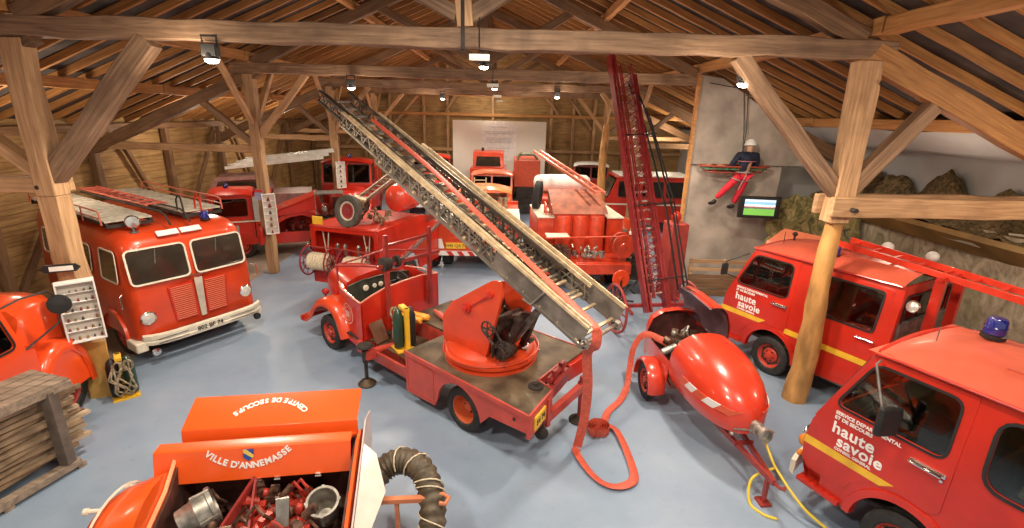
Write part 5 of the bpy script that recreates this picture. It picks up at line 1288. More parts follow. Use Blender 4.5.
# hanging climber
def climber():
    O = V3((6.33, 13.0, 2.36))
    t = thing('person', 'mannequin climber in navy jacket, bright red trousers and white helmet hanging on ropes', 'person', O); t.scale = (1.2,1.15,1.08)
    def sk(name, verts, edges, rad, m, parent, root=0, sub=2):
        me = bpy.data.meshes.new(name); me.from_pydata(verts, edges, []); me.materials.append(m)
        o = bpy.data.objects.new(name, me); C.objects.link(o); o.parent = parent
        s = o.modifiers.new('skin', 'SKIN'); s.use_smooth_shade = True
        for i, r in enumerate(rad): me.skin_vertices[0].data[i].radius = (r, r) if not isinstance(r, tuple) else r
        me.skin_vertices[0].data[root].use_root = True
        b = o.modifiers.new('sub', 'SUBSURF'); b.levels = sub; b.render_levels = sub
        return o
    NAVY = mat('navy jacket', (.012,.016,.04), .8, var=.25, scale=12); TR = mat('red trousers', (.68,.02,.04), .7, var=.15, scale=12); SK_ = mat('skin', (.5,.28,.18), .5, var=.1)
    # body: pelvis, chest, neck, head; arms; legs
    sk('body', [(0,0,.86),(.0,-.02,1.0),(.02,-.04,1.18),(.04,-.04,1.32),(.05,-.02,1.42),(.06,.0,1.5),(.06,.02,1.6)], [(i,i+1) for i in range(6)], [.12,.12,.13,.12,.05,.085,.08], SK_, t)
    sk('jacket', [(0,0,.9),(.01,-.02,1.04),(.02,-.03,1.2),(.03,-.03,1.33),(.04,-.02,1.42),(-.16,-.02,1.34),(-.25,.04,1.12),(-.27,.16,.92),(.22,-.02,1.34),(.30,.04,1.12),(.2,.2,1.0)],
       [(0,1),(1,2),(2,3),(3,4),(3,5),(5,6),(6,7),(3,8),(8,9),(9,10)], [(.16,.12),(.16,.12),(.18,.13),(.17,.12),.07,.085,.068,.052,.085,.068,.052], NAVY, t)
    sk('trousers', [(0,0,.9),(-.09,.0,.82),(-.28,.04,.56),(-.47,.14,.24),(.08,.0,.82),(.03,.06,.48),(-.06,.14,.12)], [(0,1),(1,2),(2,3),(0,4),(4,5),(5,6)], [(.15,.12),.1,.085,.062,.1,.085,.062], TR, t)
    for vs in ([(-.47,.14,.22),(-.5,.16,.12),(-.56,.3,.08)], [(-.06,.14,.1),(-.06,.16,.02),(-.1,.32,.0)]):
        sk('boot', vs, [(0,1),(1,2)], [.055,.06,.045], BLACK, t, sub=1)
    for cx, cz, sgn in ((-.27,.84,-1),(.17,.97,1)):
        o = V3((cx,.22,cz)); fs = [o]; ed = []; rad = [.035]
        for k in range(4):
            a = o + V3((-.03+.02*k, .07, -.02+.01*k)); b = a + V3((0,.035,-.03)); n = len(fs); fs += [a,b]; ed += [(0,n),(n,n+1)]; rad += [.012,.009]
        n = len(fs); fs += [o+V3((.04*sgn,.03,.03))]; ed += [(0,n)]; rad += [.011]
        sk('hand', fs, ed, rad, SK_, t, sub=1)
    h = MB(); h.lathe([(.001,.13),(.06,.12),(.105,.07),(.125,.0),(.13,-.03),(.115,-.035)], (.06,.0,1.6), (0,.1,1), 22); h.build('helmet', WHITE, t)
    hs = MB()
    hs.tube([(.16*math.cos(a), .13*math.sin(a), .93) for a in [2*PI*i/18 for i in range(18)]], .018, 6, closed=True)
    for s in (-1,1): hs.tube([(s*.09+.1*math.cos(a)-.05*(s<0), .11*math.sin(a), .74+.04*math.cos(a)*s) for a in [2*PI*i/16 for i in range(16)]], .016, 6, closed=True)
    hs.tube([(0,-.13,.93),(.0,-.15,.86),(-.05,-.13,.7),(-.1,-.1,.5)], .012, 6); hs.build('harness', mat('harness webbing', (.35,.3,.3), .7), t)
    bd = MB(); bd.tube([(.02+.195*math.cos(a), -.03+.145*math.sin(a), 1.2) for a in [2*PI*i/18 for i in range(18)]], .01, 6, closed=True); bd.build('jacket_band', mat('pink band', (.6,.2,.22), .6), t)
    return t
climber()
m = MB(); 
m.tube([(6.25,13.05,3.75),(6.22,13.1,4.4),(6.15,13.3,5.4)], .012, 6); m.tube([(6.25,13.05,3.75),(6.28,13.1,4.4),(6.26,13.3,5.4)], .012, 6); m.box((6.25,13.05,3.8),(.06,.04,.2)); m.tube([(5.3,13.5,5.6),(6.2,13.3,5.45),(7.2,13.4,4.8)], .012, 6)
tag(m.build('climbing_rope', BLACK), 'double black climbing rope hanging from the roof above the climber', 'rope')
m = MB(); m.tube([(5.35,13.8,5.7),(5.36,13.7,5.3),(5.3,13.7,5.15),(5.28,13.7,4.7)], .01, 6); m.ell((5.32,13.7,5.15),(.05,.04,.12))
tag(m.build('pulley_rope', BLACK), 'short rope with black pulley hung high at the climbing wall edge', 'rope')
def litter():
    t = thing('rescue_stretcher', 'green oval rescue litter with rusty rim hung behind the climber', 'stretcher', (6.15,13.2,3.5))
    lp = [(.95*math.cos(a), .3*math.sin(a), 0) for a in [2*PI*i/32 for i in range(32)]]
    r = MB(); r.tube(lp, .025, 6, closed=True); r.tube([(x*.8,y_*.8,-.16) for x,y_,z in lp], .016, 6, closed=True)
    for x,y_,z in lp[::4]: r.tube([(x,y_,0),(x*.8,y_*.8,-.16)], .012, 5)
    r.build('litter_rim', mat('rusty red tube', (.38,.07,.04), .5, dirt=.3), t)
    b = MB(); b.prism([(x*.95,y_*.95,-.05) for x,y_,z in lp], (0,0,-.03)); b.build('litter_bed', mat('litter green', (.07,.19,.09), .7, var=.3, scale=9), t)
    q = MB(); q.loft([[(-.75+.5*i/6, -.12+.24*j/6, .0+.05*math.sin(i)*math.sin(j+1)) for j in range(7)] for i in range(7)], closed=False, cap=False); q.build('blanket', mat('salmon blanket', (.6,.28,.18), .8), t)
    return t
litter()
# television
t = thing('television', 'small wall television showing a green field under the hanging climber', 'television', (6.78,12.75,2.47), -8)
m = MB(); m.box((0,0,0),(1.05,.09,.58)); m.box((0,.1,0),(.3,.15,.2)); m.cyl((0,.12,0),(0,.72,0),.03); m.build('bezel', BLACK, t, bevel=.01)
def tvmat():
    m = bpy.data.materials.new('screen picture'); m.use_nodes = True; nt = m.node_tree; N = nt.nodes; L = nt.links; p = N['Principled BSDF']
    tc = N.new('ShaderNodeTexCoord'); sp = N.new('ShaderNodeSeparateXYZ'); L.new(tc.outputs['Generated'], sp.inputs[0])
    nz = N.new('ShaderNodeTexNoise'); nz.inputs['Scale'].default_value = 14; L.new(tc.outputs['Generated'], nz.inputs['Vector'])
    ad = N.new('ShaderNodeMath'); ad.operation = 'MULTIPLY_ADD'; ad.inputs[1].default_value = .12; L.new(nz.outputs['Fac'], ad.inputs[0]); L.new(sp.outputs['Z'], ad.inputs[2])
    cr = N.new('ShaderNodeValToRGB'); cr.color_ramp.interpolation = 'CONSTANT'; e = cr.color_ramp.elements
    e[0].position = 0; e[0].color = (.16,.42,.07,1); e[1].position = .48; e[1].color = (.1,.11,.13,1)
    q = e.new(.56); q.color = (.5,.14,.1,1); q = e.new(.62); q.color = (.85,.85,.85,1); q = e.new(.74); q.color = (.25,.5,.85,1); q = e.new(.92); q.color = (.6,.75,.9,1)
    L.new(ad.outputs[0], cr.inputs[0]); L.new(cr.outputs[0], p.inputs['Emission Color']); L.new(cr.outputs[0], p.inputs['Base Color']); p.inputs['Emission Strength'].default_value = .9
    return m
m = MB(); m.box((0,-.048,0),(.78,.006,.42)); m.build('screen', tvmat(), t)
# low board fence in front of the climbing wall
t = thing('board_fence', 'low brown board fence below the climbing wall', 'fence', (5.05,12.55,0), -3)
for x in (.05,.95,1.85):
    m = MB(); m.bb(x-.04,x+.04,.0,.08,0,1.05); m.build('fence_post', OAKL, t)
m = MB(); m.bb(0,2.2,-.03,0,.02,.22); m.bb(0,2.2,-.03,0,.24,.5); m.bb(0,2.2,-.03,.0,.52,.62); m.build('lower_boards', mat('worn brown boards', (.25,.13,.06), .7, var=.25, stretch=(.3,1,6)), t)
m = MB(); m.bb(0,2.2,-.04,0,.74,.82); m.build('middle_rail', OAKL, t)
m = MB(); m.bb(0,2.2,-.04,0,.95,1.05); m.build('top_rail', OAKL, t)
# gabled orange trailer behind the crew cab van
t = thing('equipment_trailer', 'orange trailer with a gabled lid, behind the crew cab van', 'trailer', (7.75,10.6,0), 28)
m = MB(); m.bb(-.6,.6,-.0,1.4,.5,1.75); m.build('trailer_body', VERM, t, bevel=.02)
m = MB(); m.prism([(-.68,-.05,1.75),(.68,-.05,1.75),(.62,-.05,1.85),(0,-.05,2.1),(-.62,-.05,1.85)], (0,1.5,0)); m.build('gable_lid', mat('salmon gable', (.74,.2,.1), .45, var=.06), t)
for x in (-.45,.45):
    m = MB(); m.bb(x-.1,x+.1,-.09,-.05,1.6,1.7); m.build('tail_lamp', REDL, t, bevel=.01)
for x in (-.72,.72): wheel(t, (x,.8,.33), .33, .17, ax=(1 if x>0 else -1,0,0))
# low stone balustrade seen beneath the ladder
m = MB(); m.bar((8.9,11.8,.0),(8.95,3.5,.0),.3,.2); m.bar((8.9,11.8,.9),(8.95,3.5,.9),.2,.1)
for i in range(14): m.bar((8.9,11.6-.6*i,0),(8.9,11.6-.6*i,.9),.1,.1)
tag(m.build('guard_rail', mat('grey stone rail', (.33,.29,.22), .8, var=.2), bevel=.01), 'grey guard rail at the foot of the rock mural', 'railing')
# ---------------------------------------------------------------- left: post display case, breathing set, timber rack, orange truck
def display(name, loc, deg, label, w, h, dpt, rows, cols, sub='badge'):
    t = thing(name, label, 'display case', loc, deg)
    m = MB(); m.bb(-w/2,w/2,0,.02,0,h); m.build('back_panel', mat('pale case lining', (.62,.56,.5), .7, var=.04), t)
    m = MB()
    m.bb(-w/2-.02,-w/2,-dpt,.02,-.02,h+.02); m.bb(w/2,w/2+.02,-dpt,.02,-.02,h+.02); m.bb(-w/2,w/2,-dpt,.02,-.02,0); m.bb(-w/2,w/2,-dpt,.02,h,h+.02)
    m.build('case_frame', WHITE, t)
    m = MB()
    for r in range(1,rows): m.bb(-w/2,w/2,-dpt*.7,0,h*r/rows-.004,h*r/rows+.004)
    m.build('glass_shelf', WHITE, t) if rows > 1 else None
    rnd = random.Random(len(label))
    IT = [mat('maroon badge', (.2,.03,.03), .5), mat('dark badge', (.06,.05,.05), .5), mat('bronze badge', (.35,.2,.08), .4, .6)]
    for r in range(rows):
        for c in range(cols):
            if rnd.random() < .12: continue
            x = -w/2 + w*(c+.5)/cols + rnd.uniform(-.01,.01); z = h*r/rows+.005; s = rnd.uniform(.7,1.1)*min(w/cols,h/rows)*.42
            m = MB(); m.lathe([(.001,0),(s*.5,.0),(s*.55,s*.3),(s*.3,s*.9),(s*.35,s*1.2),(.001,s*1.4)], (x,-dpt*.45,z), (0,0,1), 8)
            m.build(sub, IT[rnd.randrange(3)], t)
    return t
display('display_case', (-6.52, 6.98, 1.2), 42, 'white display case of small badges on the near post', .42, .92, .16, 6, 5)
t = thing('arrow_sign', 'small black and white arrow sign above the badge case', 'sign', (-6.74, 7.1, 2.28), 25); t.scale = (.75,1,1)
m = MB(); m.prism([(-.3,0,-.06),(.2,0,-.06),(.28,0,0),(.2,0,.06),(-.3,0,.06),(-.38,0,0)], (0,.03,0)); m.build('sign_board', BLACK, t)
m = MB(); m.bb(-.22,.16,-.012,0,-.035,.035); m.build('sign_paper', WHITE, t)
m = MB(); m.bb(-.18,.18,-.02,.02,0,1.0); o = m.build('post_casing', mat('ochre plywood', (.5,.28,.07), .6, var=.12)); o.location = (-6.66,7.16,0); o.rotation_euler = (0,0,R(22)); tag(o, 'ochre plywood panel against the near post, below the badge case', 'panel')
_r = rack((-6.33,7.2,0), 40, 'breathing set with tangled straps on the floor by the near post'); _r.scale = (1.15,1.15,1.2)
display('display_case', (-6.6, 13.45, 1.3), 35, 'narrow white case of dark panels on the second post', .3, 1.1, .06, 6, 1, 'panel')
m = MB(); m.plate(rpoly([(-.12,.16),(.12,.16),(.12,-.04),(0,-.16),(-.12,-.04)], .03), [], lambda u,v,k:(u,k,v), .015); o = m.build('shield_sign', mat('pale blue shield', (.35,.4,.62), .5)); o.location = (-6.9,13.55,2.35); tag(o, 'small blue and red shield sign on the second post', 'sign')
q = MB(); q.plate([(-.12,.16),(.12,.16),(.12,.08),(-.12,.08)], [], lambda u,v,k:(u,-.006+k,v), .006); q.build('shield_band', mat('shield red', (.6,.05,.05), .5), o)
t = thing('fire_extinguisher', 'red fire extinguisher standing at the second post', 'extinguisher', (-6.95,13.5,1.0))
m = MB(); m.lathe([(.001,0),(.075,.0),(.08,.03),(.08,.4),(.05,.47),(.02,.5),(.001,.5)], (0,0,0), (0,0,1), 16); m.build('extinguisher_body', RED, t)
m = MB(); m.bar((0,0,.5),(0,-.08,.55),.03,.03); m.tube([(.0,0,.5),(.09,0,.42),(.1,0,.2)], .012, 6); m.build('valve', BLACK, t)
display('display_case', (-6.62, 19.6, 1.7), 35, 'white case with writing on the third post', .32, 1.0, .06, 5, 1, 'panel')

# timber rack
def timber_rack():
    t = thing('timber_rack', 'grey wooden rack, open frame of beams with a slatted top', 'rack', (-6.2,5.15,0), 0)
    G = mat('grey brown timber', (.3,.225,.165), .75, var=.22, scale=3, bump=.6, dirt=.3, dirtcol=(.14,.1,.07), stretch=(1,6,6))
    a = R(73)
    def P(x, y, z): # x along the long side (towards the camera = -x), y across to the left
        return V3((.52 - x*math.cos(a) + 0 - y*math.sin(a), .35 - x*math.sin(a) + y*math.cos(a), z))
    top = 1.22
    for y in (0,.6):
        m = MB(); m.bar(P(0,y,.1),P(1.7,y,.1),.12,.1); m.build('bottom_beam', G, t, bevel=.008)
        m = MB(); m.bar(P(0-.12,y,top),P(1.7,y,top),.12,.1); m.build('top_beam', G, t, bevel=.008)
        for x in (.12,1.5):
            m = MB(); m.bar(P(x,y,.15),P(x,y,top),.13,.13); m.build('leg', mat('dark grey upright', (.13,.095,.075), .6, var=.25), t, bevel=.008)
    for x in (0,.8,1.6):
        m = MB(); m.bar(P(x,-.05,.03),P(x,.65,.03),.1,.06); m.build('cross_bearer', G, t)
    for k in range(4):
        m = MB(); m.bar(P(-.1,.02+.18*k,top+.065),P(1.7,.0+.18*k,top+.065),.15,.035); m.build('top_slat', G, t)
    return t, P
TRK, TP = timber_rack()
rnd = random.Random(17); wm = [mat('old lath brown', (.3,.2,.12), .8, var=.25, scale=5), mat('old lath pale', (.45,.34,.23), .8, var=.2, scale=5), mat('old lath dark', (.16,.1,.06), .8, var=.25, scale=5)]
for k in range(36):
    ly, lz = k % 3, k // 3; sk_ = .22*(1 if lz % 2 else -1) + .05*math.sin(lz*2.7)
    yb = .2 + .29*ly + rnd.uniform(-.02,.02); y0, y1 = yb - sk_*.9, yb + sk_*.9; y0 = .1+.4*min(max(y0,.0),1); y1 = .1+.4*min(max(y1,.0),1); z0 = .2 + .078*lz; x0 = rnd.uniform(-.4,-.02); x1 = rnd.uniform(1.2,1.7)
    m = MB(); w, h = rnd.uniform(.04,.08), rnd.uniform(.035,.06)
    m.bar(TP(x0,y0,z0)+V3((-6.2,5.15,0)), TP(x1,y1,z0+rnd.uniform(-.01,.012))+V3((-6.2,5.15,0)), w, h)
    tag(m.build('timber_lath', wm[k%3]), 'old sawn lath lying in the grey timber rack', 'lath', 'laths stacked in the timber rack')

# orange forward truck at the left edge
def orange_truck():
    t = thing('fire_truck', 'bright orange truck behind the timber rack, round mirror on long thin arms', 'truck', (-7.62,6.82,0), 95); t.scale = (1,1,1.03)
    # local: x forward, near side is -y
    b = MB(); W = 1.0
    side = [(-.9,.5),(-.9,2.15),(-1.0,2.3),(-2.3,2.32),(-2.35,.5)]
    b.loft([[(x, s*(W-.02), z) for x, z in ((0,0),)] for s in ()]) if 0 else None
    for s in (1,-1):
        win = rpoly([(-.98,1.5),(-1.12,2.1),(-1.85,2.1),(-1.85,1.5)], .08)
        b.plate(rpoly([(-.72,.55),(-.72,1.36),(-.86,1.44),(-1.05,2.25),(-2.3,2.28),(-2.3,.55)], .04), [win], lambda u,v,k: (u, s*(W - k - .06*max(0,v-1.4)), v), .03)
    b.loft([[(x, (W-.05)*q, z+.1*(1-abs(q)**2.5)) for q in [-1+2*i/14 for i in range(15)]] for x, z in ((-.95,2.16),(-1.02,2.26),(-1.2,2.3),(-2.3,2.28))], closed=False, cap=False)
    b.loft([[(x, (W-.02)*q, z) for q in [-1+2*i/8 for i in range(9)]] for x, z in ((-.72,.6),(-.74,1.38),(-.86,1.46))], closed=False, cap=False)
    b.loft([[(x, (W-.02)*q, z) for q in [-1+2*i/8 for i in range(9)]] for x, z in ((-2.3,.6),(-2.3,2.28))], closed=False, cap=False)
    b.build('cab', ORNG2, t, smooth=50)
    for s in (1,-1):
        win = rpoly([(-.98,1.5),(-1.12,2.1),(-1.85,2.1),(-1.85,1.5)], .08)
        r = MB(); ring(r, win, lambda u,v,k: (u, s*(W+.003-k-.06*max(0,v-1.4)), v), .025, .012); ro = r.build('window_seal', BLACK, t)
        g = MB(); g.plate(win, [], lambda u,v,k: (u, s*(W-.01-k-.06*max(0,v-1.4)), v), .005); g.build('pane', GLSD, ro)
    wf = MB(); wf.plate([(-.8,1.5),(.8,1.5),(.74,2.15),(-.74,2.15)], [], lambda u,v,k: (-.86-.24*(v-1.5)+.02-k,u,v), .01); wf.build('windscreen', DGL, t)
    # bonnet
    h = MB(); h.loft([[(x, w*q, z) for q, z in ((-1,.7),(-1,zt-.16),(-.86,zt-.05),(-.5,zt),(.5,zt),(.86,zt-.05),(1,zt-.16),(1,.7))] for x, w, zt in ((-.8,.8,1.5),(-.62,.8,1.9),(-.3,.78,1.96),(.05,.74,1.9),(.2,.68,1.75))]); h.build('bonnet', ORNG2, t, smooth=50)
    for s in (1,-1):
        f = MB(); path = [(-.85,.55),(-.78,.9),(-.62,1.14),(-.38,1.26),(-.1,1.2),(.08,.98),(.16,.7),(.18,.45)]; loops = []
        for i, (x, z) in enumerate(path):
            a_ = path[max(i-1,0)]; b_ = path[min(i+1,len(path)-1)]; nx, nz = (b_[1]-a_[1]), -(b_[0]-a_[0]); l = math.hypot(nx,nz); nx, nz = -nx/l, -nz/l
            loops.append([(x+nx*dn, s*(.5+(.56)*q), z+nz*dn) for q, dn in ((0,0),(.5,.04),(.85,.02),(1,-.06),(.98,-.16),(.94,-.15),(.94,-.07),(.8,-.02),(0,-.03))])
        f.loft(loops); f.build('mudguard', ORNG2, t, smooth=60); wheel(t, (-.25,s*.8,.42), .4, .2, side=s)
        sk = MB(); sk.plate([(-.84,.5),(-.76,.88),(-.6,1.1),(-.38,1.21),(-.12,1.16),(.05,.95),(.12,.7),(.14,.5)], [], lambda u,v,k: (u, s*(1.035-k), v), .02); sk.build('mudguard_skirt', ORNG2, t); wheel(t, (-3.0,s*.88,.42), .42, .22, side=s)
    bd = MB(); bd.bb(-3.6,-2.4,-.88,1.0,.7,2.1); bd.build('rear_body', ORNG2, t, bevel=.03)
    gr = MB(); gr.bb(.2,.24,-.42,.42,.65,1.3); gr.build('radiator_grille', DARK, t); bp = MB(); bp.bb(.2,.28,-.95,.95,.42,.58); bp.build('front_bumper', ORNG2, t, bevel=.02)
    ch = MB(); ch.bb(-3.6,.2,-.4,.4,.5,.62); ch.build('chassis', DARK, t)
    st = MB(); st.bb(-1.0,-1.7,.2,.8,.7,1.25); st.bb(-1.6,-1.75,.2,.8,1.2,1.7); st.build('seat', SEAT, t, bevel=.03); steering(t, (-1.25,.45,1.45), (-.5,0,.8))
    m = MB(); m.tube([(-1.0,-.98,2.05),(-.8,-1.05,2.1),(-.5,-1.16,2.1),(-.42,-1.2,2.0),(-.42,-1.2,1.75),(-.46,-1.18,1.62),(-.85,-1.0,1.4)], .013, 6); mo = m.build('mirror_arm', BLACK, t)
    q = MB(); q.lathe([(.001,-.05),(.08,-.05),(.13,-.02),(.14,.0),(.13,.02),(.001,.03)], (-.42,-1.22,1.88), (-.8,-.5,.1), 20); q.build('mirror_head', BLACK, mo)
    return t
ORNG2 = mat('glowing orange paint', (.8,.075,.012), .25, coat=.6, var=.06, scale=2)
orange_truck()
# ---------------------------------------------------------------- a family of older fire trucks for the rear of the hall
def old_truck(loc, deg, label, paint, L=5., W=2., hood=1.2, ws=1.35, top=2.2, cabl=1.3, rear='box', rh=1.6, roofm=None, bumper='white', name='fire_truck', beac=True, z0=.55, hoodz=1.25, extra=None, split=True):
    """origin on the ground at the middle of the front bumper, front towards +x"""
    t = thing(name, label, 'truck', (*loc, 0), deg); w = W/2; roofm = roofm or paint
    xb = -hood - cabl
    # bonnet
    h = MB(); h.loft([[(x, ww*q, z) for q, z in ((-1,z0+.1),(-1,zt-.18),(-.85,zt-.05),(-.4,zt),(.4,zt),(.85,zt-.05),(1,zt-.18),(1,z0+.1))] for x, ww, zt in ((-.02,w*.42,hoodz-.12),(-.1,w*.5,hoodz-.04),(-hood*.6,w*.6,hoodz),(-hood-.05,w*.78,hoodz+.06))]); ho = h.build('bonnet', paint, t, smooth=50)
    g = MB(); g.bb(-.02,.02,-w*.36,w*.36,z0+.15,hoodz-.22)
    for i in range(7): g.bb(.02,.035,-w*.34,w*.34,z0+.2+(hoodz-.45-z0)*i/7,z0+.22+(hoodz-.45-z0)*i/7)
    g.build('radiator_grille', DARK, t)
    for s in (1,-1):
        f = MB(); wx = -.62; path = [(wx-.62,.5),(wx-.52,.72),(wx-.34,.92),(wx-.05,1.0),(wx+.25,.93),(wx+.45,.74),(wx+.56,.5)]; loops = []
        for i, (x, z) in enumerate(path):
            a_ = path[max(i-1,0)]; b_ = path[min(i+1,len(path)-1)]; nx, nz = (b_[1]-a_[1]), -(b_[0]-a_[0]); l = math.hypot(nx,nz); nx, nz = -nx/l, -nz/l
            loops.append([(x+nx*dn, s*(w*.5+w*.5*q), z+nz*dn) for q, dn in ((0,0),(.5,.05),(.85,.03),(1,-.04),(1,-.12),(.95,-.11),(.9,-.03),(0,-.04))])
        f.loft(loops); f.build('mudguard', paint, t, smooth=60)
        wheel(t, (wx, s*(w-.14), .38), .38, .18, side=s); wheel(t, (-L+1.0, s*(w-.14), .38), .38, .2, side=s)
        headlamp(t, (.02, s*w*.68, .92), .11)
    b = MB(); b.loft([[(x-.1*abs(q)**3, w*q, z) for x, z in ((.1,.42),(.16,.44),(.16,.56),(.1,.58))] for q in [-1+2*i/10 for i in range(11)]]); b.build('front_bumper', WHITE if bumper == 'white' else paint, t)
    # cab with real window openings
    c = MB(); rz = top
    for s in (1,-1):
        win = rpoly([(-hood-.22,ws),(-hood-.34,rz-.12),(xb+.16,rz-.12),(xb+.16,ws)], .06)
        c.plate([(-hood+.02,z0),(-hood+.02,ws-.06),(-hood-.2,rz),(xb,rz),(xb,z0)], [win], lambda u,v,k: (u, s*(w-.03-k-.05*max(0,v-ws)), v), .03)
        d = MB(); ring(d, win, lambda u,v,k: (u, s*(w-.028-k-.05*max(0,v-ws)), v), .02, .01); do = d.build('window_seal', BLACK, t); p = MB(); p.plate(win, [], lambda u,v,k: (u, s*(w-.045-k-.05*max(0,v-ws)), v), .004); p.build('pane', GLSD, do)
        hd = MB(); hd.bar((xb+.12, s*(w-.0), ws-.12),(xb+.3, s*(w-.0), ws-.12),.02,.02); hd.build('door_handle', CHROME, t)
        dl = MB(); ring(dl, rpoly([(-hood-.06,z0+.05),(-hood-.06,ws-.05),(-hood-.26,rz-.05),(xb+.06,rz-.05),(xb+.06,z0+.05)],.03), lambda u,v,k: (u, s*(w-.029-k-.05*max(0,v-ws)), v), .008, .004); dl.build('door_edge', DARK, t)
    wf = lambda u,v,k: (-hood+.02-(v-ws+.06)*.2/(rz-ws+.06)-k, u, v)
    panes = [rpoly([(y0,ws+.04),(y1,ws+.04),(y1,rz-.1),(y0,rz-.1)], .05) for y0, y1 in (((-w+.14,-.05),(.05,w-.14)) if split else ((-w+.14,w-.14),))]
    c.plate([(-w+.03,ws-.06),(w-.03,ws-.06),(w-.07,rz),(-w+.07,rz)], panes, wf, .03)
    c.plate([(-w+.03,z0),(w-.03,z0),(w-.03,ws-.06),(-w+.03,ws-.06)], [], lambda u,v,k: (-hood+.02-k,u,v), .03)
    c.plate([(-w+.03,z0),(w-.03,z0),(w-.06,rz),(-w+.06,rz)], [], lambda u,v,k: (xb+k,u,v), .03)
    c.build('cab', paint, t)
    for pn in panes:
        d = MB(); ring(d, pn, lambda u,v,k: wf(u,v,k-.004), .022, .012); do = d.build('windscreen_seal', BLACK, t); p = MB(); p.plate(pn, [], lambda u,v,k: wf(u,v,k+.01), .004); p.build('pane', GLSD, do)
    rf = MB(); rf.loft([[(x, (w-.04)*q, z+.12*(1-abs(q)**2.6)) for q in [-1+2*i/14 for i in range(15)]] for x, z in ((-hood-.08,rz-.07),(-hood-.15,rz),(-hood-.4,rz+.03),(xb+.1,rz+.02),(xb-.03,rz-.04))], closed=False, cap=False)
    rf.loft([[(x, (w-.04)*q, rz-.03) for q in (-1,0,1)] for x in (-hood-.12,xb)], closed=False, cap=False); rf.build('cab_roof', roofm, t, smooth=50)
    i_ = MB(); i_.bb(xb+.1,xb+.5,-w+.2,w-.2,ws-.5,ws-.25); i_.bb(xb+.08,xb+.2,-w+.2,w-.2,ws-.3,ws+.25); i_.build('bench_seat', SEAT, t, bevel=.03)
    steering(t, (-hood-.35,.4,ws+.02), (-.5,0,.8), .2)
    if beac: beacon(t, (-hood-.6, .1, rz+.12), 1.)
    ch = MB(); ch.bb(-L,-.1,-.4,.4,.48,.6); ch.build('chassis', DARK, t)
    if rear == 'box':
        b = MB(); ar = [(-L+1.0+.48*math.cos(a), .4+.48*math.sin(a)) for a in [PI*i/12 for i in range(13)]]
        for s in (1,-1): b.plate([(xb-.03,.5)] + ar + [(-L,.5),(-L,rh),(xb-.03,rh)], [], lambda u,v,k: (u, s*(w-.02-k), v), .03)
        b.bb(-L,xb-.03,-w+.03,w-.03,rh-.04,rh); b.bb(-L,-L+.04,-w+.03,w-.03,.5,rh)
        bo = b.build('rear_body', paint, t)
        for s in (1,-1):
            for k in range(2):
                d = MB(); x1 = xb-.15-(L+xb-.3)*k/2*-1*-1; x0 = x1-(L+xb-.4)/2; ring(d, rrect(x0,x1-.08,max(.95,z0+.3),rh-.1,.03), lambda u,v,k_: (u, s*(w-.018-k_), v), .012, .008); d.build('locker_door', DARK, bo)
    elif rear == 'bed':
        b = MB(); b.bb(-L,xb-.05,-w,w,.82,.9)
        for s in (1,-1): b.bb(-L,xb-.05,s*w,s*(w-.04),.82,rh)
        b.bb(-L,-L+.04,-w,w,.82,rh); b.build('load_bed', paint, t)
    if extra: extra(t, xb, w, L)
    return t
# truck M behind the third post
old_truck((-6.5,19.2), -82, 'round-roofed red truck facing us beyond the third post on the aisle side', RED, hood=1.3, ws=1.75, top=2.6, hoodz=1.6, L=5.2, rh=2.3, W=2.1)
# Land Rover style tender, cab facing left
def lr_extra(t, xb, w, L):
    for s in (1,-1):
        m = MB(); m.bb(xb-.02,xb-.4, s*(w-.02), s*(w+.0), 1.25, 2.0); m.build('grey_side_panel', mat('pale grey panel', (.42,.42,.4), .5), t)
        m = MB(); m.plate(rpoly([(xb+.45,1.1),(xb+.75,1.1),(xb+.75,.75),(xb+.6,.62),(xb+.45,.75)],.03), [], lambda u,v,k: (u, s*(w-.005-k), v), .01); so = m.build('town_shield', mat('shield blue grey', (.3,.36,.45), .5), t)
        m = MB(); m.plate([(xb+.47,1.09),(xb+.73,1.09),(xb+.73,.98),(xb+.47,.98)], [], lambda u,v,k: (u, s*(w+.002-k), v), .008); m.build('shield_band', mat('shield tan', (.55,.35,.15), .5), so)
        m = MB(); m.bb(-.3,-L,s*(w-.02),s*(w),1.2,1.24); m.build('waist_trim', CREAM, t)
        m = MB(); m.tube([(-.9,s*(w),1.4),(-.85,s*(w+.18),1.5)], .012, 6); m.lathe([(.001,0),(.09,0),(.09,.02),(.001,.03)], (-.85,s*(w+.18),1.55), (-1,0,0), 14); m.build('wing_mirror', BLACK, t)
old_truck((-9.5,15.6), 203, 'low red four-wheel-drive tender with blue beacon, nose hidden behind the cab-over truck', RED, hood=1.0, ws=1.35, top=1.95, cabl=1.5, L=3.4, W=1.75, rh=1.9, hoodz=1.15, z0=.5, extra=lr_extra) if 0 else None
a = R(203); fx = V3((math.cos(a), math.sin(a), 0)); lf = V3((-math.sin(a), math.cos(a), 0)); o = V3((-8.08,15.25,0)) + fx*2.35 - lf*.88
old_truck((o.x,o.y), 203, 'low red tender with blue roof beacon parked beside the timber wall', RED, hood=1.05, ws=1.4, top=2.05, cabl=1.35, L=3.0, W=1.76, rh=2.0, hoodz=1.2, z0=.45, extra=lr_extra)
o = V3((-8.08,15.25,0)) - fx*.62 - lf*.62
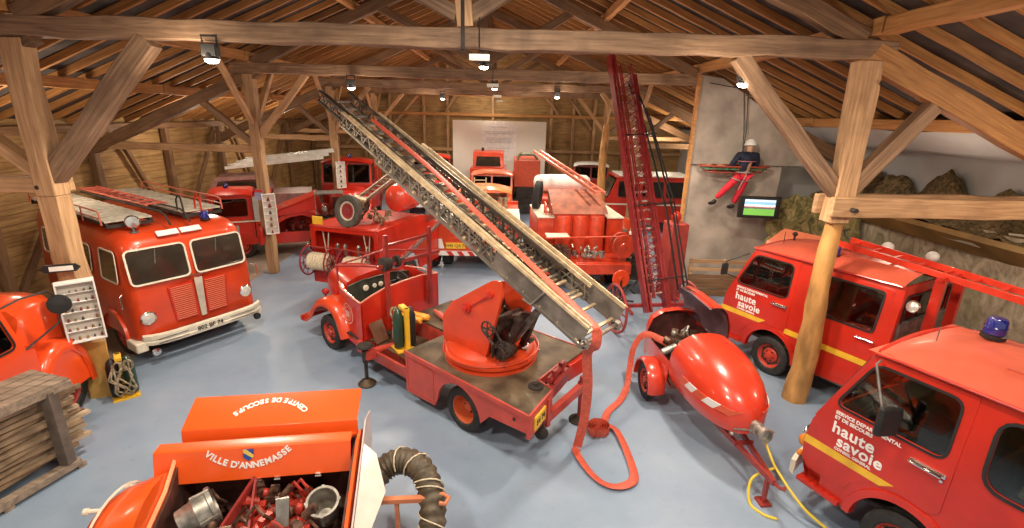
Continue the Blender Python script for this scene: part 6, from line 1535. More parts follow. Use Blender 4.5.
# its neighbour: pump trailer with raised hood
def scoop_trailer():
    t = thing('pump_trailer', 'red pump trailer with its hood tipped up over open machinery, by the second post', 'trailer', (o.x, o.y, 0), 203)
    m = MB(); out = [(0,.45),(0,1.15),(-.3,1.4),(-.8,1.5),(-1.25,1.38),(-1.5,1.0),(-1.5,.85),(-1.25,.6),(-1.1,.45)]
    inn = [(-.12,.8),(-.15,1.12),(-.45,1.28),(-.85,1.34),(-1.15,1.22),(-1.3,.95),(-1.1,.78)]
    m.plate(out, [inn], lambda u,v,k: (u, .62-k, v), .04); m.plate(out, [], lambda u,v,k: (u, -.6+k, v), .04)
    m.bb(-1.4,0,-.6,.6,.42,.5); m.bb(-.05,0,-.6,.6,.45,1.1); m.loft([[(x,y,z) for x,z in out[1:6]] for y in (-.6,.6)], closed=False, cap=False); m.build('trailer_body', RED, t, smooth=40)
    m = MB(); lid = [(.1,1.3),(.12,1.45),(-1.3,2.0),(-1.42,1.95),(-1.5,1.55),(-1.35,1.5)]
    m.prism([(u,.66,v) for u,v in lid], (0,-.06,0)); m.prism([(.1,.66,1.45),(-1.4,.66,2.0),(-1.4,.66,1.94),(.1,.66,1.39)], (0,-1.2,0)); m.build('raised_hood', RED, t, bevel=.01)
    m = MB(); engine_bits(m, (-.7,.15,.85), (.4,.3,.22), 31, 26); m.bb(-1.1,-.3,-.2,.4,.5,.75); m.build('pump_engine', mat('red brown machinery', (.22,.05,.03), .45, .3, var=.5, scale=14, dirt=.3), t)
    for s in (1,-1): wheel(t, (-1.32, s*.66, .34), .34, .16, side=s)
    return t
scoop_trailer()
# silver ladder carrier behind
def silver_ladder():
    t = thing('ladder_carrier', 'dark vehicle carrying a silver grey ladder pack along the timber wall', 'vehicle', (-9.3,18.2,0), 22)
    m = MB(); m.bb(-1.7,1.9,-.8,.8,.6,1.7); m.loft([[(x,y,z) for x,z in ((-1.6,1.7),(-1.2,2.3),(.3,2.35),(.6,1.7))] for y in (-.78,.78)]); m.build('vehicle_body', mat('grey red body', (.25,.12,.11), .5, var=.2), t)
    m = MB(); m.prism([(-1.3,-.8,1.82),(-1.1,-.8,2.2),(.2,-.8,2.25),(.42,-.8,1.82)], (0,-.01,0)); m.build('side_window', DGL, t)
    for k in range(3):
        m = MB()
        for y in (-.45+.05*k,.45-.05*k): m.bar((-.9+.3*k,y,2.62+.12*k),(2.4+.2*k,y,2.95+.12*k),.05,.1)
        for i in range(9): m.bar((-.85+.3*k+.36*i,-.45,2.63+.12*k+.036*i),(-.85+.3*k+.36*i,.45,2.63+.12*k+.036*i),.04,.04)
        m.build('silver_ladder', mat('silver ladder', (.55,.54,.5), .4, .4, dirt=.2), t)
    for x in (-1.1,1.2):
        for s in (1,-1): wheel(t, (x, s*.72, .36), .36, .16, side=s)
silver_ladder()
# hose tender with reels, spare wheel and red tank
def hose_tender():
    O = (-3.95,11.55); t = thing('hose_tender', 'red hose tender with two cream hose reels, spare wheel and ladder on top', 'truck', (*O, 0), 72); t.scale = (1,1,1.13)
    # x forward (away from us), rear face at x=0
    b = MB(); W = .98; z1 = 1.72
    bay = rrect(-.84,.84,.95,1.6,.08)
    b.plate(rpoly([(-W,.4),(W,.4),(W,z1),(-W,z1)], [.02,.02,.14,.14]), [bay], lambda u,v,k: (k, u, v), .05)
    for s in (1,-1): b.plate([(0,.4),(1.0,.4)] + [(1.5+.5*math.cos(a), .4+.5*math.sin(a)) for a in [PI-PI*i/10 for i in range(11)]] + [(3.4,.4),(3.4,1.5),(2.2,z1),(0,z1)], [], lambda u,v,k: (u, s*(W-k), v), .04)
    b.bb(0,2.3,-W+.02,W-.02,z1-.05,z1-.01); b.bb(.7,.74,-W,W,.4,z1-.04); b.bb(0,.72,-W+.03,W-.03,.86,.9); b.build('body', RED, t)
    rm = MB(); rm.tube([(0.02,-W+.02,1.0),(.02,-W+.03,1.62),(.02,-W+.12,1.7),(.02,W-.12,1.7),(.02,W-.03,1.62),(.02,W-.02,1.0)], .03, 8); rm.build('rear_edge_bead', RED, t)
    for k,y in enumerate((-.45,-.2,.2,.42)):
        m = MB(); m.lathe([(.03,0),(.055,.03),(.05,.08),(.06,.12),(.05,.18),(.055,.24),(.03,.28),(.001,.28)], (.3,y,1.0), (0,0,1), 12); m.build('coupling_valve', ALU, t)
    for s in (1,-1):
        m = MB(); m.bar((.1,s*.6,.95),(.1,s*.5,1.6),.02,.02); m.bar((.1,s*.6,.95),(.1,s*.68,1.6),.02,.02); m.build('strut', CREAM, t)
    for y in (.52,-.5):
        m = MB(); c = V3((-.28,y,.98)); m.cyl(c-V3((0,.3,0)), c+V3((0,.3,0)), .17, n=20)
        for i in range(7): m.lathe([(.17,-.03),(.2,0),(.17,.03)], c+V3((0,-.24+.08*i,0)), (0,1,0), 20)
        ro = m.build('hose_drum', ROPE, t)
        for s in (-1,1):
            f = MB(); cc = c+V3((0,s*.34,0)); f.tube([cc+V3((.32*math.cos(a),0,.32*math.sin(a))) for a in [2*PI*i/26 for i in range(26)]], .02, 6, closed=True)
            f.tube([cc+V3((.2*math.cos(a),0,.2*math.sin(a))) for a in [2*PI*i/20 for i in range(20)]], .012, 6, closed=True)
            for i in range(10): a_ = 2*PI*i/10; f.bar(cc, cc+V3((.32*math.cos(a_),0,.32*math.sin(a_))), .015,.015)
            f.build('reel_flange', mat('maroon reel', (.25,.02,.03), .4), ro)
    m = MB(); m.bar((-.1,-W,1.02),(-.5,-W,1.05),.03,.03); m.tube([(-.0,W,1.3),(-.28,W-.06,1.3),(-.3,.0,1.32),(-.28,-W+.06,1.3),(0,-W,1.3)], .02, 6); m.build('reel_guard', DRED2, t)
    m = MB(); tyre(m, (0,0,0), (-1,0,.15), .35, .17); so = m.build('spare_wheel', mat('grey tyre', (.1,.09,.075), .75, var=.2), t, loc=(.1,-.12,2.08))
    m = MB(); m.lathe([(.22,.03),(.2,.06),(.18,.06),(.165,.02),(.001,.02)], (0,0,0), (-1,0,.15), 24); m.build('spare_rim', CREAM, so)
    m = MB(); m.lathe([(.165,.03),(.1,.03),(.09,.05),(.06,.05),(.001,.07)], (0,0,0), (-1,0,.15), 20); m.build('spare_disc', mat('spare maroon', (.3,.03,.03), .4), so)
    m = MB(); m.bar((.05,-.1,1.72),(.1,-.1,1.95),.06,.06); m.tube([(.15,-.3,1.8),(.3,-.5,2.1),(.2,-.2,2.2)], .03, 6); m.build('spare_bracket', DARK, t)
    m = MB()
    for y in (.32,.02): m.bar((.2,y,1.95),(3.4,y-.15,2.85),.05,.08)
    for i in range(14): m.bar((.3+.22*i,.32-.01*i,1.96+.063*i),(.3+.22*i,.02-.01*i,1.96+.063*i),.035,.035)
    m.build('short_ladder', mat('old brown ladder', (.22,.15,.11), .55, dirt=.2), t)
    m = MB(); m.lathe([(.001,-.62),(.2,-.6),(.3,-.52),(.33,-.4),(.33,.45),(.3,.55),(.001,.6)], (1.95,-.62,2.2), (.9,0,0), 24)
    for x in (-.25,.1,.3): m.lathe([(.335,-.02),(.345,0),(.335,.02)], (1.95+x,-.62,2.2), (1,0,0), 24)
    m.build('water_tank', mat('bright tank red', (.72,.06,.03), .3, coat=.5), t)
    m = MB(); m.lathe([(.12,-.2),(.17,-.18),(.17,.18),(.12,.2)], (.85,.05,2.12), (0,1,.2), 16); engine_bits(m, (.8,-.45,1.86), (.4,.35,.12), 41, 22); m.build('brass_fittings', mat('brown gear', (.3,.2,.12), .5, .4, var=.5, scale=12), t)
    for y,s in ((W-.1,1),(-W+.1,-1)): wheel(t, (1.5,y,.38), .38, .2, side=s); wheel(t, (3.6,y*.75,.38), .38, .2, side=s)
    m = MB(); m.loft([[(x, w*q, z) for q, z in ((-1,.5),(-1,zt-.1),(-.8,zt),(.8,zt),(1,zt-.1),(1,.5))] for x, w, zt in ((3.4,.95,1.4),(3.7,.7,1.35),(4.2,.5,1.25))]); m.build('bonnet', RED, t, smooth=40)
    m = MB(); m.plate([(2.4,1.5),(3.2,1.45),(3.1,2.0),(2.5,2.0)], [], lambda u,v,k: (u,-W-.0+k,v), .02); m.bar((0.4,-W-.03,.75),(3.3,-W-.03,1.35),.1,.05); m.build('running_board', GREY, t)
    m = MB(); m.bb(0.05,.1,W-.34,W-.06,1.73,1.9); m.build('yellow_plate', PLY, t)
hose_tender()
t = thing('glass_case', 'glass display case with a model on top, between the hose tender and third post', 'display case', (-5.55,15.2,0), 20)
m = MB(); m.bb(-.42,.42,-.3,.3,0,1.45); m.build('plinth', mat('dark plinth', (.06,.04,.035), .6), t)
m = MB(); m.bb(-.4,.4,-.28,.28,1.45,2.2); m.build('glass_cover', GLS, t)
m = MB()
for x in (-.41,.41):
    for y in (-.29,.29): m.bar((x,y,1.45),(x,y,2.21),.02)
m.bb(-.42,.42,-.3,.3,2.2,2.225); m.build('case_frame', GREY, t)
m = MB(); engine_bits(m, (0,0,1.58), (.2,.15,.06), 77, 10); m.build('model', mat('case model', (.45,.2,.14), .6, var=.4), t)

# rear-facing orange utility truck O
def utility_truck():
    t = thing('utility_truck', 'orange truck seen from behind, striped tailboard and yellow number plate', 'truck', (-.78,14.3,0), 90)
    W = 1.24
    m = MB(); m.bb(.05,4.2,-W,W,.75,.85); 
    for s in (1,-1): m.bb(.05,3.6,s*W,s*(W-.42),.85,1.5)
    m.bb(.02,.08,-W,W,.62,1.05); m.bb(3.5,3.6,-W,W,.85,1.6); m.build('utility_body', VERM, t, bevel=.01)
    for s in (1,-1):
        m = MB(); m.bb(.1,2.4,s*(W+.01),s*(W-.45),1.5,1.53); m.build('cream_locker_lid', CREAM, t)
    m = MB(); m.bb(-.03,.02,-W,W,.5,.64); bo = m.build('tailboard', WHITE, t)
    for i in range(7):
        y = -W+.08+.32*i; q = MB(); q.prism([(-.034,y,.5),(-.034,y+.15,.5),(-.034,y+.25,.64),(-.034,y+.1,.64)], (-.004,0,0)); q.build('hazard_stripe', RED, bo)
    m = MB(); m.bb(-.02,.02,.42,1.02,.72,.9); po = m.build('number_plate', PLY, t); text('5446 QA 74', .13, DARK, po, (-.024,.72,.81), (R(90),0,R(-90)))
    for s in (1,-1):
        q = MB(); q.prism([(-.01,s*(W-.0),.72),(-.01,s*(W-.18),.72),(-.01,s*(W-.1),1.02),(-.01,s*(W-.0),1.02)], (-.02,0,0)); q.build('side_marker', WHITE, t)
        wheel(t, (.75, s*(W-.2), .4), .4, .3, side=s); wheel(t, (4.6, s*(W-.15), .4), .4, .2, side=s)
    m = MB(); m.bb(.0,4.8,-.4,.4,.45,.6); m.build('chassis', DARK, t)
    # cab ahead with curved orange roof
    m = MB(); m.loft([[(x, 1.0*q, z+.16*(1-abs(q)**2.2)) for q in [-1+2*i/14 for i in range(15)]] for x, z in ((3.6,1.85),(3.7,1.95),(4.6,1.95),(4.8,1.86))], closed=False, cap=False); m.bb(3.65,4.8,-1.0,1.0,.7,1.5)
    for y in (-.97,.97):
        for x in (3.68,4.75): m.bar((x,y,1.45),(x,y*.98,1.95),.06,.06)
    m.build('cab', mat('light orange paint', (.84,.2,.04), .4, coat=.3), t, smooth=40)
    m = MB(); m.bb(3.66,3.68,-.85,.85,1.5,1.88); m.build('rear_window', GLSD, t)
    m = MB(); m.loft([[(x, w*q, z) for q, z in ((-1,.6),(-1,zt-.1),(-.8,zt),(.8,zt),(1,zt-.1),(1,.6))] for x, w, zt in ((4.8,.8,1.4),(5.5,.6,1.3),(5.9,.5,1.15))]); m.build('bonnet', VERM, t, smooth=40)
    # standing ladder, hose rolls, cans
    m = MB()
    for y in (.3,-.1): m.bar((1.7,y,1.0),(2.3,y,2.6),.04,.06)
    for i in range(10): m.bar((1.72+.06*i,.3,1.08+.16*i),(1.72+.06*i,-.1,1.08+.16*i),.03,.03)
    m.build('wooden_ladder', WOODL, t)
    for y in (-.62,-.78):
        m = MB(); m.lathe([(.001,0),(.075,0),(.08,.05),(.06,.12),(.065,.5),(.08,.58),(.075,.62),(.04,.62),(.001,.6)], (1.0,y,1.53), (.35,0,1), 14); m.build('brown_nozzle', mat('canvas nozzle', (.33,.24,.14), .6, var=.3), t)
    m = MB(); m.lathe([(.001,-.2),(.25,-.2),(.25,.2),(.001,.2)], (1.6,-.3,1.35), (0,1,0), 20); m.build('hose_drum', DARK, t)
    for k, (x, y) in enumerate(((.8,.3),(1.2,.55),(.7,-.2))):
        m = MB(); m.bb(x,x+.4,y-.15,y+.15,.86,1.25+.1*k); m.build('equipment_box', VERM if k else ORNG, t, bevel=.01)
    m = MB(); engine_bits(m, (1.3,.2,1.35), (.7,.6,.2), 55, 26); m.build('loose_gear', ENG, t)
utility_truck()
old_truck((-.7,21.4), -92, 'old salmon and orange truck facing us before the white panel', mat('salmon orange', (.78,.17,.08), .4, coat=.2), hood=1.1, ws=1.45, top=2.0, L=3.6, W=2.0, rh=1.7, hoodz=1.3, beac=False)
t = thing('fire_truck', 'tall narrow red cab with amber light against the white panel', 'truck', (-.95,25.6,0), -90); t.scale = (.95,1,1.08)
m = MB(); m.bb(-2.4,0,-.95,.95,.5,1.8); m.loft([[(x,y,z) for x,z in ((-.1,1.8),(-.3,2.55),(-1.4,2.6),(-1.5,1.8))] for y in (-.8,.8)]); m.build('cab', VERM, t, bevel=.03)
m = MB(); m.prism([(-.1,-.65,1.9),(-.1,.65,1.9),(-.28,.6,2.4),(-.28,-.6,2.4)], (.015,0,0)); m.build('windscreen', DGL, t)
m = MB(); m.lathe([(.001,0),(.08,0),(.07,.14),(.001,.16)], (-.5,-.3,2.6), (0,0,1), 12); m.build('roof_light', DARK, t)
m = MB(); m.bb(-.3,.1,-.9,.9,.4,.55); m.build('front_bumper', CREAM, t)
for s in (1,-1): wheel(t, (-.8, s*.85,.4), .4, .2, side=s); headlamp(t, (.02, s*.6, 1.1), .12)
# red box body with coiled gear on the roof
t = thing('box_trailer', 'deep red box bodied vehicle with grey gear piled on its roof', 'vehicle', (1.0,23.3,0), -90)
m = MB(); m.bb(-2.5,0,-.62,.62,1.35,2.6); m.build('box_body', mat('brick red', (.5,.07,.03), .45), t, bevel=.02)
m = MB(); m.bb(-2.6,.3,-.6,.6,.5,.8); m.bb(-1.4,.1,-.5,.5,.8,1.35); m.build('under_frame', DARK, t)
m = MB()
for i in range(5): m.tube([(-.3-.25*i,-.5,2.62),(-.3-.25*i,-.3,2.85),(-.3-.25*i,.3,2.85),(-.3-.25*i,.5,2.62)], .05, 8)
m.build('roof_gear', mat('olive gear', (.2,.18,.1), .7, var=.4), t)
for s in (1,-1): wheel(t, (-.3, s*.6,.42), .42, .2, side=s); wheel(t, (-2.0, s*.6,.42), .42, .2, side=s)
# trucks by the rear wall, aisle side
old_truck((-3.5,22.6), -80, 'red truck with black roof lamp beyond the raised ladder', RED, hood=1.1, ws=1.9, top=2.6, L=3.9, rh=2.4, hoodz=1.7, W=2.1)
old_truck((-4.2,27.2), -88, 'orange truck with pale roof close to the rear wall', VERM, hood=1.0, ws=1.6, top=2.25, L=2.4, rh=1.0, roofm=CREAM, beac=False, rear='none')
old_truck((4.3,24.6), -98, 'dark red jeep with a white roof near the rear wall', mat('dark red paint', (.36,.025,.02), .4, coat=.3), hood=1.0, ws=1.55, top=2.2, L=4.0, W=1.9, rh=2.0, roofm=WHITE, beac=False)
old_truck((3.2,20.6), 178, 'red panel van with side windows beyond the peeled far post', RED, hood=.9, ws=1.6, top=2.3, L=4.4, W=1.9, rh=2.3, hoodz=1.4, cabl=1.4) if 0 else None
def side_van():
    t = thing('fire_van', 'red estate van with dark side windows beyond the far trunk post', 'van', (3.6,20.8,0), 180)
    W = .95; L = 4.2; 
    m = MB(); wins = [rrect(-1.85,-1.05,1.55,2.15,.06), rrect(-2.85,-2.05,1.55,2.15,.06), rrect(-3.9,-3.05,1.55,2.15,.06)]
    for s in (1,-1):
        m.plate([(0,.5),(.0,1.3),(-.6,1.45),(-.95,2.3),(-L,2.3),(-L,.5)], wins, lambda u,v,k: (u, s*(W-k), v), .03)
    m.bb(-L,-.95,-W,W,2.28,2.34); m.bb(-L,-L+.03,-W,W,.5,2.3); m.bb(-.03,0,-W,W,.5,1.3); m.loft([[(x,y,z) for x,z in ((0,1.3),(-.6,1.45))] for y in (-W,W)], closed=False, cap=False); m.build('body', RED, t)
    m = MB(); m.bb(-L+.1,-1.1,-W+.05,W-.05,2.36,2.4); m.build('roof_rack', WHITE, t)
    for s in (1,-1):
        for w_ in wins:
            q = MB(); ring(q, w_, lambda u,v,k: (u, s*(W+.002-k), v), .03, .01); qo = q.build('window_seal', BLACK, t); p = MB(); p.plate(w_, [], lambda u,v,k: (u, s*(W-.01-k), v), .004); p.build('pane', GLSD, qo)
        wheel(t, (-.75, s*(W-.1), .38), .38, .18, side=s); wheel(t, (-3.3, s*(W-.1), .38), .38, .18, side=s)
        q = MB(); q.bb(-L,-.1,s*(W+.0),s*(W+.01),1.2,1.26); q.build('waist_band', CREAM, t); headlamp(t, (.02, s*.6, 1.0), .11)
    q = MB(); q.prism([(-.62,-.8,1.5),(-.62,.8,1.5),(-.92,.75,2.22),(-.92,-.75,2.22)], (.02,0,0)); q.build('windscreen', DGL, t)
    q = MB(); q.bb(.0,.08,-W,W,.45,.6); q.build('front_bumper', CREAM, t)
side_van()
# pump truck Q with panelled cabinet, reels and white tank behind
QRED = mat('deep vermilion paint', (.62,.055,.018), .38, coat=.3, var=.15, dirt=.2)
def pump_truck():
    t = thing('pump_truck', 'orange-red pump truck seen from behind, tall panelled cabinet, hose reel at its corner', 'truck', (2.2,12.35,0), 94); t.scale = (1,1.02,1.13)
    W = 1.2
    m = MB(); m.bb(.05,3.6,-W,W,.7,.82); m.bb(-.05,.06,-W,W,.55,.8); m.build('deck', QRED, t, bevel=.01)
    for s in (1,-1):
        m = MB(); m.bb(1.0,2.9,s*W,s*(W-.46),.82,1.72); bo = m.build('side_locker', QRED, t, bevel=.015)
        q = MB(); q.bb(.98,2.92,s*(W+.01),s*(W-.47),1.72,1.75); q.build('cream_locker_top', CREAM, bo)
    m = MB(); m.bb(.95,1.9,-.66,.74,.82,1.86); co = m.build('cabinet', QRED, t, bevel=.012)
    m = MB(); m.loft([[(x,y,z) for x,z in ((.9,1.84),(.95,1.9),(2.0,2.3),(2.0,1.86))] for y in (-.72,.8)]); m.build('rusty_roof', mat('rusty roof', (.36,.11,.06), .6, var=.25, scale=4, dirt=.4), co)
    for y in (-.62,-.16,.3):
        q = MB(); q.lathe([(.001,0),(.2,0),(.21,.01),(.21,.9),(.2,.92),(.001,.92)], (.96,y+.2,.88), (0,0,1), 20, PI*.0, 2*PI); q.build('rounded_panel', QRED, co)
    m = MB(); m.bb(.12,.6,.45,1.05,1.38,1.43); so = m.build('cream_shelf', CREAM, t, bevel=.01)
    m = MB(); m.tube([(.1,1.1,.82),(.1,1.1,1.4),(.1,-.9,1.45),(.1,-.9,.82)], .025, 6); m.tube([(.1,.2,.82),(.1,.2,1.42)], .02, 6); m.build('rear_rail', QRED, t)
    c = V3((.25,-.98,1.2)); m = MB(); m.cyl(c-V3((.14,0,0)), c+V3((.14,0,0)), .2, n=20); m.build('reel_drum', ROPE, t)
    for s in (1,-1): m = MB(); m.lathe([(.28,-.02),(.3,0),(.28,.02),(.001,.02)], c+V3((s*-.16,0,0)), (s*-1,0,0), 26); m.lathe([(.1,.02),(.08,.05),(.001,.06)], c+V3((s*-.16,0,0)), (s*-1,0,0), 16); m.build('reel_disc', QRED, t)
    m = MB(); engine_bits(m, (.45,.75,1.0), (.3,.3,.14), 61, 22); m.bb(.2,.75,.4,1.05,.82,1.1); m.build('pump_engine', ENG, t)
    m = MB(); engine_bits(m, (.4,-.1,.98), (.25,.4,.12), 63, 24); m.build('pump_fittings', ALU, t)
    m = MB(); tyre(m, (0,0,0), (.3,1,.1), .4, .2); so = m.build('spare_wheel', TYRE, t, loc=(2.35,1.05,2.08)); q = MB(); q.lathe([(.25,.05),(.2,.06),(.001,.05)], (0,0,0), (.3,1,.1), 20); q.build('spare_disc', WHEELR, so)
    m = MB(); m.tube([(1.2,.95,1.76),(1.2,.95,2.0),(1.5,.95,2.05),(1.5,.95,1.76)], .02, 6); m.tube([(1.2,.8,1.76),(1.2,.8,2.0),(1.5,.8,2.05),(1.5,.8,1.76)], .02, 6); m.build('grab_rail', QRED, t)
    for s in (1,-1): wheel(t, (1.15,s*(W-.2),.4), .4, .26, side=s); wheel(t, (4.2,s*(W-.15),.4), .4, .2, side=s)
    m = MB(); m.bb(.0,4.6,-.4,.4,.42,.58); m.build('chassis', DARK, t)
    m = MB(); m.bb(3.1,4.3,-.95,.95,.7,1.9); m.build('crew_cab', QRED, t, bevel=.05)
    m = MB(); m.lathe([(.001,-.95),(.16,-.93),(.24,-.82),(.26,-.6),(.26,.6),(.24,.82),(.16,.93),(.001,.95)], (4.2,0,2.2), (0,1,0), 24); m.build('white_tank', WHITE, t, smooth=60)
    m = MB()
    for k in (0,1): m.bar((1.0+0*k,-.62+.24*k,2.35),(4.6,.7+.24*k,3.1),.05,.07)
    for i in range(11): f_ = i/10.5; m.bar((1.1+3.3*f_,-.58+1.25*f_,2.38+.68*f_),(1.1+3.3*f_,-.34+1.25*f_,2.38+.68*f_),.03,.03)
    m.build('top_ladder', mat('salmon ladder rail', (.7,.2,.13), .4), t)
pump_truck()
# hand drawn escape ladder with big spoked wheels
def escape():
    t = thing('escape_ladder', 'tall dark red escape ladder standing on a cart with big spoked wheels', 'ladder', (3.3,10.2,0))
    b0, b1 = V3((.1,-.2,.55)), V3((-.78,1.9,6.05)); d = (b1-b0).normalized(); s_ = V3((.97,.24,0)).normalized(); s_ = (s_-d*s_.dot(d)).normalized(); u = d.cross(s_)
    if u.y > 0: u = -u
    Lt = (b1-b0).length; P = lambda a, x, h: b0 + d*a + s_*x + u*h
    for k, (x0, a0, a1) in enumerate(((-.22,0,Lt),(.28,0,Lt-.5))):
        m = MB(); m.bar(P(a0,x0,0),P(a1,x0,0),.05,.2,up=u); m.bar(P(a0,x0+(.09 if k==0 else .06),.07),P(a1,x0+(.09 if k==0 else .06),.07),.05,.06,up=u); m.bar(P(a0,x0+.1*(1-k),-.06),P(a1,x0+.1*(1-k),-.06),.06,.04,up=u); m.build('main_beam', DRED, t)
    m = MB()
    for k in range(2):
        for x in (-.06,.2): m.bar(P(.3,x,.1+.08*k),P(Lt-.3,x,.1+.08*k),.022,.03,up=u)
    n = 34
    for i in range(n):
        a = .4 + (Lt-.9)*i/n; m.bar(P(a,-.06,.14),P(a+.17*(1 if i%2 else 1),.2,.14),.016,.016); m.bar(P(a,.2,.14),P(a+.17,-.06,.14),.016,.016)
    m.build('lattice', DRED, t)
    m = MB()
    for i in range(24): a = .4+(Lt-.9)*i/24; m.cyl(P(a,-.2,.02),P(a,.26,.02),.022,n=6)
    m.build('rungs', mat('pale rung', (.62,.5,.42), .5), t)
    m = MB()
    for k,x in enumerate((.5,.66)):
        m.tube([P(.4,x+.12,.05),P(2.2,x+.1,.1),P(4.2,x-.12,.08),P(5.3,x-.35,.03)], .024, 6)
    for a, w in ((.7,.78),(2.4,.76),(4.0,.58)): m.tube([P(a,-.2,.2),P(a,w,.22),P(a,w,.0),P(a,-.2,.0)], .014, 6)
    m.tube([P(.4,.78,.2),P(2.4,.76,.2),P(4.4,.5,.15),P(5.3,.2,.05)], .018, 6); m.build('stay_frame', BLACK, t)
    m = MB(); m.bar((-.8,-.1,.62),(.9,.1,.62),.07,.07); m.bar((-.5,-.5,.6),(-.45,.9,.55),.06,.06); m.bar((.6,-.4,.6),(.6,1.1,.55),.06,.06); m.build('cart_frame', DRED, t)
    for x, yy in ((-.78,-.15),(.95,.15)):
        c = V3((x,yy,.58)); ax = V3((.97,.22,0)); _, sd, uu = frame(ax)
        m = MB(); m.tube([c+(sd*math.cos(a)+uu*math.sin(a))*.54 for a in [2*PI*i/32 for i in range(32)]], .032, 8, closed=True)
        for i in range(12): a = 2*PI*i/12; m.tube([c+(sd*math.cos(a)+uu*math.sin(a))*.06, c+(sd*math.cos(a)+uu*math.sin(a))*.54], [.022,.016], 6)
        m.cyl(c-ax*.09,c+ax*.09,.07,n=14); m.build('spoked_wheel', mat('maroon wheel', (.36,.04,.035), .45, dirt=.2), t)
    c = V3((-.55,.55,1.05)); m = MB(); m.lathe([(.2,-.03),(.22,0),(.2,.03),(.08,.03),(.05,.06),(.001,.06)], c, (.2,-1,.1), 22); m.lathe([(.2,-.03),(.001,-.03)], c, (.2,-1,.1), 22); m.build('winding_disc', VERM, t)
    m = MB(); m.tube([c+V3((0,-.05,0)),c+V3((.0,-.1,-.5)),(-.3,.2,.62)], .025, 6); m.tube([(-.6,.4,.6),(-.2,.5,1.0),(0,.3,1.3)], .02, 6); m.tube([(-.7,.3,.6),(-.6,.6,1.0),(-.2,.5,.7)], .018, 6); m.build('winch_rods', BLACK, t)
escape()
# old motor pumps and carts beside the escape
def motor_cart(name, label, loc, deg, seed, col, w=.6):
    t = thing(name, label, 'pump', (*loc,0), deg)
    m = MB(); m.bar((-w,-.3,.45),(w,-.3,.45),.06,.06); m.bar((-w,.3,.45),(w,.3,.45),.06,.06); m.bar((-w*.6,-.3,.45),(-w*.6,.3,.45),.06,.06); m.bar((w*.6,-.3,.45),(w*.6,.3,.45),.06,.06); m.build('cart_frame', DARK, t)
    m = MB(); m.bb(-w*.6,w*.5,-.25,.25,.48,.85); engine_bits(m, (0,0,.95), (w*.7,.3,.2), seed, 26); m.build('engine', col, t)
    m = MB(); engine_bits(m, (0,0,1.05), (w*.6,.3,.15), seed+1, 16); m.build('pipework', ALU, t)
    for x in (-w*.5,w*.5):
        for s in (1,-1): wheel(t, (x, s*.38, .28), .28, .1, side=s)
motor_cart('motor_pump', 'small black motor pump full of pipework between the far trunk post and pump truck', (3.95,15.1), 100, 71, ENG)
motor_cart('motor_pump', 'black and chrome motor pump just behind the escape ladder cart', (3.7,12.9), 80, 81, DARK)
t = thing('equipment_cabinet', 'faded red cabinet with a round red helmet on top, behind the escape ladder', 'cabinet', (4.5,12.35,0), 5)
m = MB(); m.bb(-.25,.2,-.3,.3,0,2.1); m.build('cabinet_body', mat('dull red cabinet', (.4,.05,.04), .5, dirt=.3), t, bevel=.02)
m = MB(); m.ell((-.05,0,2.24),(.13,.13,.15)); m.build('round_cover', RED, t)
t = thing('red_pump', 'round-topped orange red pump beside the far trunk post', 'pump', (4.0,16.3,0))
m = MB(); m.lathe([(.001,.4),(.5,.42),(.55,.6),(.52,1.1),(.35,1.35),(.001,1.42)], (0,0,0), (0,0,1), 24); m.build('pump_housing', VERM, t)
m = MB(); m.bb(-.5,.5,-.5,.5,0,.42); m.build('pump_base', DARK, t, bevel=.03)
# white panel with the arched notice
m = MB(); m.bb(-3.05,2.2,28.2,28.26,.9,4.3); o = m.build('white_panel', mat('ivory panel', (.72,.68,.6), .6, var=.03, scale=1)); tag(o, 'large ivory exhibition panel hanging on the rear wall', 'panel')
t = thing('notice_poster', 'pale arched poster of faint writing on the ivory panel', 'poster', (-.45,28.19,2.1))
m = MB(); m.prism([(-1.0,0,0),(1.0,0,0),(1.0,0,1.9),(.6,0,2.12),(0,0,2.2),(-.6,0,2.12),(-1.0,0,1.9)], (0,.008,0)); m.build('poster_sheet', mat('poster white', (.74,.73,.72), .6), t)
m = MB()
for k, (w_, z_) in enumerate(((.45,1.85),(.8,1.6),(.75,1.5),(.7,1.25),(.72,1.17),(.7,1.09),(.72,1.01),(.6,.7))): m.bb(-w_,w_,-.006,-.003,z_,z_+.035)
m.build('poster_lines', mat('pale print', (.5,.52,.55), .6), t)
# emergency exit signs along the axis
for (y, z, s, lb) in ((7.2,5.43,1.,'nearest white sign hanging from the near tie beam'),(13.55,5.4,1.1,'white sign hanging from the second tie beam'),(19.65,5.33,1.1,'small white sign hanging from the third tie beam'),(25.95,5.3,1.1,'smallest white sign hanging from the farthest tie beam')):
    t = thing('exit_sign', lb, 'sign', (-.4,y,z)); m = MB(); m.box((0,0,0),(.28*s,.05,.085*s)); m.build('sign_box', mat('sign white', (.8,.78,.7), .5), t, bevel=.006)
    m = MB(); m.cyl((0,0,.07*s),(0,0,.5),.01,n=6); m.build('hanger', BLACK, t)
    m = MB(); m.box((.0,-.027,-.02*s),(.24*s,.004,.008)); m.build('sign_line', GREY, t)
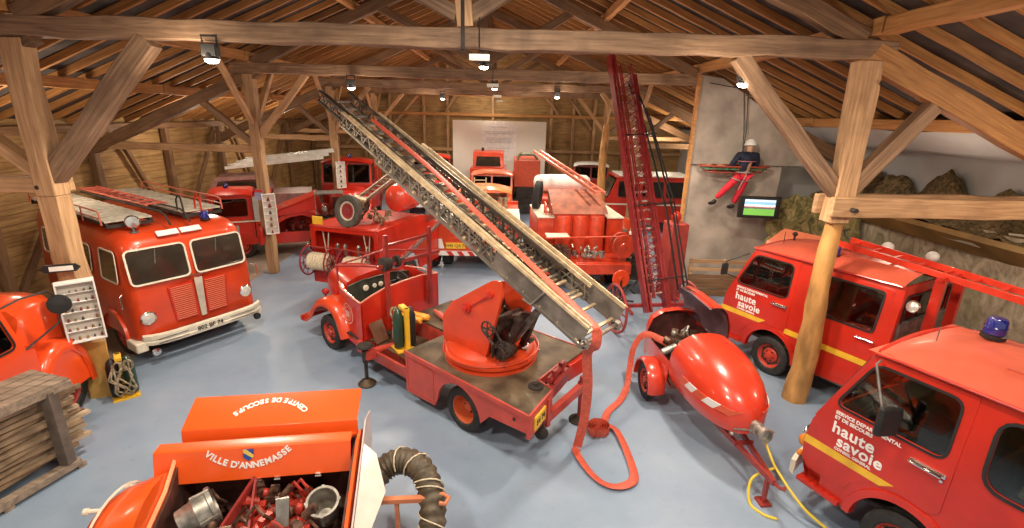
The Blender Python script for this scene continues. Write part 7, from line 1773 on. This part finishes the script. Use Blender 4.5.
# ---------------------------------------------------------------- lamps
LAMPM = mat('lamp glow', (1,.93,.8), .4, emit=22)
def spot_fixture(x, y, z, label, tilt=(0,0)):
    r = thing('ceiling_spotlight', label, 'lamp', (x, y, z), 0, None)
    b = MB(); b.box((0,0,.02),(.2,.14,.16)); b.lathe([(.09,-.08),(.075,.0),(.05,.04)], (0,0,-.02), (0,0,1), 16)
    b.build('lamp_housing', BLACK, r, bevel=.01)
    g = MB(); g.lathe([(.095,.0),(.085,-.03),(.05,-.05),(.001,-.055)], (0,0,-.1), (0,0,1), 16); g.build('lamp_glass', LAMPM, r)
    k = MB(); k.bar((-.1,0,.05),(-.1,0,.2),.02); k.bar((.1,0,.05),(.1,0,.2),.02); k.bar((-.11,0,.2),(.11,0,.2),.025); k.build('bracket', BLACK, r)
    return r
def point(x, y, z, e, col=(1,.83,.62), rad=.25):
    l = bpy.data.lights.new('lamp', 'POINT'); l.energy = e; l.color = col; l.shadow_soft_size = rad
    o = bpy.data.objects.new('lamp', l); C.objects.link(o); o.location = (x, y, z); return o
def spot(x, y, z, e, tx, ty, tz=0, ang=110, col=(1,.87,.7), rad=.12):
    l = bpy.data.lights.new('spot', 'SPOT'); l.energy = e; l.color = col; l.shadow_soft_size = rad; l.spot_size = R(ang); l.spot_blend = .6
    o = bpy.data.objects.new('spot', l); C.objects.link(o); o.location = (x, y, z)
    o.rotation_euler = (V3((tx,ty,tz)) - V3((x,y,z))).to_track_quat('-Z','Y').to_euler(); return o
FIX = [(-4.12, 7.3, 5.42, 'black spotlight under the near tie beam, left of the two nearest'), (3.45, 7.5, 5.3, 'glowing round spotlight beside the near right brace'),
       (-4.1, 13.5, 5.35, 'spotlight under the second tie beam at the ladder tip'), (-.5, 10.6, 5.7, 'small spotlight high on the roof behind the white sign'),
       (-.45, 17.5, 5.6, 'small lit lamp in the middle of the far roof'), (1.9, 19.7, 5.45, 'spotlight by the right brace of the third truss'),
       (-2.8, 22.0, 5.35, 'long dim lamp before the rear gable wall')]
for x, y, z, lb in FIX: spot_fixture(x, y, z, lb)
w = bpy.data.worlds.new('world'); sc.world = w; w.use_nodes = True
w.node_tree.nodes['Background'].inputs[0].default_value = (1,.9,.8,1); w.node_tree.nodes['Background'].inputs[1].default_value = .65
for x, y, z in ((-4.35,7.05,5.2),(2.9,7.0,5.0),(-4.1,13.4,5.1),(-.5,10.6,5.45),(3.2,12.2,5.0),(-.45,17.5,5.3),(1.9,19.5,5.2),(-2.8,21.9,5.1),(-4.5,17.5,5.2),(1.6,15.5,5.2),(1,25,5),(-4,25.5,5)):
    point(x, y, z, 50, rad=.2)
    spot(x, y, z-.05, (280 if x > -1 and x < 0 else 640) if y < 12 else 430, x, y-.3, 0, 150, rad=.22)
for x, y, z, e in ((-9.3,10,3.9,130),(-9.3,16,3.9,170),(-9.3,22,3.9,170),(-9.3,5,3.9,90),(8,19,3.9,160),(8,25,3.9,160),(-1,28,5.2,120),(7.6,9.0,3.6,40),(7.6,5.0,4.3,150)): point(x, y, z, e)  # added fill lights without fixtures, brighten the aisles and rear wall
spot(4.2, 9.6, 5.1, 320, 6.6, 13.6, 2.6, 80)  # added spot with no fixture, brightens the climbing wall
for x, y, e in ((-2.5,1.5,820),(3,1.8,780),(0,4.0,600)):
    spot(x, y, 6.4, e, x*.8, y+3.0, 0, 140, rad=.18)
